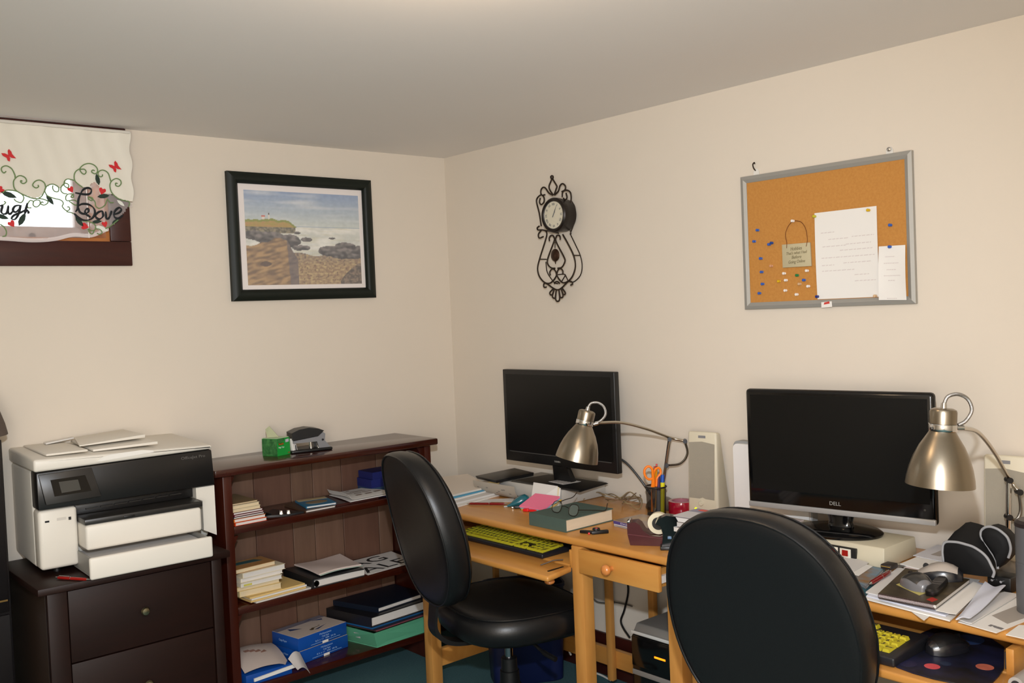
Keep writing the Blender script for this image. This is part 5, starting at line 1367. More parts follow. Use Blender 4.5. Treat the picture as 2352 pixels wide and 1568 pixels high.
# ------------------------------------------------------------------ things on and under the left desk
DT = 0.7505
LIGHTG = mat('light_grey_case', (186, 182, 174), 0.5)
def keyboard(label, loc, rz, unit, body_col, key_col, legends, margin=0.02, h=0.018, big=False):
    t = thing('keyboard', label, 'keyboard', loc, rz)
    W_, D_ = 22.6 * unit, 6.4 * unit
    bm_ = mat('kb_body_%d' % body_col[0], body_col, 0.45)
    km = mat('kb_key_%d_%d' % key_col[:2], key_col, 0.5)
    M().hexa([(-margin, -margin, 0), (W_ + margin, -margin, 0), (W_ + margin, D_ + margin, 0), (-margin, D_ + margin, 0)], [(-margin, -margin, h), (W_ + margin, -margin, h), (W_ + margin, D_ + margin, h * 1.5), (-margin, D_ + margin, h * 1.5)], 0.005, 3).build('body', bm_, t)
    keys = []
    def row(y, x, items):
        for it in items:
            if isinstance(it, (int, float)):
                x += it
            else:
                s, w_ = it if isinstance(it, tuple) else (it, 1)
                keys.append((x, y, w_, 1, s))
                x += w_
    row(5.35, 0, ['Esc', 1, 'F1', 'F2', 'F3', 'F4', .5, 'F5', 'F6', 'F7', 'F8', .5, 'F9', 'F10', 'F11', 'F12', .3, 'P', 'S', 'B'])
    row(4, 0, list('`1234567890-=') + [('Bk', 2), .3, 'I', 'H', 'U', .3, 'N', '/', '*', '-'])
    row(3, 0, [('Tab', 1.5)] + list('QWERTYUIOP[]') + [('\\', 1.5), .3, 'D', 'E', 'D', .3, '7', '8', '9'])
    row(2, 0, [('Caps', 1.75)] + list("ASDFGHJKL;'") + [('Ent', 2.25), .3, 3, .3, '4', '5', '6'])
    row(1, 0, [('Shift', 2.25)] + list('ZXCVBNM,./') + [('Shift', 2.75), .3, 1, '^', 1, .3, '1', '2', '3'])
    row(0, 0, [('Ctrl', 1.5), ('W', 1), ('Alt', 1.5), ('', 6), ('Alt', 1.5), ('W', 1), ('M', 1), ('Ctrl', 1.5), .3, '<', 'v', '>', .3, ('0', 2), '.'])
    keys.append((21.6, 2, 1, 2, '+'))
    keys.append((21.6, 0, 1, 2, 'Enter'))
    cache = {}
    for (x, y, w_, d_, s) in keys:
        kw, kd = w_ * unit, d_ * unit
        if (w_, d_) not in cache:
            g = unit * 0.05
            i = unit * 0.17
            o = M().hexa([(g, g, 0), (kw - g, g, 0), (kw - g, kd - g, 0), (g, kd - g, 0)], [(i, i * 0.8, 0.008), (kw - i, i * 0.8, 0.008), (kw - i, kd - i, 0.008), (i, kd - i, 0.008)])
            o = o.build('key', km, t, flat=True)
            cache[(w_, d_)] = o
        else:
            o = cache[(w_, d_)].copy()
            C.objects.link(o)
            o.parent = t
            ROOT[o.name] = ROOT[t.name]
        o.location = (x * unit, y * unit, h * (1 + 0.5 * y * unit / D_) + 0.0005)
        if legends and s:
            l = M().text(s, unit * (0.85 if len(s) == 1 else 0.42), Matrix.Translation(Vector((kw / 2, kd / 2, 0.0083))), 0.0002)
            l = l.build('legend', DARKINK, o, flat=True)
    return t
keyboard('yellow large print keyboard on the pulled out tray of the left desk', (-0.602, -0.775, 0.6555), -PI / 2, 0.0210, (22, 24, 30), (176, 168, 34), True, 0.012, 0.016)

def riser(y0, y1, x0, h, label, sw):
    t = thing('monitor_riser', label, 'stand', ((x0 - 0.01) / 2, (y0 + y1) / 2, DT))
    xb = -0.125 if sw else -0.02
    M().hexa([(x0, y1, DT), (xb, y1, DT), (xb, y0, DT), (x0, y0, DT)], [(x0 + 0.012, y1 + 0.004, DT + h), (xb, y1 + 0.004, DT + h), (xb, y0 - 0.004, DT + h), (x0 + 0.012, y0 - 0.004, DT + h)], 0.004, 2).build('case', LIGHTG if not sw else mat('beige_grey_case', (204, 194, 168), 0.5), t, world=True)
    return t
rs = riser(-0.62, -1.005, -0.272, 0.058, 'pale grey flat riser box under the left monitor', False)
M().box((-0.274, -0.95, DT + 0.004), (-0.2715, -0.60, DT + 0.009)).build('foot_strip', BLACK, rs, world=True)
# left monitor
def monitor(label, c, rz, w_, h_, logo, logo_sz, bezel, lower, strip, round_=0.004, wide_fit=None):
    """c = centre of the bottom edge of the panel"""
    t = thing('monitor', label, 'monitor', c, rz)
    # local: x to the viewer's right, y away from the viewer
    M().box((-w_ / 2, 0, 0), (w_ / 2, 0.028, h_), round_, 3).build('bezel', GLOSS if strip else BLACK, t)
    M().box((-w_ * 0.32, 0.0285, h_ * 0.2), (w_ * 0.32, 0.055, h_ * 0.85), 0.01, 3).build('rear_shell', BLACK, t)
    M().box((-w_ / 2 + bezel, -0.0012, lower), (w_ / 2 - bezel, -0.0002, h_ - bezel)).build('screen', SCREEN, t)
    if logo:
        M().text(logo, logo_sz, frame((-0.004, -0.0015, lower * (0.42 if not strip else 0.60)), (1, 0, 0), (0, 0, 1)), 0.0005, fit=wide_fit).build('logo', mat('logo_silver', (150, 148, 142), 0.4), t)
    return t
m1 = monitor('black television style monitor on the grey riser at the left desk', (-0.165, -0.886, 0.877), math.radians(-89), 0.637, 0.388, 'TOSHIBA', 0.010, 0.02, 0.045, False, 0.004, 0.036)
M().box((-0.29, -0.0016, 0.040), (0.29, -0.0002, 0.043)).build('trim_line', mat('dim_grey_trim', (70, 68, 66), 0.5), m1)
M().hexa([(-0.05, 0.02, -0.062), (0.05, 0.02, -0.062), (0.05, 0.05, -0.062), (-0.05, 0.05, -0.062)], [(-0.04, 0.004, -0.0005), (0.04, 0.004, -0.0005), (0.04, 0.027, -0.0005), (-0.04, 0.027, -0.0005)], 0.002).build('neck', BLACK, m1)
M().hexa([(-0.20, -0.088, -0.068), (0.20, -0.088, -0.068), (0.17, 0.11, -0.068), (-0.17, 0.11, -0.068)], [(-0.19, -0.080, -0.0622), (0.19, -0.080, -0.0622), (0.165, 0.10, -0.0622), (-0.165, 0.10, -0.0622)], 0.002).build('stand_base', BLACK, m1)
rc = thing('receipt', 'small printed receipt lying on the stand of the left monitor', 'paper', (-0.19, -0.93, 0.8155))
M().slab([(-0.2, -0.945), (-0.11, -0.955), (-0.10, -0.86), (-0.19, -0.85)], 0.8155, 0.0006).build('sheet', PAPER2, rc, world=True)
textlines([(-0.2, -0.945), (-0.11, -0.955), (-0.10, -0.86), (-0.19, -0.85)], 0.8162, 5, mat('receipt_ink', (110, 104, 100), 0.8), rc, 3, hh=0.09)
# black laptop-like slab at the left of the riser with a bent grey sheet below its edge
sb = thing('black_tablet', 'thin black wedge device jutting over the left end of the riser', 'device', (-0.2, -0.6, 0.8095))
M().hexa([(-0.318, -0.675, 0.8095), (-0.11, -0.672, 0.8095), (-0.08, -0.52, 0.8095), (-0.300, -0.525, 0.8095)], [(-0.325, -0.678, 0.822), (-0.11, -0.675, 0.824), (-0.08, -0.515, 0.824), (-0.306, -0.52, 0.822)], 0.002).build('shell', BLACK, sb, world=True)
gs = thing('curved_sheet', 'speckled grey sheet bulging off the riser front at the left', 'paper', (-0.3, -0.72, DT))
def gsf(u, v):
    y = -0.545 - 0.255 * u
    a = v * 1.9
    return (-0.284 - 0.040 * math.sin(a) * (1 - 0.2 * u), y + 0.018 * v, DT + 0.002 + 0.054 * (1 - math.cos(a)) / (1 - math.cos(1.9)))
M().sheet(gsf, 10, 14, 0.0008).build('sheet', mat('grey_sheet', (168, 158, 144), 0.7), gs, world=True)
o = M()
rnd = random.Random(5)
for k in range(14):
    p = Vector(gsf(rnd.uniform(.1, .9), rnd.uniform(.15, .75)))
    o.box((p.x - 0.0022, p.y - 0.006, p.z), (p.x - 0.0012, p.y + 0.006, p.z + 0.0025))
o.build('print', mat('speckle_ink', (110, 106, 100), 0.8), gs, world=True, kind='stuff')

# papers at the far left end
q = loc2([(-0.22,-0.488,0.75),(-0.128,-0.546,0.75),(0.009,-0.378,0.75),(-0.065,-0.275,0.75)])
sheets([(-0.22, -0.40), (-0.16, -0.60), (-0.05, -0.58), (-0.08, -0.38)], DT, 0.004, mat('yellow_folder', (206, 190, 128), 0.7), 'pale yellow folder at the back left end of the left desk', 'file_folder', 'folder')
zp = DT
pa = [('lowest white sheets of the paper pile at the left end of the desk', (1036,1160), (1166,1131), (1086,1100), (1008,1118), 0.006, PAPER),
      ('second layer of white sheets in the paper pile at the left end of the desk', (1040,1163), (1140,1137), (1075,1103), (1004,1126), 0.006, PAPER2)]
pq = [loc2([(-0.564,-0.705,0.753),(-0.229,-0.643,0.753),(-0.117,-0.282,0.753),(-0.343,-0.309,0.753)]), loc2([(-0.558,-0.673,0.76),(-0.277,-0.638,0.76),(-0.13,-0.274,0.76),(-0.358,-0.317,0.76)]),
      loc2([(-0.553,-0.639,0.767),(-0.256,-0.585,0.767),(-0.138,-0.272,0.767),(-0.335,-0.273,0.767)]), loc2([(-0.544,-0.621,0.772),(-0.265,-0.584,0.772),(-0.137,-0.264,0.772),(-0.315,-0.24,0.772)]), loc2([(-0.539,-0.597,0.777),(-0.261,-0.569,0.777),(-0.131,-0.244,0.777),(-0.297,-0.202,0.777)])]
labs = ['lowest and widest white sheets of the paper pile at the left desk end', 'white sheets second from the bottom of the paper pile at the left desk end', 'white sheets just under the cyan edged folder at the left desk end', 'cyan edged folder in the paper pile at the left desk end', 'topmost cream white sheets of the paper pile at the left desk end']
for i, q in enumerate(pq):
    h = (0.004, 0.007, 0.005, 0.0025, 0.007)[i]
    sheets(q, zp, h, (PAPER, PAPER2, PAPER, mat('cyan_folder', (70, 160, 200), 0.6), mat('warm_paper', (226, 214, 200), 0.8))[i], labs[i], 'paper_stack' if i != 3 else 'file_folder', 'paper' if i != 3 else 'folder', 'paper pile at the left desk end')
    zp += h + 0.0004
q = loc2([(-0.483,-0.683,0.75),(-0.336,-0.793,0.75),(-0.285,-0.745,0.75),(-0.402,-0.648,0.75)])
sheets(q, DT, 0.0012, PAPER2, 'single white sheet lying behind the maroon pen', 'paper_sheet', 'paper')
q = [(-0.489,-0.69,0.758),(-0.394,-0.829,0.758)]
pen((q[0][0], q[0][1], DT + 0.0055), (q[1][0], q[1][1], DT + 0.0055), MAROON, 'maroon ball pen with shiny trim at the front of the left desk')
# white cards, sticky note pad
q = loc2([(-0.409,-0.966,0.75),(-0.395,-1.084,0.75),(-0.058,-0.837,0.75),(-0.048,-0.656,0.75)])
cp_ = thing('card_stack', 'stack of white cards leaning on the riser behind the pink note pad', 'card', (-0.33, -0.86, DT))
for i, (dz, dq, m) in enumerate(((0.0, 0.0, PAPER), (0.003, 0.008, CREAM), (0.006, 0.016, PAPER))):
    f_, b_ = [[(-0.365,-0.945,0.75),(-0.336,-1.06,0.75)][k] for k in (0, 1)]
    M().hexa([(f_[0] + 0.0, f_[1] + dq, DT + dz), (b_[0], b_[1] + dq, DT + dz), (-0.275, -1.010 + dq, DT + 0.068 + dz), (-0.275, -0.870 + dq, DT + 0.068 + dz)],
             [(f_[0] + 0.0, f_[1] + dq, DT + dz + 0.002), (b_[0], b_[1] + dq, DT + dz + 0.002), (-0.275, -1.010 + dq, DT + 0.070 + dz), (-0.275, -0.870 + dq, DT + 0.070 + dz)]).build('card', m, cp_, world=True)
np_ = thing('note_pad', 'pink sticky note pad with blue and yellow pads beneath it', 'note pad', (-0.4, -0.86, DT))
a = [[(-0.416,-0.931,0.75),(-0.401,-1.052,0.75)][k] for k in (0, 1)]
d0 = Vector((0.085, 0.0, 0.034))
for i, (c, dy, t_) in enumerate((((214, 170, 60), -0.010, 0.005), ((140, 170, 190), -0.004, 0.004), ((238, 120, 150), 0.0, 0.006))):
    z_ = DT + 0.0005 + (0, 0.0055, 0.0102)[i]
    P0, P1 = Vector((a[0][0] - 0.006, a[0][1] + dy, z_)), Vector((a[1][0] - 0.006, a[1][1] + dy, z_))
    up = Vector((0, 0, t_))
    M().hexa([P0, P1, P1 + d0, P0 + d0], [P0 + up, P1 + up, P1 + d0 + up, P0 + d0 + up]).build('pad', mat('pad_%d' % i, c, 0.8), np_, world=True)
# correction tape, dark clip, red clip
q = [(-0.417,-0.851,0.75),(-0.351,-0.884,0.75)]
ctp = thing('correction_tape', 'teal teardrop correction tape in front of the note pad', 'correction tape', (q[0][0], q[0][1], DT))
d = Vector(q[1]) - Vector(q[0])
ang = math.atan2(d.y, d.x)
TEAL = mat('teal_plastic', (22, 92, 104), 0.25, coat=0.3)
R = []
for u, w_, h_ in ((0, .004, .006), (.018, .010, .015), (.035, .017, .029), (.055, .023, .041), (.074, .024, .044), (.088, .018, .036), (.096, .005, .014)):
    R.append([(u, w_ * math.cos(2 * PI * k / 16), max(0.0, h_ * 0.5 * (1 + math.sin(2 * PI * k / 16)))) for k in range(16)])
M().at(Matrix.Rotation(ang, 4, 'Z')).loft(R).build('shell', TEAL, ctp)
M().at(Matrix.Rotation(ang, 4, 'Z')).box((-0.012, -0.004, 0.001), (0.002, 0.004, 0.004)).build('tip', mat('pale_tip', (200, 206, 204), 0.4), ctp)
q = [(-0.428,-0.889,0.75),(-0.373,-0.935,0.75)]
kc = thing('pocket_knife', 'small black clasp with shiny end before the teal correction tape', 'clip', (q[0][0], q[0][1], DT))
d = Vector(q[1]) - Vector(q[0])
m4 = Matrix.Rotation(math.atan2(d.y, d.x), 4, 'Z')
L = d.length
M().at(m4).box((0.012, -0.006, 0.0005), (L, 0.006, 0.0095), 0.002).build('body', BLACK, kc)
M().at(m4).box((0.0, -0.005, 0.001), (0.0115, 0.005, 0.008), 0.002).build('clasp', CHROME, kc)
q = [(-0.431,-0.963,0.75),(-0.402,-1.025,0.75)]
lt_ = thing('lighter', 'small translucent red plastic case at the corner of the green book', 'lighter', (q[0][0], q[0][1], DT))
d = Vector(q[1]) - Vector(q[0])
m4 = Matrix.Rotation(math.atan2(d.y, d.x), 4, 'Z')
L = d.length
RED = mat('bright_red_plastic', (222, 30, 36), 0.25, coat=0.3)
M().at(m4).box((0.0, -0.007, 0.0005), (L * 0.34, 0.007, 0.012), 0.003).build('cap', RED, lt_)
M().at(m4).box((L * 0.345, -0.006, 0.001), (L, 0.006, 0.010), 0.003).build('body', RED, lt_)
# green book with spectacles
z0_ = DT
gq = loc2([(-0.569,-1.151,0.75),(-0.57,-1.338,0.75),(-0.309,-1.312,0.75),(-0.33,-1.142,0.75)])
gq = rq(gq[0], gq[1], 0.235)
bk = book(gq, DT, 0.044, mat('green_cloth', (74, 92, 84), 0.65), 'thick green cloth-bound book carrying a pair of spectacles', 0, mat('page_block', (224, 206, 180), 0.8, noise=((206, 186, 158), 40, (0.4, 0.4, 22), 0.3)), 'book', 'book', None, 0.003, 0.965)
bk.children[3]['label'] = 'pale worn spine edge'
gl = thing('spectacles', 'pair of thin framed spectacles resting open on the green book', 'spectacles', (gq[0][0] + 0.05, gq[0][1], DT + 0.045))
BT = DT + 0.0445
WIRE = mat('dark_wire', (54, 44, 36), 0.35, 0.8)
LENS = mat('spectacle_lens', (150, 160, 150), 0.03, alpha=0.22, spec=0.6)
lc = [(-0.504,-1.228,0.815),(-0.509,-1.317,0.815)]
ld = (Vector(lc[1]) - Vector(lc[0])).normalized()
for i, p in enumerate(lc):
    P = []
    for k in range(24):
        a = 2 * PI * k / 24
        ex = 0.024 * math.copysign(abs(math.cos(a)) ** 0.75, math.cos(a))
        ey = 0.0185 * math.copysign(abs(math.sin(a)) ** 0.75, math.sin(a))
        P.append(Vector((p[0], p[1], BT + 0.0195)) + ld * ex + Vector((0.008 * (ey / 0.0185), 0, ey)))
    M().tube(P, 0.0013, 6, True).build('rim', WIRE, gl, world=True)
    M().faces(P, [tuple(range(24))]).build('lens', LENS, gl, world=True)
a_, b_ = Vector((lc[0][0], lc[0][1], BT + 0.023)), Vector((lc[1][0], lc[1][1], BT + 0.023))
M().tube(smooth_line([a_ + ld * 0.0245, (a_ + b_) / 2 + Vector((-0.002, 0, 0.004)), b_ - ld * 0.0245], 5), 0.0013, 6).build('bridge', WIRE, gl, world=True)
back = Vector((0.13, 0.012, -0.004))
t0 = a_ - ld * 0.0245
t1 = b_ + ld * 0.0245
M().tube(smooth_line([t0, t0 + Vector((0.004, 0.002, 0)), t0 + Vector((0.08, 0.02, 0.002)), t0 + Vector((0.125, 0.024, 0.004)), t0 + Vector((0.150, 0.026, 0.018))], 5), 0.0015, 6).build('temple', WIRE, gl, world=True)
M().tube(smooth_line([t1, t1 + Vector((0.004, -0.002, 0)), t1 + Vector((0.07, -0.018, -0.010)), t1 + Vector((0.112, -0.020, -0.017)), t1 + Vector((0.125, -0.020, 0.006))], 5), 0.0015, 6).build('temple', WIRE, gl, world=True)

# flash drives, DVD cases, tape dispenser, stapler
q = [(-0.551,-1.381,0.75),(-0.48,-1.46,0.75)]
fd = thing('flash_drive', 'black flash drives with red ends clipped together beside the green book', 'flash drive', (q[0][0], q[0][1], DT))
d = Vector(q[1]) - Vector(q[0])
m4 = Matrix.Rotation(math.atan2(d.y, d.x), 4, 'Z')
L = d.length
M().at(m4).hexa([(0.002, 0.004, 0.0005), (L * .5, -0.016, 0.0005), (L * .5 + .006, -0.002, 0.0005), (0.008, 0.018, 0.0005)], [(0.002, 0.004, 0.010), (L * .5, -0.016, 0.010), (L * .5 + .006, -0.002, 0.010), (0.008, 0.018, 0.010)], 0.002).build('left_drive', BLACK, fd)
M().at(m4).hexa([(L * .42, -0.022, 0.0005), (L * .95, -0.004, 0.0005), (L * .92, 0.012, 0.0005), (L * .40, -0.004, 0.0005)], [(L * .42, -0.022, 0.011), (L * .95, -0.004, 0.011), (L * .92, 0.012, 0.011), (L * .40, -0.004, 0.011)], 0.002).build('right_drive', BLACK, fd)
M().at(m4).cyl((L * .55, 0.008, 0.0112), (L * .55, 0.008, 0.016), 0.014, 0.012).build('cap', BLACK, fd)
M().at(m4).box((L * .52, 0.0, 0.0162), (L * .60, 0.006, 0.0175), 0.0004).build('red_mark', RED, fd)
M().at(m4).box((L * .30, -0.020, 0.001), (L * .36, -0.0145, 0.007), 0.001).build('red_end', RED, fd)
CASEP = mat('clear_case', (196, 190, 190), 0.15, alpha=0.5)
PURP = mat('purple_sleeve', (70, 62, 128), 0.35)
def disc_case(q, z, label, top, sp, name='disc_case', group=None, h=0.011):
    cx, cy = sum(p[0] for p in q) / 4, sum(p[1] for p in q) / 4
    t = thing(name, label, 'disc case', (cx, cy, z), 0, group)
    M().slab(q, z, h - 0.0016).build('tray', sp, t, world=True)
    M().slab(q, z + h - 0.0015, 0.0015).build('lid', top, t, world=True)
    return t
q = loc2([(-0.397,-1.399,0.75),(-0.417,-1.615,0.75),(-0.207,-1.532,0.75),(-0.191,-1.346,0.75)])
q = rq(q[0], q[1], 0.135)
t = disc_case(q, DT, 'lower clear disc case sticking out under the purple edged one', PAPER, CASEP, h=0.008)
q2 = [(p[0] + 0.002, p[1] + 0.004) for p in q]
t = disc_case(q2, DT + 0.0085, 'purple edged film disc case lying behind the tape dispenser', mat('case_picture', (150, 134, 130), 0.25, noise=((186, 150, 96), 18, (1, 1, 1), 0.2), coat=0.5), PURP, h=0.012)
e0, e1 = Vector((*q2[0], DT + 0.0085)), Vector((*q2[1], DT + 0.0085))
M().at(frame(e0, e1 - e0, (0, 0, 1))).text('Double Feature', 0.008, Matrix.Translation(Vector(((e1 - e0).length * 0.42, 0.0055, 0.0003))), 0.0002, fit=(e1 - e0).length * 0.5).build('lettering', PAPER2, t, world=True)
# tape dispenser
q = [(-0.554,-1.629,0.75),(-0.529,-1.712,0.75)]
td = thing('tape_dispenser', 'maroon desk tape dispenser holding a roll of cream tape', 'tape dispenser', (q[0][0], q[0][1], DT), math.radians(-58))
MP = mat('maroon_plastic', (66, 10, 18), 0.3, coat=0.2)
side = [(-0.010, 0.0), (0.135, 0.0), (0.150, 0.022), (0.150, 0.050), (0.128, 0.062), (0.112, 0.040), (0.085, 0.030), (0.055, 0.032), (0.034, 0.046), (0.022, 0.066), (0.010, 0.074), (-0.018, 0.070), (-0.018, 0.036)]
M().at(frame((0, 0.0, 0), (1, 0, 0), (0, 0, 1))).prism(side, -0.052, 0.0).build('body', MP, td)
M().at(frame((0, 0.001, 0), (1, 0, 0), (0, 0, 1))).prism([(-0.0165, 0.034), (0.1495, 0.018), (0.1495, 0.020), (-0.0165, 0.036)], -0.001, 0.0015).build('seam', mat('maroon_seam', (96, 40, 46), 0.4), td)
m4 = frame((0.078, 0.010, 0.066), (1, 0, 0), (0, 0, 1))
M().at(m4).lathe([(0.020, -0.036), (0.034, -0.036), (0.034, -0.014), (0.020, -0.014), (0.020, -0.036)], 36).build('roll', mat('cream_tape', (226, 214, 184), 0.5), td)
M().at(m4).lathe([(0.0005, -0.039), (0.0195, -0.039), (0.0195, -0.011), (0.0005, -0.011)], 28).build('spool', BLACK, td)
M().box((-0.0185, 0.002, 0.0705), (-0.010, 0.050, 0.0775), 0.0004).build('cutter', CHROME, td)
# stapler standing on end
q = [(-0.546,-1.725,0.75),(-0.501,-1.745,0.75)]
sp = thing('stapler', 'black stapler standing on end right of the tape dispenser', 'stapler', (q[0][0] - 0.005, q[0][1] - 0.012, DT), math.radians(-50))
M().box((0.0, 0.0, 0.0), (0.052, 0.045, 0.011), 0.003).build('foot_plate', BLACK, sp)
M().at(frame((0, 0.0, 0), (1, 0, 0), (0, 0, 1))).prism([(0.006, 0.0112), (0.046, 0.0112), (0.050, 0.05), (0.060, 0.085), (0.050, 0.104), (0.022, 0.108), (-0.004, 0.096), (-0.012, 0.082), (0.004, 0.074), (0.010, 0.05)], -0.040, -0.004).build('arm', GLOSS, sp)
M().box((0.051, 0.008, 0.028), (0.057, 0.036, 0.034), 0.001).build('staple_channel', CHROME, sp)
M().box((0.024, -0.0015, 0.036), (0.036, 0.0035, 0.044), 0.001).build('label_plate', mat('blue_white_plate', (96, 124, 156), 0.3), sp)
# stack of disc cases behind the chair
zq_ = DT
sq = loc2([(-0.518,-1.759,0.75),(-0.512,-1.912,0.75)])
base = rq(sq[0], sq[1], 0.135)
M_ = [('lowest', (206, 198, 190)), ('second', (214, 208, 202)), ('third', (220, 214, 208)), ('fourth', (216, 210, 204)), ('fifth', (222, 216, 210)), ('sixth', (210, 204, 200)), ('topmost', (224, 220, 216))]
for i, (nm_, c) in enumerate(M_):
    dx = (0.0, 0.003, -0.003, 0.002, -0.002, 0.004, 0.006)[i]
    t = disc_case([(p[0] + dx, p[1] + dx) for p in base], zq_, '%s white edged disc case of the stack behind the right chair' % nm_, mat('case_edge_dark', (120, 108, 100), 0.3), mat('case_%d' % i, c, 0.4), 'disc_case', 'disc cases stacked behind the right chair', 0.0145)
    zq_ += 0.0149
Q3 = [(p[0] + 0.006, p[1] + 0.006, 0) for p in base]
M().slab([lerp2(Q3, *uv) for uv in ((.01, .01), (.99, .01), (.99, .99), (.01, .99))], zq_ - 0.0003, 0.0004).build('cover_print', mat('cover_purple', (96, 92, 140), 0.35, noise=((150, 150, 170), 14, (1, 1, 1), 0.2)), t, world=True)
M().slab([lerp2(Q3, *uv) for uv in ((.15, .80), (.55, .80), (.55, .94), (.15, .94))], zq_ + 0.0002, 0.0004).build('red_title', mat('title_red', (220, 70, 50), 0.4), t, world=True)
M().slab([lerp2(Q3, *uv) for uv in ((.01, .01), (.99, .01), (.99, .62), (.01, .62))], zq_ + 0.0002, 0.0004).build('white_panel', mat('cover_white', (206, 204, 208), 0.35), t, world=True)
pc = thing('card', 'folded white card at the foot of the disc case stack', 'card', (sq[0][0] - 0.03, sq[0][1] - 0.03, DT))
a = [(-0.456,-1.696,0.75),(-0.55,-1.787,0.75),(-0.536,-1.803,0.75),(-0.456,-1.731,0.75)]
M().hexa([(p[0] - 0.016, p[1] - 0.016, DT) for p in a], [(p[0] - 0.016, p[1] - 0.016, DT + 0.006) for p in a]).build('leaf', PAPER, pc, world=True)

# pencil cup and its contents
q = [(-0.169,-1.399,0.75)][0]
CX, CY = q[0] + 0.004, q[1] + 0.004
cup = thing('pencil_cup', 'black wire mesh pencil cup holding scissors and pens', 'cup', (CX, CY, DT))
MESHM = mat('black_mesh', (24, 24, 26), 0.4, 0.3, alpha=0.52)
o = M()
o.loft([[(r * math.cos(2 * PI * k / 40), r * math.sin(2 * PI * k / 40), z) for k in range(40)] for r, z in ((0.0335, 0.004), (0.037, 0.102))], False, False)
o.build('mesh_wall', MESHM, cup)
M().lathe([(0.0005, 0.0), (0.034, 0.0), (0.0345, 0.005), (0.033, 0.0055), (0.0005, 0.003)], 40).build('base', BLACK, cup)
M().tube([(0.0375 * math.cos(2 * PI * k / 40), 0.0375 * math.sin(2 * PI * k / 40), 0.103) for k in range(40)], 0.0028, 8, True).build('rim', BLACK, cup)
RT, BK_ = Vector((0.756, -0.655, 0)), Vector((0.655, 0.756, 0))     # across and behind, as seen from the room
def stick(name, label, cat, bx, tx, H_, parts, bb=0.0, tb=0.0):
    b = Vector((CX, CY, DT + 0.0065)) + RT * bx + BK_ * bb
    tp = Vector((CX, CY, DT + 0.0065)) + RT * tx + BK_ * tb + Vector((0, 0, H_))
    t = thing(name, label, cat, tuple(b), 0)
    d = tp - b
    L = d.length
    m4 = d.to_track_quat('Z', 'Y').to_matrix().to_4x4()
    for n, r0, r1, z0, z1, m, ns in parts:
        M().at(m4).cyl((0, 0, z0 * L), (0, 0, z1 * L), r0, r1, ns).build(n, m, t)
    return t
ORG = mat('orange_plastic', (246, 128, 20), 0.35)
PENC = mat('pencil_yellow', (226, 150, 18), 0.4)
stick('pencil', 'yellow pencil with a red eraser, left of the two in the cup', 'pencil', -0.012, 0.000, 0.168, (('tip', .0005, .0037, 0, .08, CREAM, 6), ('shaft', .0038, .0038, .0801, .93, PENC, 6), ('ferrule', .0039, .0039, .9301, .965, BRASS, 12), ('eraser', .0036, .0036, .9651, 1, mat('eraser_red', (190, 50, 40), 0.7), 12)), 0.004, 0.010)
stick('pencil', 'yellow pencil with a shiny ferrule, right of the two in the cup', 'pencil', -0.005, 0.009, 0.175, (('tip', .0005, .0037, 0, .08, CREAM, 6), ('shaft', .0038, .0038, .0801, .92, PENC, 6), ('ferrule', .0039, .0039, .9201, .96, CHROME, 12), ('eraser', .0036, .0036, .9601, 1, mat('eraser_pink', (210, 90, 90), 0.7), 12)), 0.014, 0.020)
stick('pen', 'red capped pen low in the cup behind the scissors', 'pen', -0.014, -0.006, 0.138, (('barrel', .004, .0045, 0, .85, ORG, 12), ('cap', .0045, .0035, .8501, 1, RED, 12)), 0.022, 0.028)
stick('marker', 'dark purple marker in the mesh cup', 'marker', 0.006, 0.011, 0.134, (('barrel', .0068, .0072, 0, .62, mat('grey_barrel', (120, 120, 124), 0.4), 14), ('cap', .0074, .006, .6201, 1, mat('deep_purple', (64, 40, 84), 0.35), 14)), -0.006, -0.004)
stick('highlighter', 'yellow highlighter with a blue cap in the mesh cup', 'highlighter', 0.019, 0.026, 0.138, (('barrel', .0085, .0088, 0, .80, mat('neon_yellow', (226, 216, 30), 0.4), 16), ('cap', .0072, .0066, .8001, 1, mat('cap_blue', (34, 84, 180), 0.35), 16)), -0.002, 0.0)
sc_ = thing('scissors', 'orange handled scissors standing in the mesh pencil cup', 'scissors', (CX, CY, DT + 0.006))
def onplane(x, z, b=0.0):
    p = RT * x + BK_ * b + Vector((0, 0, z))
    return p
P = [onplane(x, z, -0.014) for x, z in ((-0.016, 0.098), (-0.013, 0.115), (-0.014, 0.128), (-0.024, 0.126), (-0.034, 0.132), (-0.041, 0.146), (-0.040, 0.162), (-0.031, 0.172), (-0.021, 0.172), (-0.013, 0.163), (-0.012, 0.148), (-0.011, 0.132), (-0.009, 0.115), (-0.010, 0.098))]
M().tube(smooth_line(P, 4), 0.0046, 8).build('left_handle', ORG, sc_)
P = [onplane(x, z, -0.006) for x, z in ((-0.006, 0.098), (-0.006, 0.115), (-0.008, 0.135), (-0.006, 0.150), (0.002, 0.162), (0.012, 0.165), (0.018, 0.157), (0.018, 0.145), (0.010, 0.135), (0.004, 0.126), (0.003, 0.112), (0.001, 0.098))]
M().tube(smooth_line(P, 4), 0.0046, 8).build('right_handle', ORG, sc_)
M().hexa([onplane(-0.015, 0.002, -0.010), onplane(-0.010, 0.002, -0.010), onplane(-0.010, 0.002, -0.008), onplane(-0.015, 0.002, -0.008)], [onplane(-0.017, 0.0975, -0.012), onplane(-0.001, 0.0975, -0.012), onplane(-0.001, 0.0975, -0.008), onplane(-0.017, 0.0975, -0.008)]).build('blades', CHROME, sc_)

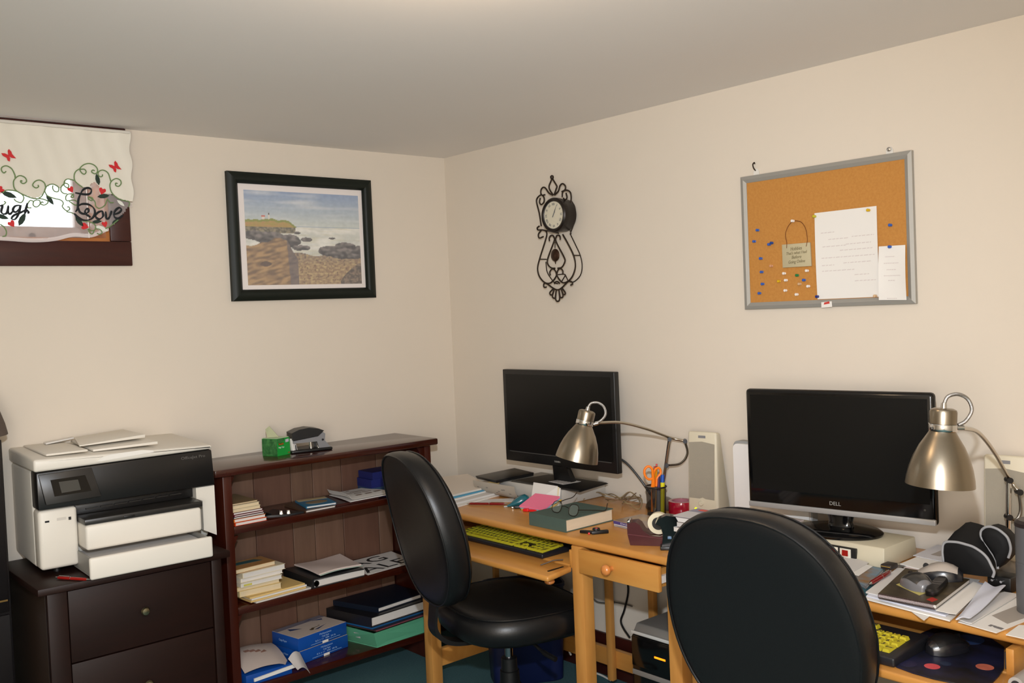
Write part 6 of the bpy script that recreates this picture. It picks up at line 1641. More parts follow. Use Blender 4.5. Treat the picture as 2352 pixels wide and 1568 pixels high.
# red tape roll, cable tangle, speaker, white panel
q = [(-0.092,-1.425,0.75)][0]
rt = thing('tape_roll', 'translucent red roll of packing tape beside the mesh cup', 'tape roll', (q[0] - 0.006, q[1] - 0.030, DT))
M().lathe([(0.036, 0.0), (0.046, 0.0), (0.047, 0.002), (0.047, 0.046), (0.046, 0.048), (0.036, 0.048), (0.036, 0.0)], 48).build('tape', mat('red_tape', (150, 10, 40), 0.12, coat=0.6), rt)
M().lathe([(0.033, 0.0005), (0.0355, 0.0005), (0.0355, 0.0475), (0.033, 0.0475), (0.033, 0.0005)], 40).build('core', mat('clear_core', (170, 110, 120), 0.2), rt)
cb_ = thing('cable_tangle', 'tangle of thin tan cables between the riser and the lamp base', 'cable', (-0.12, -1.12, DT))
TANC = mat('tan_cable', (150, 128, 92), 0.45)
rnd = random.Random(11)
P = [(-0.151,-1.006,0.757),(-0.078,-0.988,0.757),(-0.084,-1.037,0.757),(-0.113,-1.112,0.757),(-0.075,-1.134,0.757),(-0.001,-1.119,0.757),(-0.042,-1.206,0.757),(-0.137,-1.268,0.757),(-0.172,-1.247,0.757),(-0.107,-1.175,0.757),(-0.037,-1.157,0.757),(-0.075,-1.244,0.757),(-0.152,-1.298,0.757),(-0.133,-1.221,0.757),(-0.078,-1.102,0.757),(-0.018,-1.008,0.757),(-0.046,-1.001,0.757),(-0.099,-1.075,0.757),(-0.032,-1.106,0.757),(0.054,-1.135,0.757)]
M().tube(smooth_line([(p[0], p[1], DT + 0.005 + 0.010 * (i % 3)) for i, p in enumerate(P)], 5), 0.0022, 6).build('cable', TANC, cb_, world=True)
P = [(-0.134,-1.112,0.757),(-0.141,-1.183,0.757),(-0.067,-1.172,0.757),(0.001,-1.15,0.757),(-0.015,-1.186,0.757),(-0.099,-1.212,0.757),(-0.066,-1.146,0.757),(-0.003,-1.117,0.757),(0.035,-1.138,0.757)]
M().tube(smooth_line([(p[0], p[1], DT + 0.016 + 0.008 * (i % 2)) for i, p in enumerate(P)], 5), 0.002, 6).build('cable', mat('brown_cable', (112, 86, 60), 0.45), cb_, world=True)
bc_ = thing('power_cable', 'thick black cable running from the left monitor down behind the lamp', 'cable', (-0.06, -1.2, DT))
P = [(-0.07, -1.10, 0.93), (-0.050, -1.15, 0.90), (-0.035, -1.20, 0.845), (-0.02, -1.25, 0.775), (-0.016, -1.262, 0.757)]
M().tube(smooth_line(P, 6), 0.0045, 8).build('cable', BLACK, bc_, world=True)

def speaker(label, loc, rz, w_, h_, led):
    t = thing('speaker', label, 'speaker', loc, rz, 'beige desk speakers')
    # local: x to the viewer's right, y away
    M().hexa([(-w_ / 2, 0, 0), (w_ / 2, 0, 0), (w_ / 2 + 0.006, 0.085, 0), (-w_ / 2 - 0.004, 0.085, 0)], [(-w_ / 2 + 0.003, 0.012, h_), (w_ / 2 - 0.003, 0.012, h_), (w_ / 2 - 0.008, 0.050, h_ - 0.006), (-w_ / 2 + 0.008, 0.050, h_ - 0.006)], 0.008, 3).build('cabinet', BEIGEPL, t)
    def f(x, z, d=0.0):
        return (x, 0.012 * z / h_ - d, z)
    g = [f(-w_ * .44, h_ * .22, .0006), f(-w_ * .10, h_ * .22, .0006), f(0.0, h_ * .235, .0006), f(w_ * .10, h_ * .22, .0006), f(w_ * .38, h_ * .215, .0006), f(w_ * .41, h_ * .86, .0006), f(0.0, h_ * .885, .0006), f(-w_ * .43, h_ * .87, .0006)]
    M().faces(g + [(p[0], p[1] + 0.004, p[2]) for p in g], [tuple(range(8))] + [(i, (i + 1) % 8, (i + 1) % 8 + 8, i + 8) for i in range(8)]).build('grille', mat('speaker_grille', (158, 150, 134), 0.8, bump=(700, 0.5, (1, 1, 1))), t)
    b = [f(-w_ * .12, h_ * .925, .0006), f(w_ * .12, h_ * .925, .0006), f(w_ * .12, h_ * .955, .0006), f(-w_ * .12, h_ * .955, .0006)]
    M().faces(b, [(0, 1, 2, 3)]).build('badge', mat('badge_grey', (130, 128, 130), 0.4), t)
    if led:
        k = M().at(frame(f(-w_ * .05, h_ * .165), (1, 0, 0), (0, 0, 1))).lathe([(0.009, -0.002), (0.009, 0.004), (0.0075, 0.006), (0.001, 0.0062)], 20)
        k.build('knob', BEIGEPL, t)
        M().at(frame(f(-w_ * .23, h_ * .095), (1, 0, 0), (0, 0, 1))).lathe([(0.0048, -0.001), (0.0048, 0.0015), (0.001, 0.002)], 14).build('power_light', mat('led_green', (210, 230, 20), 0.4, emit=((214, 236, 10), 1.6)), t)
        M().at(frame(f(w_ * .25, h_ * .09), (1, 0, 0), (0, 0, 1))).lathe([(0.005, -0.001), (0.005, 0.0012), (0.0035, 0.0012), (0.0035, 0.0002)], 14).build('jack', GREYPL, t)
    return t
speaker('beige desk speaker with a green power light beside the left lamp', (-0.105, -1.557, DT), math.radians(-82), 0.122, 0.305, True)
wp_ = thing('scanner', 'white flat device with a grey edge standing upright behind the right monitor', 'device', (-0.08, -1.85, DT))
WPW = mat('bright_white_plastic', (236, 232, 228), 0.35)
def rr(y0, y1, z0, z1, r):
    out = []
    for cy_, cz_, a0 in ((y1 + r, z0 + r, PI), (y0 - r, z0 + r, 1.5 * PI), (y0 - r, z1 - r, 0), (y1 + r, z1 - r, 0.5 * PI)):
        for k in range(5):
            a = a0 + k * PI / 8
            out.append((cy_ + r * math.cos(a), cz_ + r * math.sin(a)))
    return out
pts = rr(1.99, 1.697, DT, 1.035, 0.018)
M().at(frame((-0.098, 0, 0), (0, -1, 0), (0, 0, 1))).prism(rr(1.985, 1.700, DT + 0.004, 1.028, 0.018), 0, 0.014).build('face', WPW, wp_, world=True)
M().at(frame((-0.0985, 0, 0), (0, -1, 0), (0, 0, 1))).prism(rr(1.99, 1.692, DT, 1.036, 0.02), -0.030, -0.0002).build('rear_frame', GREYPL, wp_, world=True)
# flat papers behind the disc cases
q = loc2([(-0.024,-1.465,0.75),(-0.03,-1.623,0.75),(0.223,-1.449,0.75),(0.206,-1.37,0.75)])
sheets([(-0.33, -1.70), (-0.32, -1.86), (-0.16, -1.85), (-0.18, -1.66)], DT, 0.005, mat('peach_paper', (232, 218, 196), 0.8), 'cream papers lying flat between the speaker and the white panel', 'paper_stack', 'paper')
fl_ = sheets([(-0.40, -1.70), (-0.39, -1.82), (-0.29, -1.82), (-0.30, -1.69)], DT + 0.0055, 0.0008, mat('orange_flyer', (240, 150, 100), 0.7, noise=((238, 210, 190), 20, (1, 1, 1), 0.15)), 'pale flyer with an orange print behind the disc case stack', 'flyer', 'paper')

# under the left desk: computer tower, bin, small black box, cables
pcx = thing('computer_tower', 'black computer tower with a silver top and orange light under the desk', 'computer', (-0.29, -1.66, 0))
M().box((-0.50, -1.745, 0.012), (-0.10, -1.555, 0.435), 0.006, 2).build('case', GLOSS, pcx, world=True)
M().hexa([(-0.500, -1.742, 0.4355), (-0.10, -1.742, 0.4355), (-0.10, -1.558, 0.4355), (-0.500, -1.558, 0.4355)], [(-0.48, -1.738, 0.470), (-0.12, -1.70, 0.487), (-0.12, -1.60, 0.487), (-0.48, -1.562, 0.470)], 0.004).build('silver_top', mat('dull_silver', (128, 126, 122), 0.45, 0.4), pcx, world=True)
M().box((-0.504, -1.742, 0.440), (-0.5002, -1.558, 0.450), 0.001).build('bright_edge', mat('bright_silver', (210, 210, 208), 0.3, 0.3), pcx, world=True)
M().box((-0.5035, -1.742, 0.305), (-0.5002, -1.558, 0.322), 0.001).build('grey_band', mat('band_grey', (116, 112, 108), 0.4), pcx, world=True)
M().box((-0.503, -1.742, 0.335), (-0.5002, -1.558, 0.43), 0.001).build('drive_door', GLOSS, pcx, world=True)
M().box((-0.5045, -1.70, 0.380), (-0.5031, -1.655, 0.386)).build('power_light', mat('amber_light', (255, 140, 20), 0.4, emit=((255, 130, 14), 2.0)), pcx, world=True)
for y in (-1.63, -1.65):
    M().cyl((-0.5002, y, 0.12), (-0.503, y, 0.12), 0.006).build('audio_jack', mat('jack_rose', (190, 150, 150), 0.4), pcx, world=True)
M().box((-0.502, -1.61, 0.13), (-0.5002, -1.585, 0.14)).build('usb_port', GREYPL, pcx, world=True)
for x, y in ((-0.47, -1.73), (-0.47, -1.57), (-0.13, -1.73), (-0.13, -1.57)):
    M().cyl((x, y, 0), (x, y, 0.013), 0.012).build('foot', BLACK, pcx, world=True)
bx_ = thing('power_supply', 'small black box on the carpet left of the computer tower', 'device', (-0.35, -1.48, 0))
M().box((-0.44, -1.535, 0.0), (-0.22, -1.40, 0.11), 0.01, 3).build('case', BLACK, bx_, world=True)
M().cyl((-0.4402, -1.47, 0.05), (-0.444, -1.47, 0.05), 0.022).build('dial', CHROME, bx_, world=True)
bi = thing('recycling_bin', 'dark blue plastic bin with a paper hanging over its edge under the left desk', 'bin', (-0.25, -0.735, 0), math.radians(-30))
BB = mat('bin_blue', (12, 22, 62), 0.45)
R = []
for a, b, z in ((0.14, 0.07, 0.0), (0.145, 0.075, 0.006), (0.158, 0.088, 0.385), (0.163, 0.093, 0.388), (0.163, 0.093, 0.40), (0.155, 0.085, 0.40), (0.153, 0.083, 0.384), (0.142, 0.072, 0.012)):
    R.append(ring(0, 0, z, a, b, 40, 6))
M().loft(R).build('shell', BB, bi)
M().sheet(lambda u, v: (-0.14 + 0.09 * u + 0.02 * v, -0.0975 - 0.004 * math.sin(u * 3) - 0.006 * v, 0.402 - 0.10 * v - 0.02 * u), 6, 6, 0.0008).build('hanging_paper', CREAM, bi)
wc = thing('white_cable', 'white cable looping over the carpet behind the desk stretcher', 'cord', (-0.2, -1.0, 0))
P = [(-0.03,-0.699,0.174),(-0.03,-0.712,0.125)] + [(-0.058, -0.80, 0.06)] + [(0.077,-0.63,0.006),(0.033,-0.707,0.006),(-0.001,-0.79,0.006),(-0.011,-0.867,0.006),(0.047,-0.851,0.006),(0,-0.921,0.006),(0.054,-0.923,0.006)]
M().tube(smooth_line(P, 5), 0.004, 8).build('cord', WHITEPL, wc, world=True)
wc2 = thing('white_cable', 'straight white cable on the carpet running to the small black box', 'cord', (-0.4, -1.3, 0))
P = [(-0.032,-0.917,0.005),(-0.035,-0.962,0.005),(-0.048,-1.016,0.005)]
M().tube(smooth_line(P, 5), 0.004, 8).build('cord', WHITEPL, wc2, world=True)
kc2 = thing('black_cable', 'black cable hanging down the wall beside the computer tower', 'cord', (-0.03, -1.2, 0.4))
P = [(-0.035,-1.11,0.423),(-0.035,-1.12,0.355),(-0.035,-1.123,0.312)] + [(-0.035,-1.065,0.265),(-0.035,-1.086,0.235),(-0.035,-1.119,0.2)]
P = [(-0.035,-1.116,0.45),(-0.035,-1.119,0.381),(-0.035,-1.095,0.306),(-0.035,-1.074,0.26),(-0.035,-1.086,0.231),(-0.035,-1.119,0.2)]
M().tube(smooth_line(P, 5), 0.004, 8).build('cord', BLACK, kc2, world=True)
kc3 = thing('grey_cable', 'thin grey cable sagging across the wall under the left desk', 'cord', (-0.03, -1.2, 0.5))
P = [(-0.03,-0.917,0.315),(-0.03,-0.946,0.306),(-0.03,-0.998,0.313),(-0.03,-1.039,0.324),(-0.03,-1.105,0.328),(-0.03,-1.133,0.327)]
M().tube(smooth_line(P, 5), 0.0028, 8).build('cord', mat('grey_cord', (96, 92, 86), 0.5), kc3, world=True)

# ------------------------------------------------------------------ swing-arm desk lamps of brushed steel
CORD = mat('ribbed_chrome', (170, 168, 166), 0.25, 1.0, bump=(900, 0.5, (1, 1, 1)))
def desk_lamp(label, base, rod_top, bend, elbow, top, axis, br):
    """base: centre on the desk; rod_top: pivot; elbow: free end past the pivot; top: cap of the shade; axis: shade direction"""
    t = thing('desk_lamp', label, 'lamp', base, 0, 'brushed steel swing-arm lamps')
    B, T, E, K = Vector(base), Vector(rod_top), Vector(elbow), Vector(top)
    A = Vector(axis).normalized()
    q = (-A).to_track_quat('Z', 'Y').to_matrix().to_4x4()
    m4 = Matrix.Translation(K) @ q
    M().at(Matrix.Translation(B)).lathe([(br * 0.98, 0.0), (br, 0.004), (br * 0.96, 0.014), (br * 0.78, 0.028), (br * 0.5, 0.038), (br * 0.2, 0.043), (0.008, 0.044)], 40).build('base', mat('lamp_base_grey', (120, 112, 102), 0.35, 0.8), t, world=True)
    M().tube([B + Vector((0, 0, 0.04)), T], 0.0065, 12).build('rod', CHROME, t, world=True)
    # arm from the elbow through the pivot, arching to the shade joint
    J = K + A * 0.045
    side = RT
    J = J + side * 0.042
    mid1 = T.lerp(J, 0.33) + Vector((0, 0, bend))
    mid2 = T.lerp(J, 0.68) + Vector((0, 0, bend * 1.1))
    arm = smooth_line([E, T + Vector((0, 0, 0.006)), mid1, mid2, J], 8)
    M().tube(arm, 0.005, 10).build('arm', mat('satin_chrome', (186, 178, 164), 0.25, 1.0), t, world=True)
    low = B.lerp(T, 0.62)
    out = (E - T)
    link = smooth_line([E, E + out * 0.12 + Vector((0, 0, -0.045)), E + Vector((0, 0, -0.085)) - out * 0.35, low + Vector((0, 0, 0.0))], 6)
    M().tube(link, 0.004, 8).build('spring_link', mat('dark_chrome', (120, 114, 106), 0.25, 1.0), t, world=True)
    for p in (T, E, low):
        n = out.cross(Vector((0, 0, 1))).normalized()
        M().cyl(p - n * 0.011, p + n * 0.011, 0.008, 0.008, 14).build('pivot_screw', mat('dark_metal', (60, 60, 62), 0.35, 0.9), t, world=True)
    # shade, in its own frame: z up along the axis
    sh = [(0.0275, -0.050), (0.0285, -0.053), (0.0345, -0.063), (0.047, -0.083), (0.058, -0.107), (0.066, -0.132), (0.0705, -0.155), (0.072, -0.170)]
    sh = sh + [(r - 0.0012, z) for r, z in reversed(sh)]
    M().at(m4).lathe(sh + [sh[0]], 56).build('shade', STEEL, t, world=True)
    M().at(m4).lathe([(0.0005, 0.0), (0.020, 0.0), (0.0265, -0.003), (0.0285, -0.008), (0.0285, -0.034), (0.0005, -0.034)], 40).build('cap', STEEL, t, world=True)
    M().at(m4).lathe([(0.0295, -0.0345), (0.0300, -0.036), (0.0300, -0.0485), (0.0295, -0.0495), (0.0005, -0.0495), (0.0005, -0.0345)], 40).build('collar', CHROME, t, world=True)
    jd = (J - (K + A * 0.042))
    jd = (jd - A * jd.dot(A)).normalized()
    M().cyl(K + A * 0.042 + jd * 0.030, J + jd * 0.004, 0.006, 0.006, 12).build('shade_joint', CHROME, t, world=True)
    M().at(m4).cyl((0, 0, 0.0003), (0, 0, 0.012), 0.007, 0.006, 16).build('cord_grip', CHROME, t, world=True)
    c0 = K - A * 0.010
    loop = smooth_line([c0, c0 - A * 0.016 + jd * 0.008, c0 - A * 0.022 + jd * 0.030, c0 - A * 0.012 + jd * 0.052, c0 + jd * 0.062 + A * 0.012, c0 + jd * 0.050 + A * 0.036, K + A * 0.036 + jd * 0.034], 6)
    M().tube(loop, 0.0042, 8).build('cord_loop', CORD, t, world=True)
    M().at(m4).lathe([(0.006, -0.0497), (0.012, -0.06), (0.026, -0.10), (0.028, -0.122), (0.020, -0.142), (0.002, -0.150)], 24).build('bulb', mat('frosted_bulb', (230, 228, 222), 0.4), t, world=True)
    return t
desk_lamp('brushed steel swing-arm lamp in front of the left monitor', (-0.064, -1.333, DT), (-0.075, -1.392, 1.015), 0.018, (-0.038, -1.434, 1.006), (-0.525, -1.419, 1.168), (-0.21, 0.16, -1), 0.060)

# ------------------------------------------------------------------ things on the right desk
rs2 = riser(-1.905, -2.345, -0.318, 0.056, 'beige power-switch riser box under the right monitor', True)
rk = M().box((-0.3205, -2.262, DT + 0.012), (-0.309, -2.06, DT + 0.044), 0.002).build('switch_panel', BLACK, rs2, world=True)
for i in range(5):
    y = -2.248 + i * 0.040
    b = M().box((-0.3235, y, DT + 0.016), (-0.3206, y + 0.034, DT + 0.041), 0.001).build('switch_frame', mat('switch_white', (226, 220, 204), 0.4), rs2, world=True)
    M().hexa([(-0.3237, y + 0.008, DT + 0.021), (-0.3237, y + 0.026, DT + 0.021), (-0.3237, y + 0.026, DT + 0.037), (-0.3237, y + 0.008, DT + 0.037)], [(-0.3265, y + 0.008, DT + 0.021), (-0.3265, y + 0.026, DT + 0.021), (-0.3245, y + 0.026, DT + 0.037), (-0.3245, y + 0.008, DT + 0.037)]).build('rocker', mat('rocker_dark', (150, 16, 12), 0.3) if i == 0 else mat('rocker_lit', (236, 70, 20), 0.3, emit=((240, 60, 10), 0.5)), b, world=True)
m2 = monitor('wide glossy black monitor with a silver lower edge at the right desk', (-0.224, -2.150, 0.857), math.radians(-81.7), 0.574, 0.377, 'DELL', 0.016, 0.018, 0.062, True, 0.012, 0.034)
M().box((-0.284, -0.004, 0.003), (0.284, 0.024, 0.020), 0.003, 3).build('silver_strip', mat('silver_strip', (168, 166, 164), 0.35, 0.3), m2)
M().loft([ring(0, 0.03, z, a, b, 36, 2.2) for a, b, z in ((0.055, 0.030, -0.048), (0.040, 0.022, -0.036), (0.036, 0.018, -0.02), (0.042, 0.018, 0.0025))]).build('neck', GLOSS, m2)
M().loft([ring(0.0, 0.01, z, a, b, 56, 2.0) for a, b, z in ((0.128, 0.100, -0.0495), (0.130, 0.102, -0.044), (0.122, 0.094, -0.038), (0.06, 0.045, -0.034))]).build('stand_base', GLOSS, m2)
M().cyl((0.255, -0.0003, 0.045), (0.255, -0.002, 0.045), 0.003).build('power_button', mat('dim_grey_trim', (70, 68, 66), 0.5), m2)
# papers under the left half of the monitor
sheets([(-0.30, -1.92), (-0.295, -2.00), (-0.15, -1.99), (-0.16, -1.91)], DT + 0.0565, 0.004, mat('mauve_paper', (222, 206, 202), 0.8), 'papers lying on the riser under the left half of the right monitor', 'paper_stack', 'paper')
bkq = rq((-0.455, -2.20), (-0.495, -2.40), 0.11)
bk1 = sheets(loc2([(-0.52,-2.348,0.75),(-0.592,-2.454,0.75),(-0.324,-2.353,0.75),(-0.321,-2.287,0.75)]), DT, 0.005, mat('teal_book', (40, 84, 96), 0.5), 'teal booklet lowest in the pile left of the maroon pen', 'booklet', 'booklet')
q = loc2([(-0.483,-2.333,0.757),(-0.532,-2.409,0.757),(-0.357,-2.364,0.757),(-0.35,-2.304,0.757)])
book(q, DT + 0.0055, 0.008, mat('brown_cover', (140, 104, 62), 0.5, noise=((110, 140, 160), 22, (1, 1, 1), 0.15)), 'brown and blue covered booklet between the riser and the maroon pen', 0, WPAGES, 'booklet', 'booklet', None, 0.001)
q = loc2([(-0.448,-2.29,0.766),(-0.464,-2.35,0.766),(-0.356,-2.332,0.766),(-0.318,-2.233,0.766)])
sheets(q, DT + 0.0142, 0.0008, PAPER, 'lower white slip on top of the brown booklet', 'paper_sheet', 'paper', 'white slips at the riser front')
q = loc2([(-0.424,-2.271,0.766),(-0.437,-2.322,0.766),(-0.333,-2.309,0.766),(-0.3,-2.216,0.766)])
sheets(q, DT + 0.0155, 0.0008, PAPER2, 'upper white slip on top of the brown booklet', 'paper_sheet', 'paper', 'white slips at the riser front')
# the big heap of papers
def wavy(q, z, label, name='paper_sheet', m=PAPER, amp=0.003, h=0.001, lift=None, seed=0, group='loose papers along the front of the right desk'):
    cx, cy = sum(p[0] for p in q) / 4, sum(p[1] for p in q) / 4
    t = thing(name, label, 'paper', (cx, cy, z), 0, group)
    Q = [(*p[:2], 0) for p in q]
    def fn(u, v):
        p = lerp2(Q, u, v)
        l = lift(u, v) if lift else 0.0
        return (p.x, p.y, z + amp * (0.5 + 0.5 * math.sin(u * 6 + seed) * math.cos(v * 4 + seed)) + l)
    M().sheet(fn, 12, 12, h).build('sheet', m, t, world=True)
    return t, fn
z = DT
q = loc2([(-0.6,-2.441,0.752),(-0.616,-2.598,0.752),(-0.386,-2.541,0.752),(-0.388,-2.417,0.752)])
wavy(loc2([(-0.543,-2.485,0.752),(-0.656,-2.62,0.752),(-0.481,-2.599,0.752),(-0.439,-2.491,0.752)]), z, 'white sheet with one corner drooping over the front edge of the right desk', amp=0.001, lift=lambda u, v: -0.030 * max(0, u - 0.72) / 0.28 * max(0, 0.35 - v) / 0.35 if False else 0.0)
hp2 = [('bottom white sheets of the heap under the spiral notebook', (1984,1374),(2186,1424),(2270,1342),(2060,1312), 0.004, 0.0),
       ('second layer of white sheets under the spiral notebook', (1990,1370),(2176,1412),(2262,1338),(2066,1308), 0.004, 0.0),
       ('third layer of bluish sheets under the spiral notebook', (1988,1362),(2168,1402),(2254,1332),(2062,1304), 0.004, 0.0)]
Z = z + 0.0022
hq = [[(-0.603,-2.441,0.755),(-0.629,-2.668,0.755),(-0.326,-2.626,0.755),(-0.342,-2.397,0.755)], [(-0.591,-2.442,0.759),(-0.614,-2.652,0.759),(-0.307,-2.61,0.759),(-0.329,-2.395,0.759)], [(-0.578,-2.433,0.763),(-0.595,-2.635,0.763),(-0.297,-2.595,0.763),(-0.321,-2.386,0.763)]]
for i, (h_, mm) in enumerate(((0.0035, PAPER), (0.0035, mat('bluish_paper', (210, 212, 224), 0.8)), (0.0035, PAPER2))):
    q = loc2(hq[i])
    sheets(q, Z, h_, mm, hp2[i][0], 'paper_stack', 'paper', 'paper heap under the spiral notebook')
    Z += h_ + 0.0006
# spiral notebook
nq = loc2([(-0.606,-2.481,0.766),(-0.6,-2.623,0.766),(-0.345,-2.591,0.766),(-0.349,-2.423,0.766)])
NBK = mat('notebook_cover', (96, 82, 58), 0.4, noise=((44, 36, 28), 16, (1, 1, 1), 0.2))
nb = thing('notebook', 'dark patterned spiral notebook carrying two mice and a remote', 'notebook', (nq[0][0], nq[0][1], Z))
M().slab(nq, Z, 0.0008).build('back_cover', NBK, nb, world=True)
M().slab(shrink(nq, 0.985), Z + 0.0009, 0.0085).build('pages', WPAGES, nb, world=True)
M().slab(nq, Z + 0.0095, 0.0012).build('front_cover', NBK, nb, world=True)
e0, e1 = Vector((*nq[0], 0)), Vector((*nq[1], 0))
nout = Vector(((e1 - e0).y, -(e1 - e0).x, 0)).normalized()
cl = smooth_line([e0 + (e1 - e0) * 0.02, e1 * 0.98 + e0 * 0.02], 2)
P = []
n = 46 * 8
for k in range(n + 1):
    a = 2 * PI * k / 8
    c = e0.lerp(e1, 0.02 + 0.96 * k / n)
    P.append(Vector((c.x, c.y, Z + 0.0056)) - nout * (0.003 - 0.0065 * 0 ) + nout * (0.0065 * math.cos(a) + 0.003) + Vector((0, 0, 0.0064 * math.sin(a))))
M().tube(P, 0.0009, 5).build('spiral_binding', mat('binding_wire', (100, 80, 78), 0.4, 0.6), nb, world=True)
Q3 = [(*p, 0) for p in nq]
M().slab([lerp2(Q3, *uv) for uv in ((.12, .38), (.62, .18), (.78, .55), (.34, .86))], Z + 0.0108, 0.0003).build('yellow_panel', mat('cover_yellow', (196, 182, 104), 0.5), nb, world=True)
M().slab([lerp2(Q3, *uv) for uv in ((.78, .10), (.90, .06), (.94, .16), (.82, .20))], Z + 0.0108, 0.0003).build('red_mark', mat('cover_red', (170, 40, 30), 0.5), nb, world=True)
ZN = Z + 0.0114
def mouse(label, p, rz, body, top, L=0.105, W_=0.060, Hh=0.036, group=None):
    t = thing('computer_mouse', label, 'mouse', p, rz, group)
    R = []
    def prof(x):
        s = (x + L / 2) / L
        return max(0.05, math.sin(PI * min(1, max(0, s ** 0.8 * 0.94 + 0.03))) ** 0.55)
    xs = [-L / 2, -L * .47, -L * .40, -L * .28, -L * .12, L * .08, L * .26, L * .40, L * .47, L / 2]
    def rings(z0, zf, s):
        out = []
        for x in xs:
            e = max(0.10, (1 - abs(2 * x / L) ** 3.0)) ** 0.5
            w_ = W_ / 2 * e * s
            h_ = Hh * (0.35 + 0.65 * max(0.0, math.cos((x + L * .12) / L * 2.6))) * (0.55 + 0.45 * e)
            out.append([(x, w_ * math.cos(PI * k / 12) if True else 0, z0 + (h_ * zf - z0) * math.sin(PI * k / 12) ** 0.7) for k in range(13)])
        return out
    r = rings(0.0, 1.0, 1.0)
    o = M()
    o.loft(r, True, True, closed=True)
    o.build('body', body, t, angle=50)
    # top shell
    r2 = []
    for x in (-L * .40, -L * .30, -L * .15, 0.0, L * .15, L * .30, L * .42):
        e = max(0.10, (1 - abs(2 * x / L) ** 3.0)) ** 0.5
        w_ = W_ / 2 * e
        h_ = Hh * (0.35 + 0.65 * max(0.0, math.cos((x + L * .12) / L * 2.6))) * (0.55 + 0.45 * e)
        r2.append([(x, w_ * 1.015 * math.cos(PI * k / 12), 0.0008 + h_ * math.sin(PI * k / 12) ** 0.7) for k in range(2, 11)])
    o = M()
    o.loft(r2, False, False, closed=False)
    o.build('top_shell', top, t, angle=60)
    M().cyl((L * .26, -0.003, Hh * 0.70), (L * .26, 0.003, Hh * 0.70), 0.007).build('scroll_wheel', BLACK, t)
    return t
p = [(-0.494,-2.523,0.776)][0]
mouse('dark grey wireless mouse on the notebook, nearer the chair', (p[0], p[1], ZN), math.radians(55), mat('mouse_grey', (112, 110, 112), 0.3, coat=0.3), mat('mouse_dark_top', (46, 44, 42), 0.3, coat=0.3), 0.098, 0.064, 0.038, 'computer mice on the notebook')
p = [(-0.39,-2.543,0.776)][0]
mouse('silver topped black mouse on the notebook, nearer the wall', (p[0] + 0.002, p[1] + 0.012, ZN), math.radians(110), mat('mouse_black', (26, 26, 30), 0.25, coat=0.4), mat('mouse_silver_top', (186, 176, 166), 0.35, 0.3), 0.115, 0.066, 0.042, 'computer mice on the notebook')
a_ = [(-0.55,-2.585,0.776),(-0.42,-2.557,0.776)]
rm = thing('remote', 'small black remote on the notebook between the mice and the spiral', 'remote', (a_[0][0], a_[0][1], ZN))
d = Vector(a_[1]) - Vector(a_[0])
m4 = Matrix.Rotation(math.atan2(d.y, d.x), 4, 'Z')
L = d.length
M().at(m4).loft([ring(L / 2, 0, z_, a, b, 36, 4) for a, b, z_ in ((L / 2 - .002, .015, 0), (L / 2, .017, .004), (L / 2, .017, .012), (L / 2 - .004, .013, .017))]).build('shell', mat('remote_black', (24, 21, 20), 0.3), rm)
o = M().at(m4)
for k in range(2):
    o.box((L * .42 + k * L * .14, -0.011, 0.0171), (L * .46 + k * L * .14, 0.011, 0.0174))
o.build('print', mat('remote_print', (90, 84, 80), 0.5), rm, kind='stuff')
# slips and envelopes right of the notebook
Z2 = DT + 0.0022
wavy(loc2([(-0.618,-2.631,0.768),(-0.613,-2.676,0.768),(-0.354,-2.632,0.768),(-0.335,-2.596,0.768)]), DT + 0.0155, 'printed list sheet sticking out from under the notebook at its right', m=PAPER, amp=0.002, seed=1)
t, fn = wavy(loc2([(-0.655,-2.694,0.764),(-0.623,-2.712,0.764),(-0.345,-2.679,0.764),(-0.344,-2.628,0.764)]), DT + 0.0150, 'folded white sheet with a torn edge right of the notebook', m=mat('bluish_paper', (210, 212, 224), 0.8), amp=0.010, seed=2, h=0.002)
wavy(loc2([(-0.613,-2.677,0.754),(-0.615,-2.712,0.754),(-0.33,-2.706,0.754),(-0.333,-2.659,0.754)]), DT + 0.0025, 'envelope with a cloudy window between the folded sheet and the front letter', m=PAPER2, amp=0.002, seed=0.5, h=0.002)
eq = loc2([(-0.625,-2.68,0.752),(-0.633,-2.769,0.752),(-0.305,-2.755,0.752),(-0.316,-2.688,0.752)])
eq = loc2([(-0.616,-2.681,0.752),(-0.633,-2.773,0.752),(-0.389,-2.804,0.752),(-0.327,-2.708,0.752)])
en = thing('envelope', 'large white windowed envelope at the front right corner of the desk', 'envelope', (eq[0][0], eq[0][1], DT))
M().slab(eq, DT, 0.0018).build('sheet', PAPER, en, world=True)
Q3 = [(*p, 0) for p in eq]
M().slab([lerp2(Q3, .30 + .0, .35), lerp2(Q3, .85, .28), lerp2(Q3, .92, .75), lerp2(Q3, .32, .80)], DT + 0.0019, 0.0003).build('window', mat('glassine', (176, 166, 156), 0.3), en, world=True)
o = M()
for k, (u0, u1) in enumerate(((.62, .70), (.71, .80), (.81, .97))):
    o.slab([lerp2(Q3, u0, .10 + .02 * (k % 2)), lerp2(Q3, u1, .10), lerp2(Q3, u1, .15), lerp2(Q3, u0, .15)], DT + 0.0019, 0.0003)
o.build('print', INK, en, world=True, kind='stuff')
sheets(loc2([(-0.638,-2.795,0.753),(-0.638,-2.892,0.753),(-0.507,-2.864,0.753),(-0.556,-2.791,0.753)]), DT + 0.0024, 0.0015, PAPER, 'white sheet at the extreme lower right corner of the desk', 'paper_sheet', 'paper')
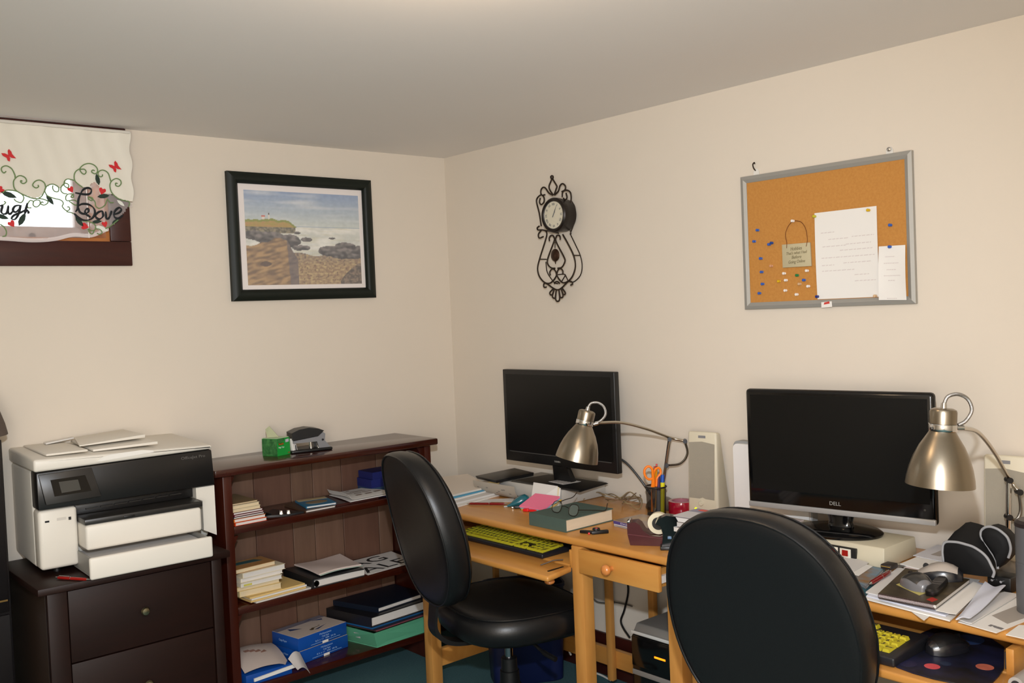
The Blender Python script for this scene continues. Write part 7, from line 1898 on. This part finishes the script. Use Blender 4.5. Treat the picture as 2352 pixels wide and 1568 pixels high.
# envelopes behind the mice
q = loc2([(-0.32,-2.358,0.75),(-0.274,-2.452,0.75),(-0.029,-2.4,0.75),(-0.051,-2.326,0.75)])
ev = thing('envelope', 'white envelopes stacked beside the right riser', 'envelope', (q[0][0], q[0][1], DT))
q = [(-0.305, -2.375), (-0.325, -2.475), (-0.155, -2.485), (-0.14, -2.375)]
for k in range(3):
    M().slab([(p[0] + 0.004 * k, p[1] - 0.003 * k) for p in q], DT + 0.007 + 0.004 * k if k else DT, 0.0106 if not k else 0.0034).build('envelope_leaf', (PAPER2, mat('pinkish_paper', (220, 202, 194), 0.8), PAPER)[k], ev, world=True)
q2 = [(-0.20, -2.37), (-0.21, -2.465), (-0.06, -2.48), (-0.05, -2.37)]
ev2 = thing('envelope', 'grey-windowed envelope lying on the others near the wall', 'envelope', (-0.15, -2.45, DT + 0.02))
M().hexa([(p[0], p[1], DT + 0.0190 + 0.012 * (p[0] + 0.21)) for p in q2], [(p[0], p[1], DT + 0.0205 + 0.012 * (p[0] + 0.21)) for p in q2]).build('sheet', mat('grey_white_env', (206, 204, 208), 0.8), ev2, world=True)
Q3 = [(*p, 0) for p in q2]
w4 = [lerp2(Q3, *uv) for uv in ((.35, .25), (.62, .25), (.62, .8), (.35, .8))]
M().hexa([(p.x, p.y, DT + 0.0206 + 0.012 * (p.x + 0.21)) for p in w4], [(p.x, p.y, DT + 0.0209 + 0.012 * (p.x + 0.21)) for p in w4]).build('window', mat('grey_window', (160, 152, 148), 0.3), ev2, world=True)
# maroon pen, key fob, silver cap
a_ = [(-0.531,-2.416,0.758),(-0.387,-2.4,0.758)]
pen((a_[0][0], a_[0][1], DT + 0.0195), (a_[1][0], a_[1][1], DT + 0.0195), MAROON, 'maroon pen slanting beside the notebook at the right desk', None, 0.0062)
p = [(-0.346,-2.375,0.752)][0]
kf = thing('key_fob', 'dark leather fob with a yellow line near the riser corner', 'key fob', (p[0], p[1], DT + 0.0148))
M().box((-0.020, -0.016, 0), (0.020, 0.016, 0.014), 0.004).build('fob', mat('fob_brown', (44, 36, 32), 0.5), kf)
M().box((-0.0205, -0.013, 0.008), (-0.0202, 0.013, 0.0095)).build('yellow_line', mat('fob_yellow', (190, 150, 60), 0.5), kf)
p = [(-0.307,-2.376,0.757)][0]
sk = thing('silver_cap', 'small round silver cap behind the dark grey mouse', 'cap', (p[0] + 0.01, p[1] - 0.005, DT))
M().lathe([(0.020, 0.0), (0.021, 0.002), (0.021, 0.015), (0.019, 0.0165), (0.0005, 0.0168)], 32).build('cap', CHROME, sk)
# black case with grey piping
cs = thing('zip_case', 'black padded case with grey piping at the right end of the desk', 'case', (-0.25, -2.62, DT))
CLOTH = mat('black_neoprene', (17, 17, 18), 0.7, spec=0.25)
PIPE = mat('grey_piping', (150, 150, 152), 0.6)
front = [(-0.35,-2.651,0.793),(-0.35,-2.655,0.807),(-0.35,-2.649,0.821),(-0.35,-2.641,0.837),(-0.35,-2.631,0.848),(-0.35,-2.619,0.856),(-0.35,-2.603,0.863),(-0.35,-2.585,0.866),(-0.35,-2.565,0.868),(-0.35,-2.543,0.866),(-0.35,-2.534,0.863),(-0.35,-2.528,0.855),(-0.35,-2.526,0.836),(-0.35,-2.528,0.81),(-0.35,-2.533,0.786),(-0.35,-2.579,0.788),(-0.35,-2.622,0.79)]
rear = [(-0.26,-2.62,0.779),(-0.26,-2.622,0.802),(-0.26,-2.618,0.823),(-0.26,-2.612,0.848),(-0.26,-2.606,0.868),(-0.26,-2.602,0.887),(-0.26,-2.594,0.899),(-0.26,-2.579,0.902),(-0.26,-2.56,0.904),(-0.26,-2.547,0.9),(-0.26,-2.541,0.892),(-0.26,-2.534,0.88),(-0.26,-2.522,0.863),(-0.26,-2.509,0.837),(-0.26,-2.508,0.796),(-0.26,-2.539,0.775),(-0.26,-2.583,0.776)]
f2 = [(p[0], p[1], max(p[2], DT + 0.001)) for p in front]
r2 = [(p[0], p[1], max(p[2], DT + 0.001)) for p in rear]
mid = [tuple((a + b) / 2 + (0.006 if k == 2 else 0) for k, (a, b) in enumerate(zip(x, y))) for x, y in zip(f2, r2)]
mid = [(p[0], p[1], max(p[2], DT + 0.001)) for p in mid]
fc_ = Vector((sum(p[0] for p in f2) / len(f2), sum(p[1] for p in f2) / len(f2), sum(p[2] for p in f2) / len(f2)))
fin = [tuple(fc_ + (Vector(p) - fc_) * 0.94 + Vector((-0.004, 0, 0))) for p in f2]
M().loft([fin, f2, mid, r2]).build('body', CLOTH, cs, world=True, angle=60)
M().tube([Vector(p) + Vector((-0.002, 0, 0)) for p in smooth_line(f2[:14], 4)], 0.0034, 8).build('piping', PIPE, cs, world=True)
lobe = [(-0.31,-2.648,0.806),(-0.31,-2.646,0.822),(-0.31,-2.638,0.839),(-0.31,-2.625,0.857),(-0.31,-2.613,0.873),(-0.31,-2.608,0.886),(-0.31,-2.61,0.898),(-0.31,-2.619,0.907),(-0.31,-2.632,0.911),(-0.31,-2.648,0.908),(-0.31,-2.662,0.9),(-0.31,-2.674,0.888),(-0.31,-2.68,0.868),(-0.31,-2.679,0.853),(-0.31,-2.674,0.838),(-0.31,-2.665,0.825)]
lb = [(p[0], p[1], max(p[2], DT + 0.006)) for p in lobe]
lc_ = Vector((sum(p[0] for p in lb) / len(lb), sum(p[1] for p in lb) / len(lb), sum(p[2] for p in lb) / len(lb)))
def grow(s, dx):
    return [tuple(lc_ + (Vector(p) - lc_) * s + Vector((dx, 0, 0))) for p in lb]
M().loft([grow(0.5, -0.012), grow(0.90, -0.008), grow(1.0, 0.0), grow(0.98, 0.045), grow(0.6, 0.058)]).build('flap', CLOTH, cs, world=True, angle=60)
M().tube([Vector(p) + Vector((-0.003, 0, 0)) for p in smooth_line(lb[:15], 4)], 0.0034, 8).build('piping', PIPE, cs, world=True)
# charger, cables, grey tumbler
chg = thing('charger', 'black charger block with chrome prongs and cables beside the padded case', 'charger', (-0.30, -2.72, DT))
p = [(-0.25,-2.619,0.75),(-0.249,-2.662,0.75),(-0.107,-2.623,0.75),(-0.122,-2.578,0.75)]
M().slab([(-0.318, -2.622), (-0.322, -2.682), (-0.264, -2.690), (-0.262, -2.630)], DT, 0.038, 0.004).build('block', BLACK, chg, world=True)
for y in (-2.640, -2.662):
    M().cyl((-0.3222, y, DT + 0.028), (-0.332, y, DT + 0.028), 0.003).build('prong', CHROME, chg, world=True)
P = [(-0.30, -2.66, DT + 0.004), (-0.37, -2.64, DT + 0.0045), (-0.41, -2.665, DT + 0.005), (-0.40, -2.71, DT + 0.005), (-0.36, -2.735, DT + 0.005)]
cbl = thing('charger_cable', 'black cable coiled in front of the charger block', 'cable', (-0.38, -2.68, DT))
M().tube(smooth_line([(-0.330, -2.668, DT + 0.0045), (-0.355, -2.655, DT + 0.0045), (-0.365, -2.630, DT + 0.0045), (-0.350, -2.605, DT + 0.0045), (-0.33, -2.60, DT + 0.0045)], 6), 0.004, 8).build('cable', BLACK, cbl, world=True)
ts = thing('tumbler', 'tall dark grey tumbler at the right edge of the picture', 'tumbler', (-0.432, -2.783, DT))
M().lathe([(0.040, 0.0), (0.042, 0.003), (0.042, 0.118), (0.0412, 0.119), (0.0412, 0.121), (0.042, 0.122), (0.042, 0.205), (0.0005, 0.205)], 48).build('body', mat('tumbler_grey', (92, 92, 94), 0.4), ts)
M().lathe([(0.043, 0.2052), (0.043, 0.214), (0.036, 0.220), (0.0005, 0.221)], 48).build('lid', mat('tumbler_lid', (40, 32, 32), 0.4), ts)
speaker('beige desk speaker without a light behind the right lamp arm', (-0.115, -2.588, DT), math.radians(-86), 0.118, 0.312, False)
desk_lamp('brushed steel swing-arm lamp beside the right monitor at the picture edge', (-0.178, -2.618, DT), (-0.178, -2.626, 1.010), 0.030, (-0.161, -2.644, 0.978), (-0.714, -2.707, 1.257), (-0.06, 0.05, -1), 0.048)

# keyboard tray of the right desk
keyboard('big yellow keyed keyboard with large black legends on the right desk tray', (-0.722, -2.105, 0.6555), -PI / 2, 0.0205, (26, 26, 30), (196, 180, 44), True, 0.022, 0.022)
PADM = print_mat('mouse_pad_print', 0.5)
pd = thing('mouse_pad', 'space themed mouse pad with two red planets on the right tray', 'mouse pad', (-0.58, -2.68, 0.6555))
pp = [(-0.698,-2.552,0.658),(-0.719,-2.566,0.658),(-0.737,-2.593,0.657),(-0.746,-2.635,0.658),(-0.748,-2.683,0.657),(-0.741,-2.73,0.657),(-0.709,-2.776,0.658),(-0.68,-2.783,0.658),(-0.637,-2.778,0.658),(-0.588,-2.769,0.658),(-0.454,-2.716,0.658),(-0.415,-2.67,0.658),(-0.41,-2.597,0.657),(-0.421,-2.556,0.658),(-0.436,-2.535,0.658),(-0.484,-2.53,0.658),(-0.546,-2.533,0.658),(-0.587,-2.533,0.658),(-0.609,-2.531,0.658),(-0.644,-2.537,0.658)]
M().at(frame((0, 0, 0.6558), (1, 0, 0), (0, 1, 0))).prism([(p[0], p[1]) for p in pp], 0, 0.003).build('base', mat('pad_navy', (12, 13, 18), 0.5, noise=((24, 28, 58), 9, (1, 1, 1), 0.10)), pd, world=True)
def disc_on_pad(cx, cy, rx, ry, m, n):
    c = [(-0.684,-2.65,0.659),(-0.61,-2.736,0.659),(-0.463,-2.638,0.659),(-0.692,-2.595,0.659)]
    return None
PC = [(-0.684,-2.65,0.659),(-0.61,-2.736,0.659),(-0.458,-2.636,0.659),(-0.704,-2.602,0.659),(-0.648,-2.664,0.659),(-0.619,-2.549,0.659),(-0.633,-2.559,0.659),(-0.602,-2.569,0.659)]
def pdisc(p, r, m, n, sq=1.0):
    M().at(frame((p[0], p[1], 0.6590), (1, 0, 0), (0, 1, 0))).prism([(r * math.cos(k * PI / 14), r * sq * math.sin(k * PI / 14)) for k in range(28)], 0, 0.0004).build(n, m, pd, world=True)
pdisc(PC[0], 0.017, mat('planet_pink', (226, 110, 110), 0.5, noise=((190, 40, 60), 20, (1, 1, 1), 0.3)), 'planet')
pdisc(PC[1], 0.019, mat('planet_orange', (210, 120, 96), 0.5, noise=((150, 70, 60), 20, (1, 1, 1), 0.3)), 'planet')
pdisc(PC[2], 0.036, mat('planet_blue', (40, 62, 104), 0.5), 'planet', 0.9)
pdisc(PC[3], 0.020, mat('nebula_violet', (34, 34, 66), 0.5), 'nebula')
pdisc(PC[4], 0.012, mat('nebula_blue', (34, 46, 70), 0.5), 'nebula')
pdisc(PC[6], 0.004, mat('sun_orange', (220, 110, 30), 0.5), 'small_planet')
pdisc(PC[7], 0.003, mat('sun_yellow', (220, 170, 60), 0.5), 'small_planet')
p = [(-0.578,-2.611,0.665)][0]
mouse('black mouse on the space mouse pad in the right tray', (p[0] + 0.015, p[1] - 0.02, 0.6598), math.radians(-20), mat('mouse_black', (26, 26, 30), 0.25, coat=0.4), mat('mouse_black_top', (20, 20, 21), 0.35), 0.118, 0.068, 0.042)
rl = thing('plastic_tube', 'short grey plastic tube at the right end of the right tray', 'tube', (-0.66, -2.84, 0.6555))
M().tube([(-0.70, -2.838, 0.672), (-0.62, -2.838, 0.672)], 0.016, 20).build('tube', mat('tube_grey', (168, 164, 160), 0.35), rl, world=True)
M().cyl((-0.7002, -2.838, 0.672), (-0.7015, -2.838, 0.672), 0.009).build('bore', mat('bore_dark', (40, 40, 44), 0.5), rl, world=True)
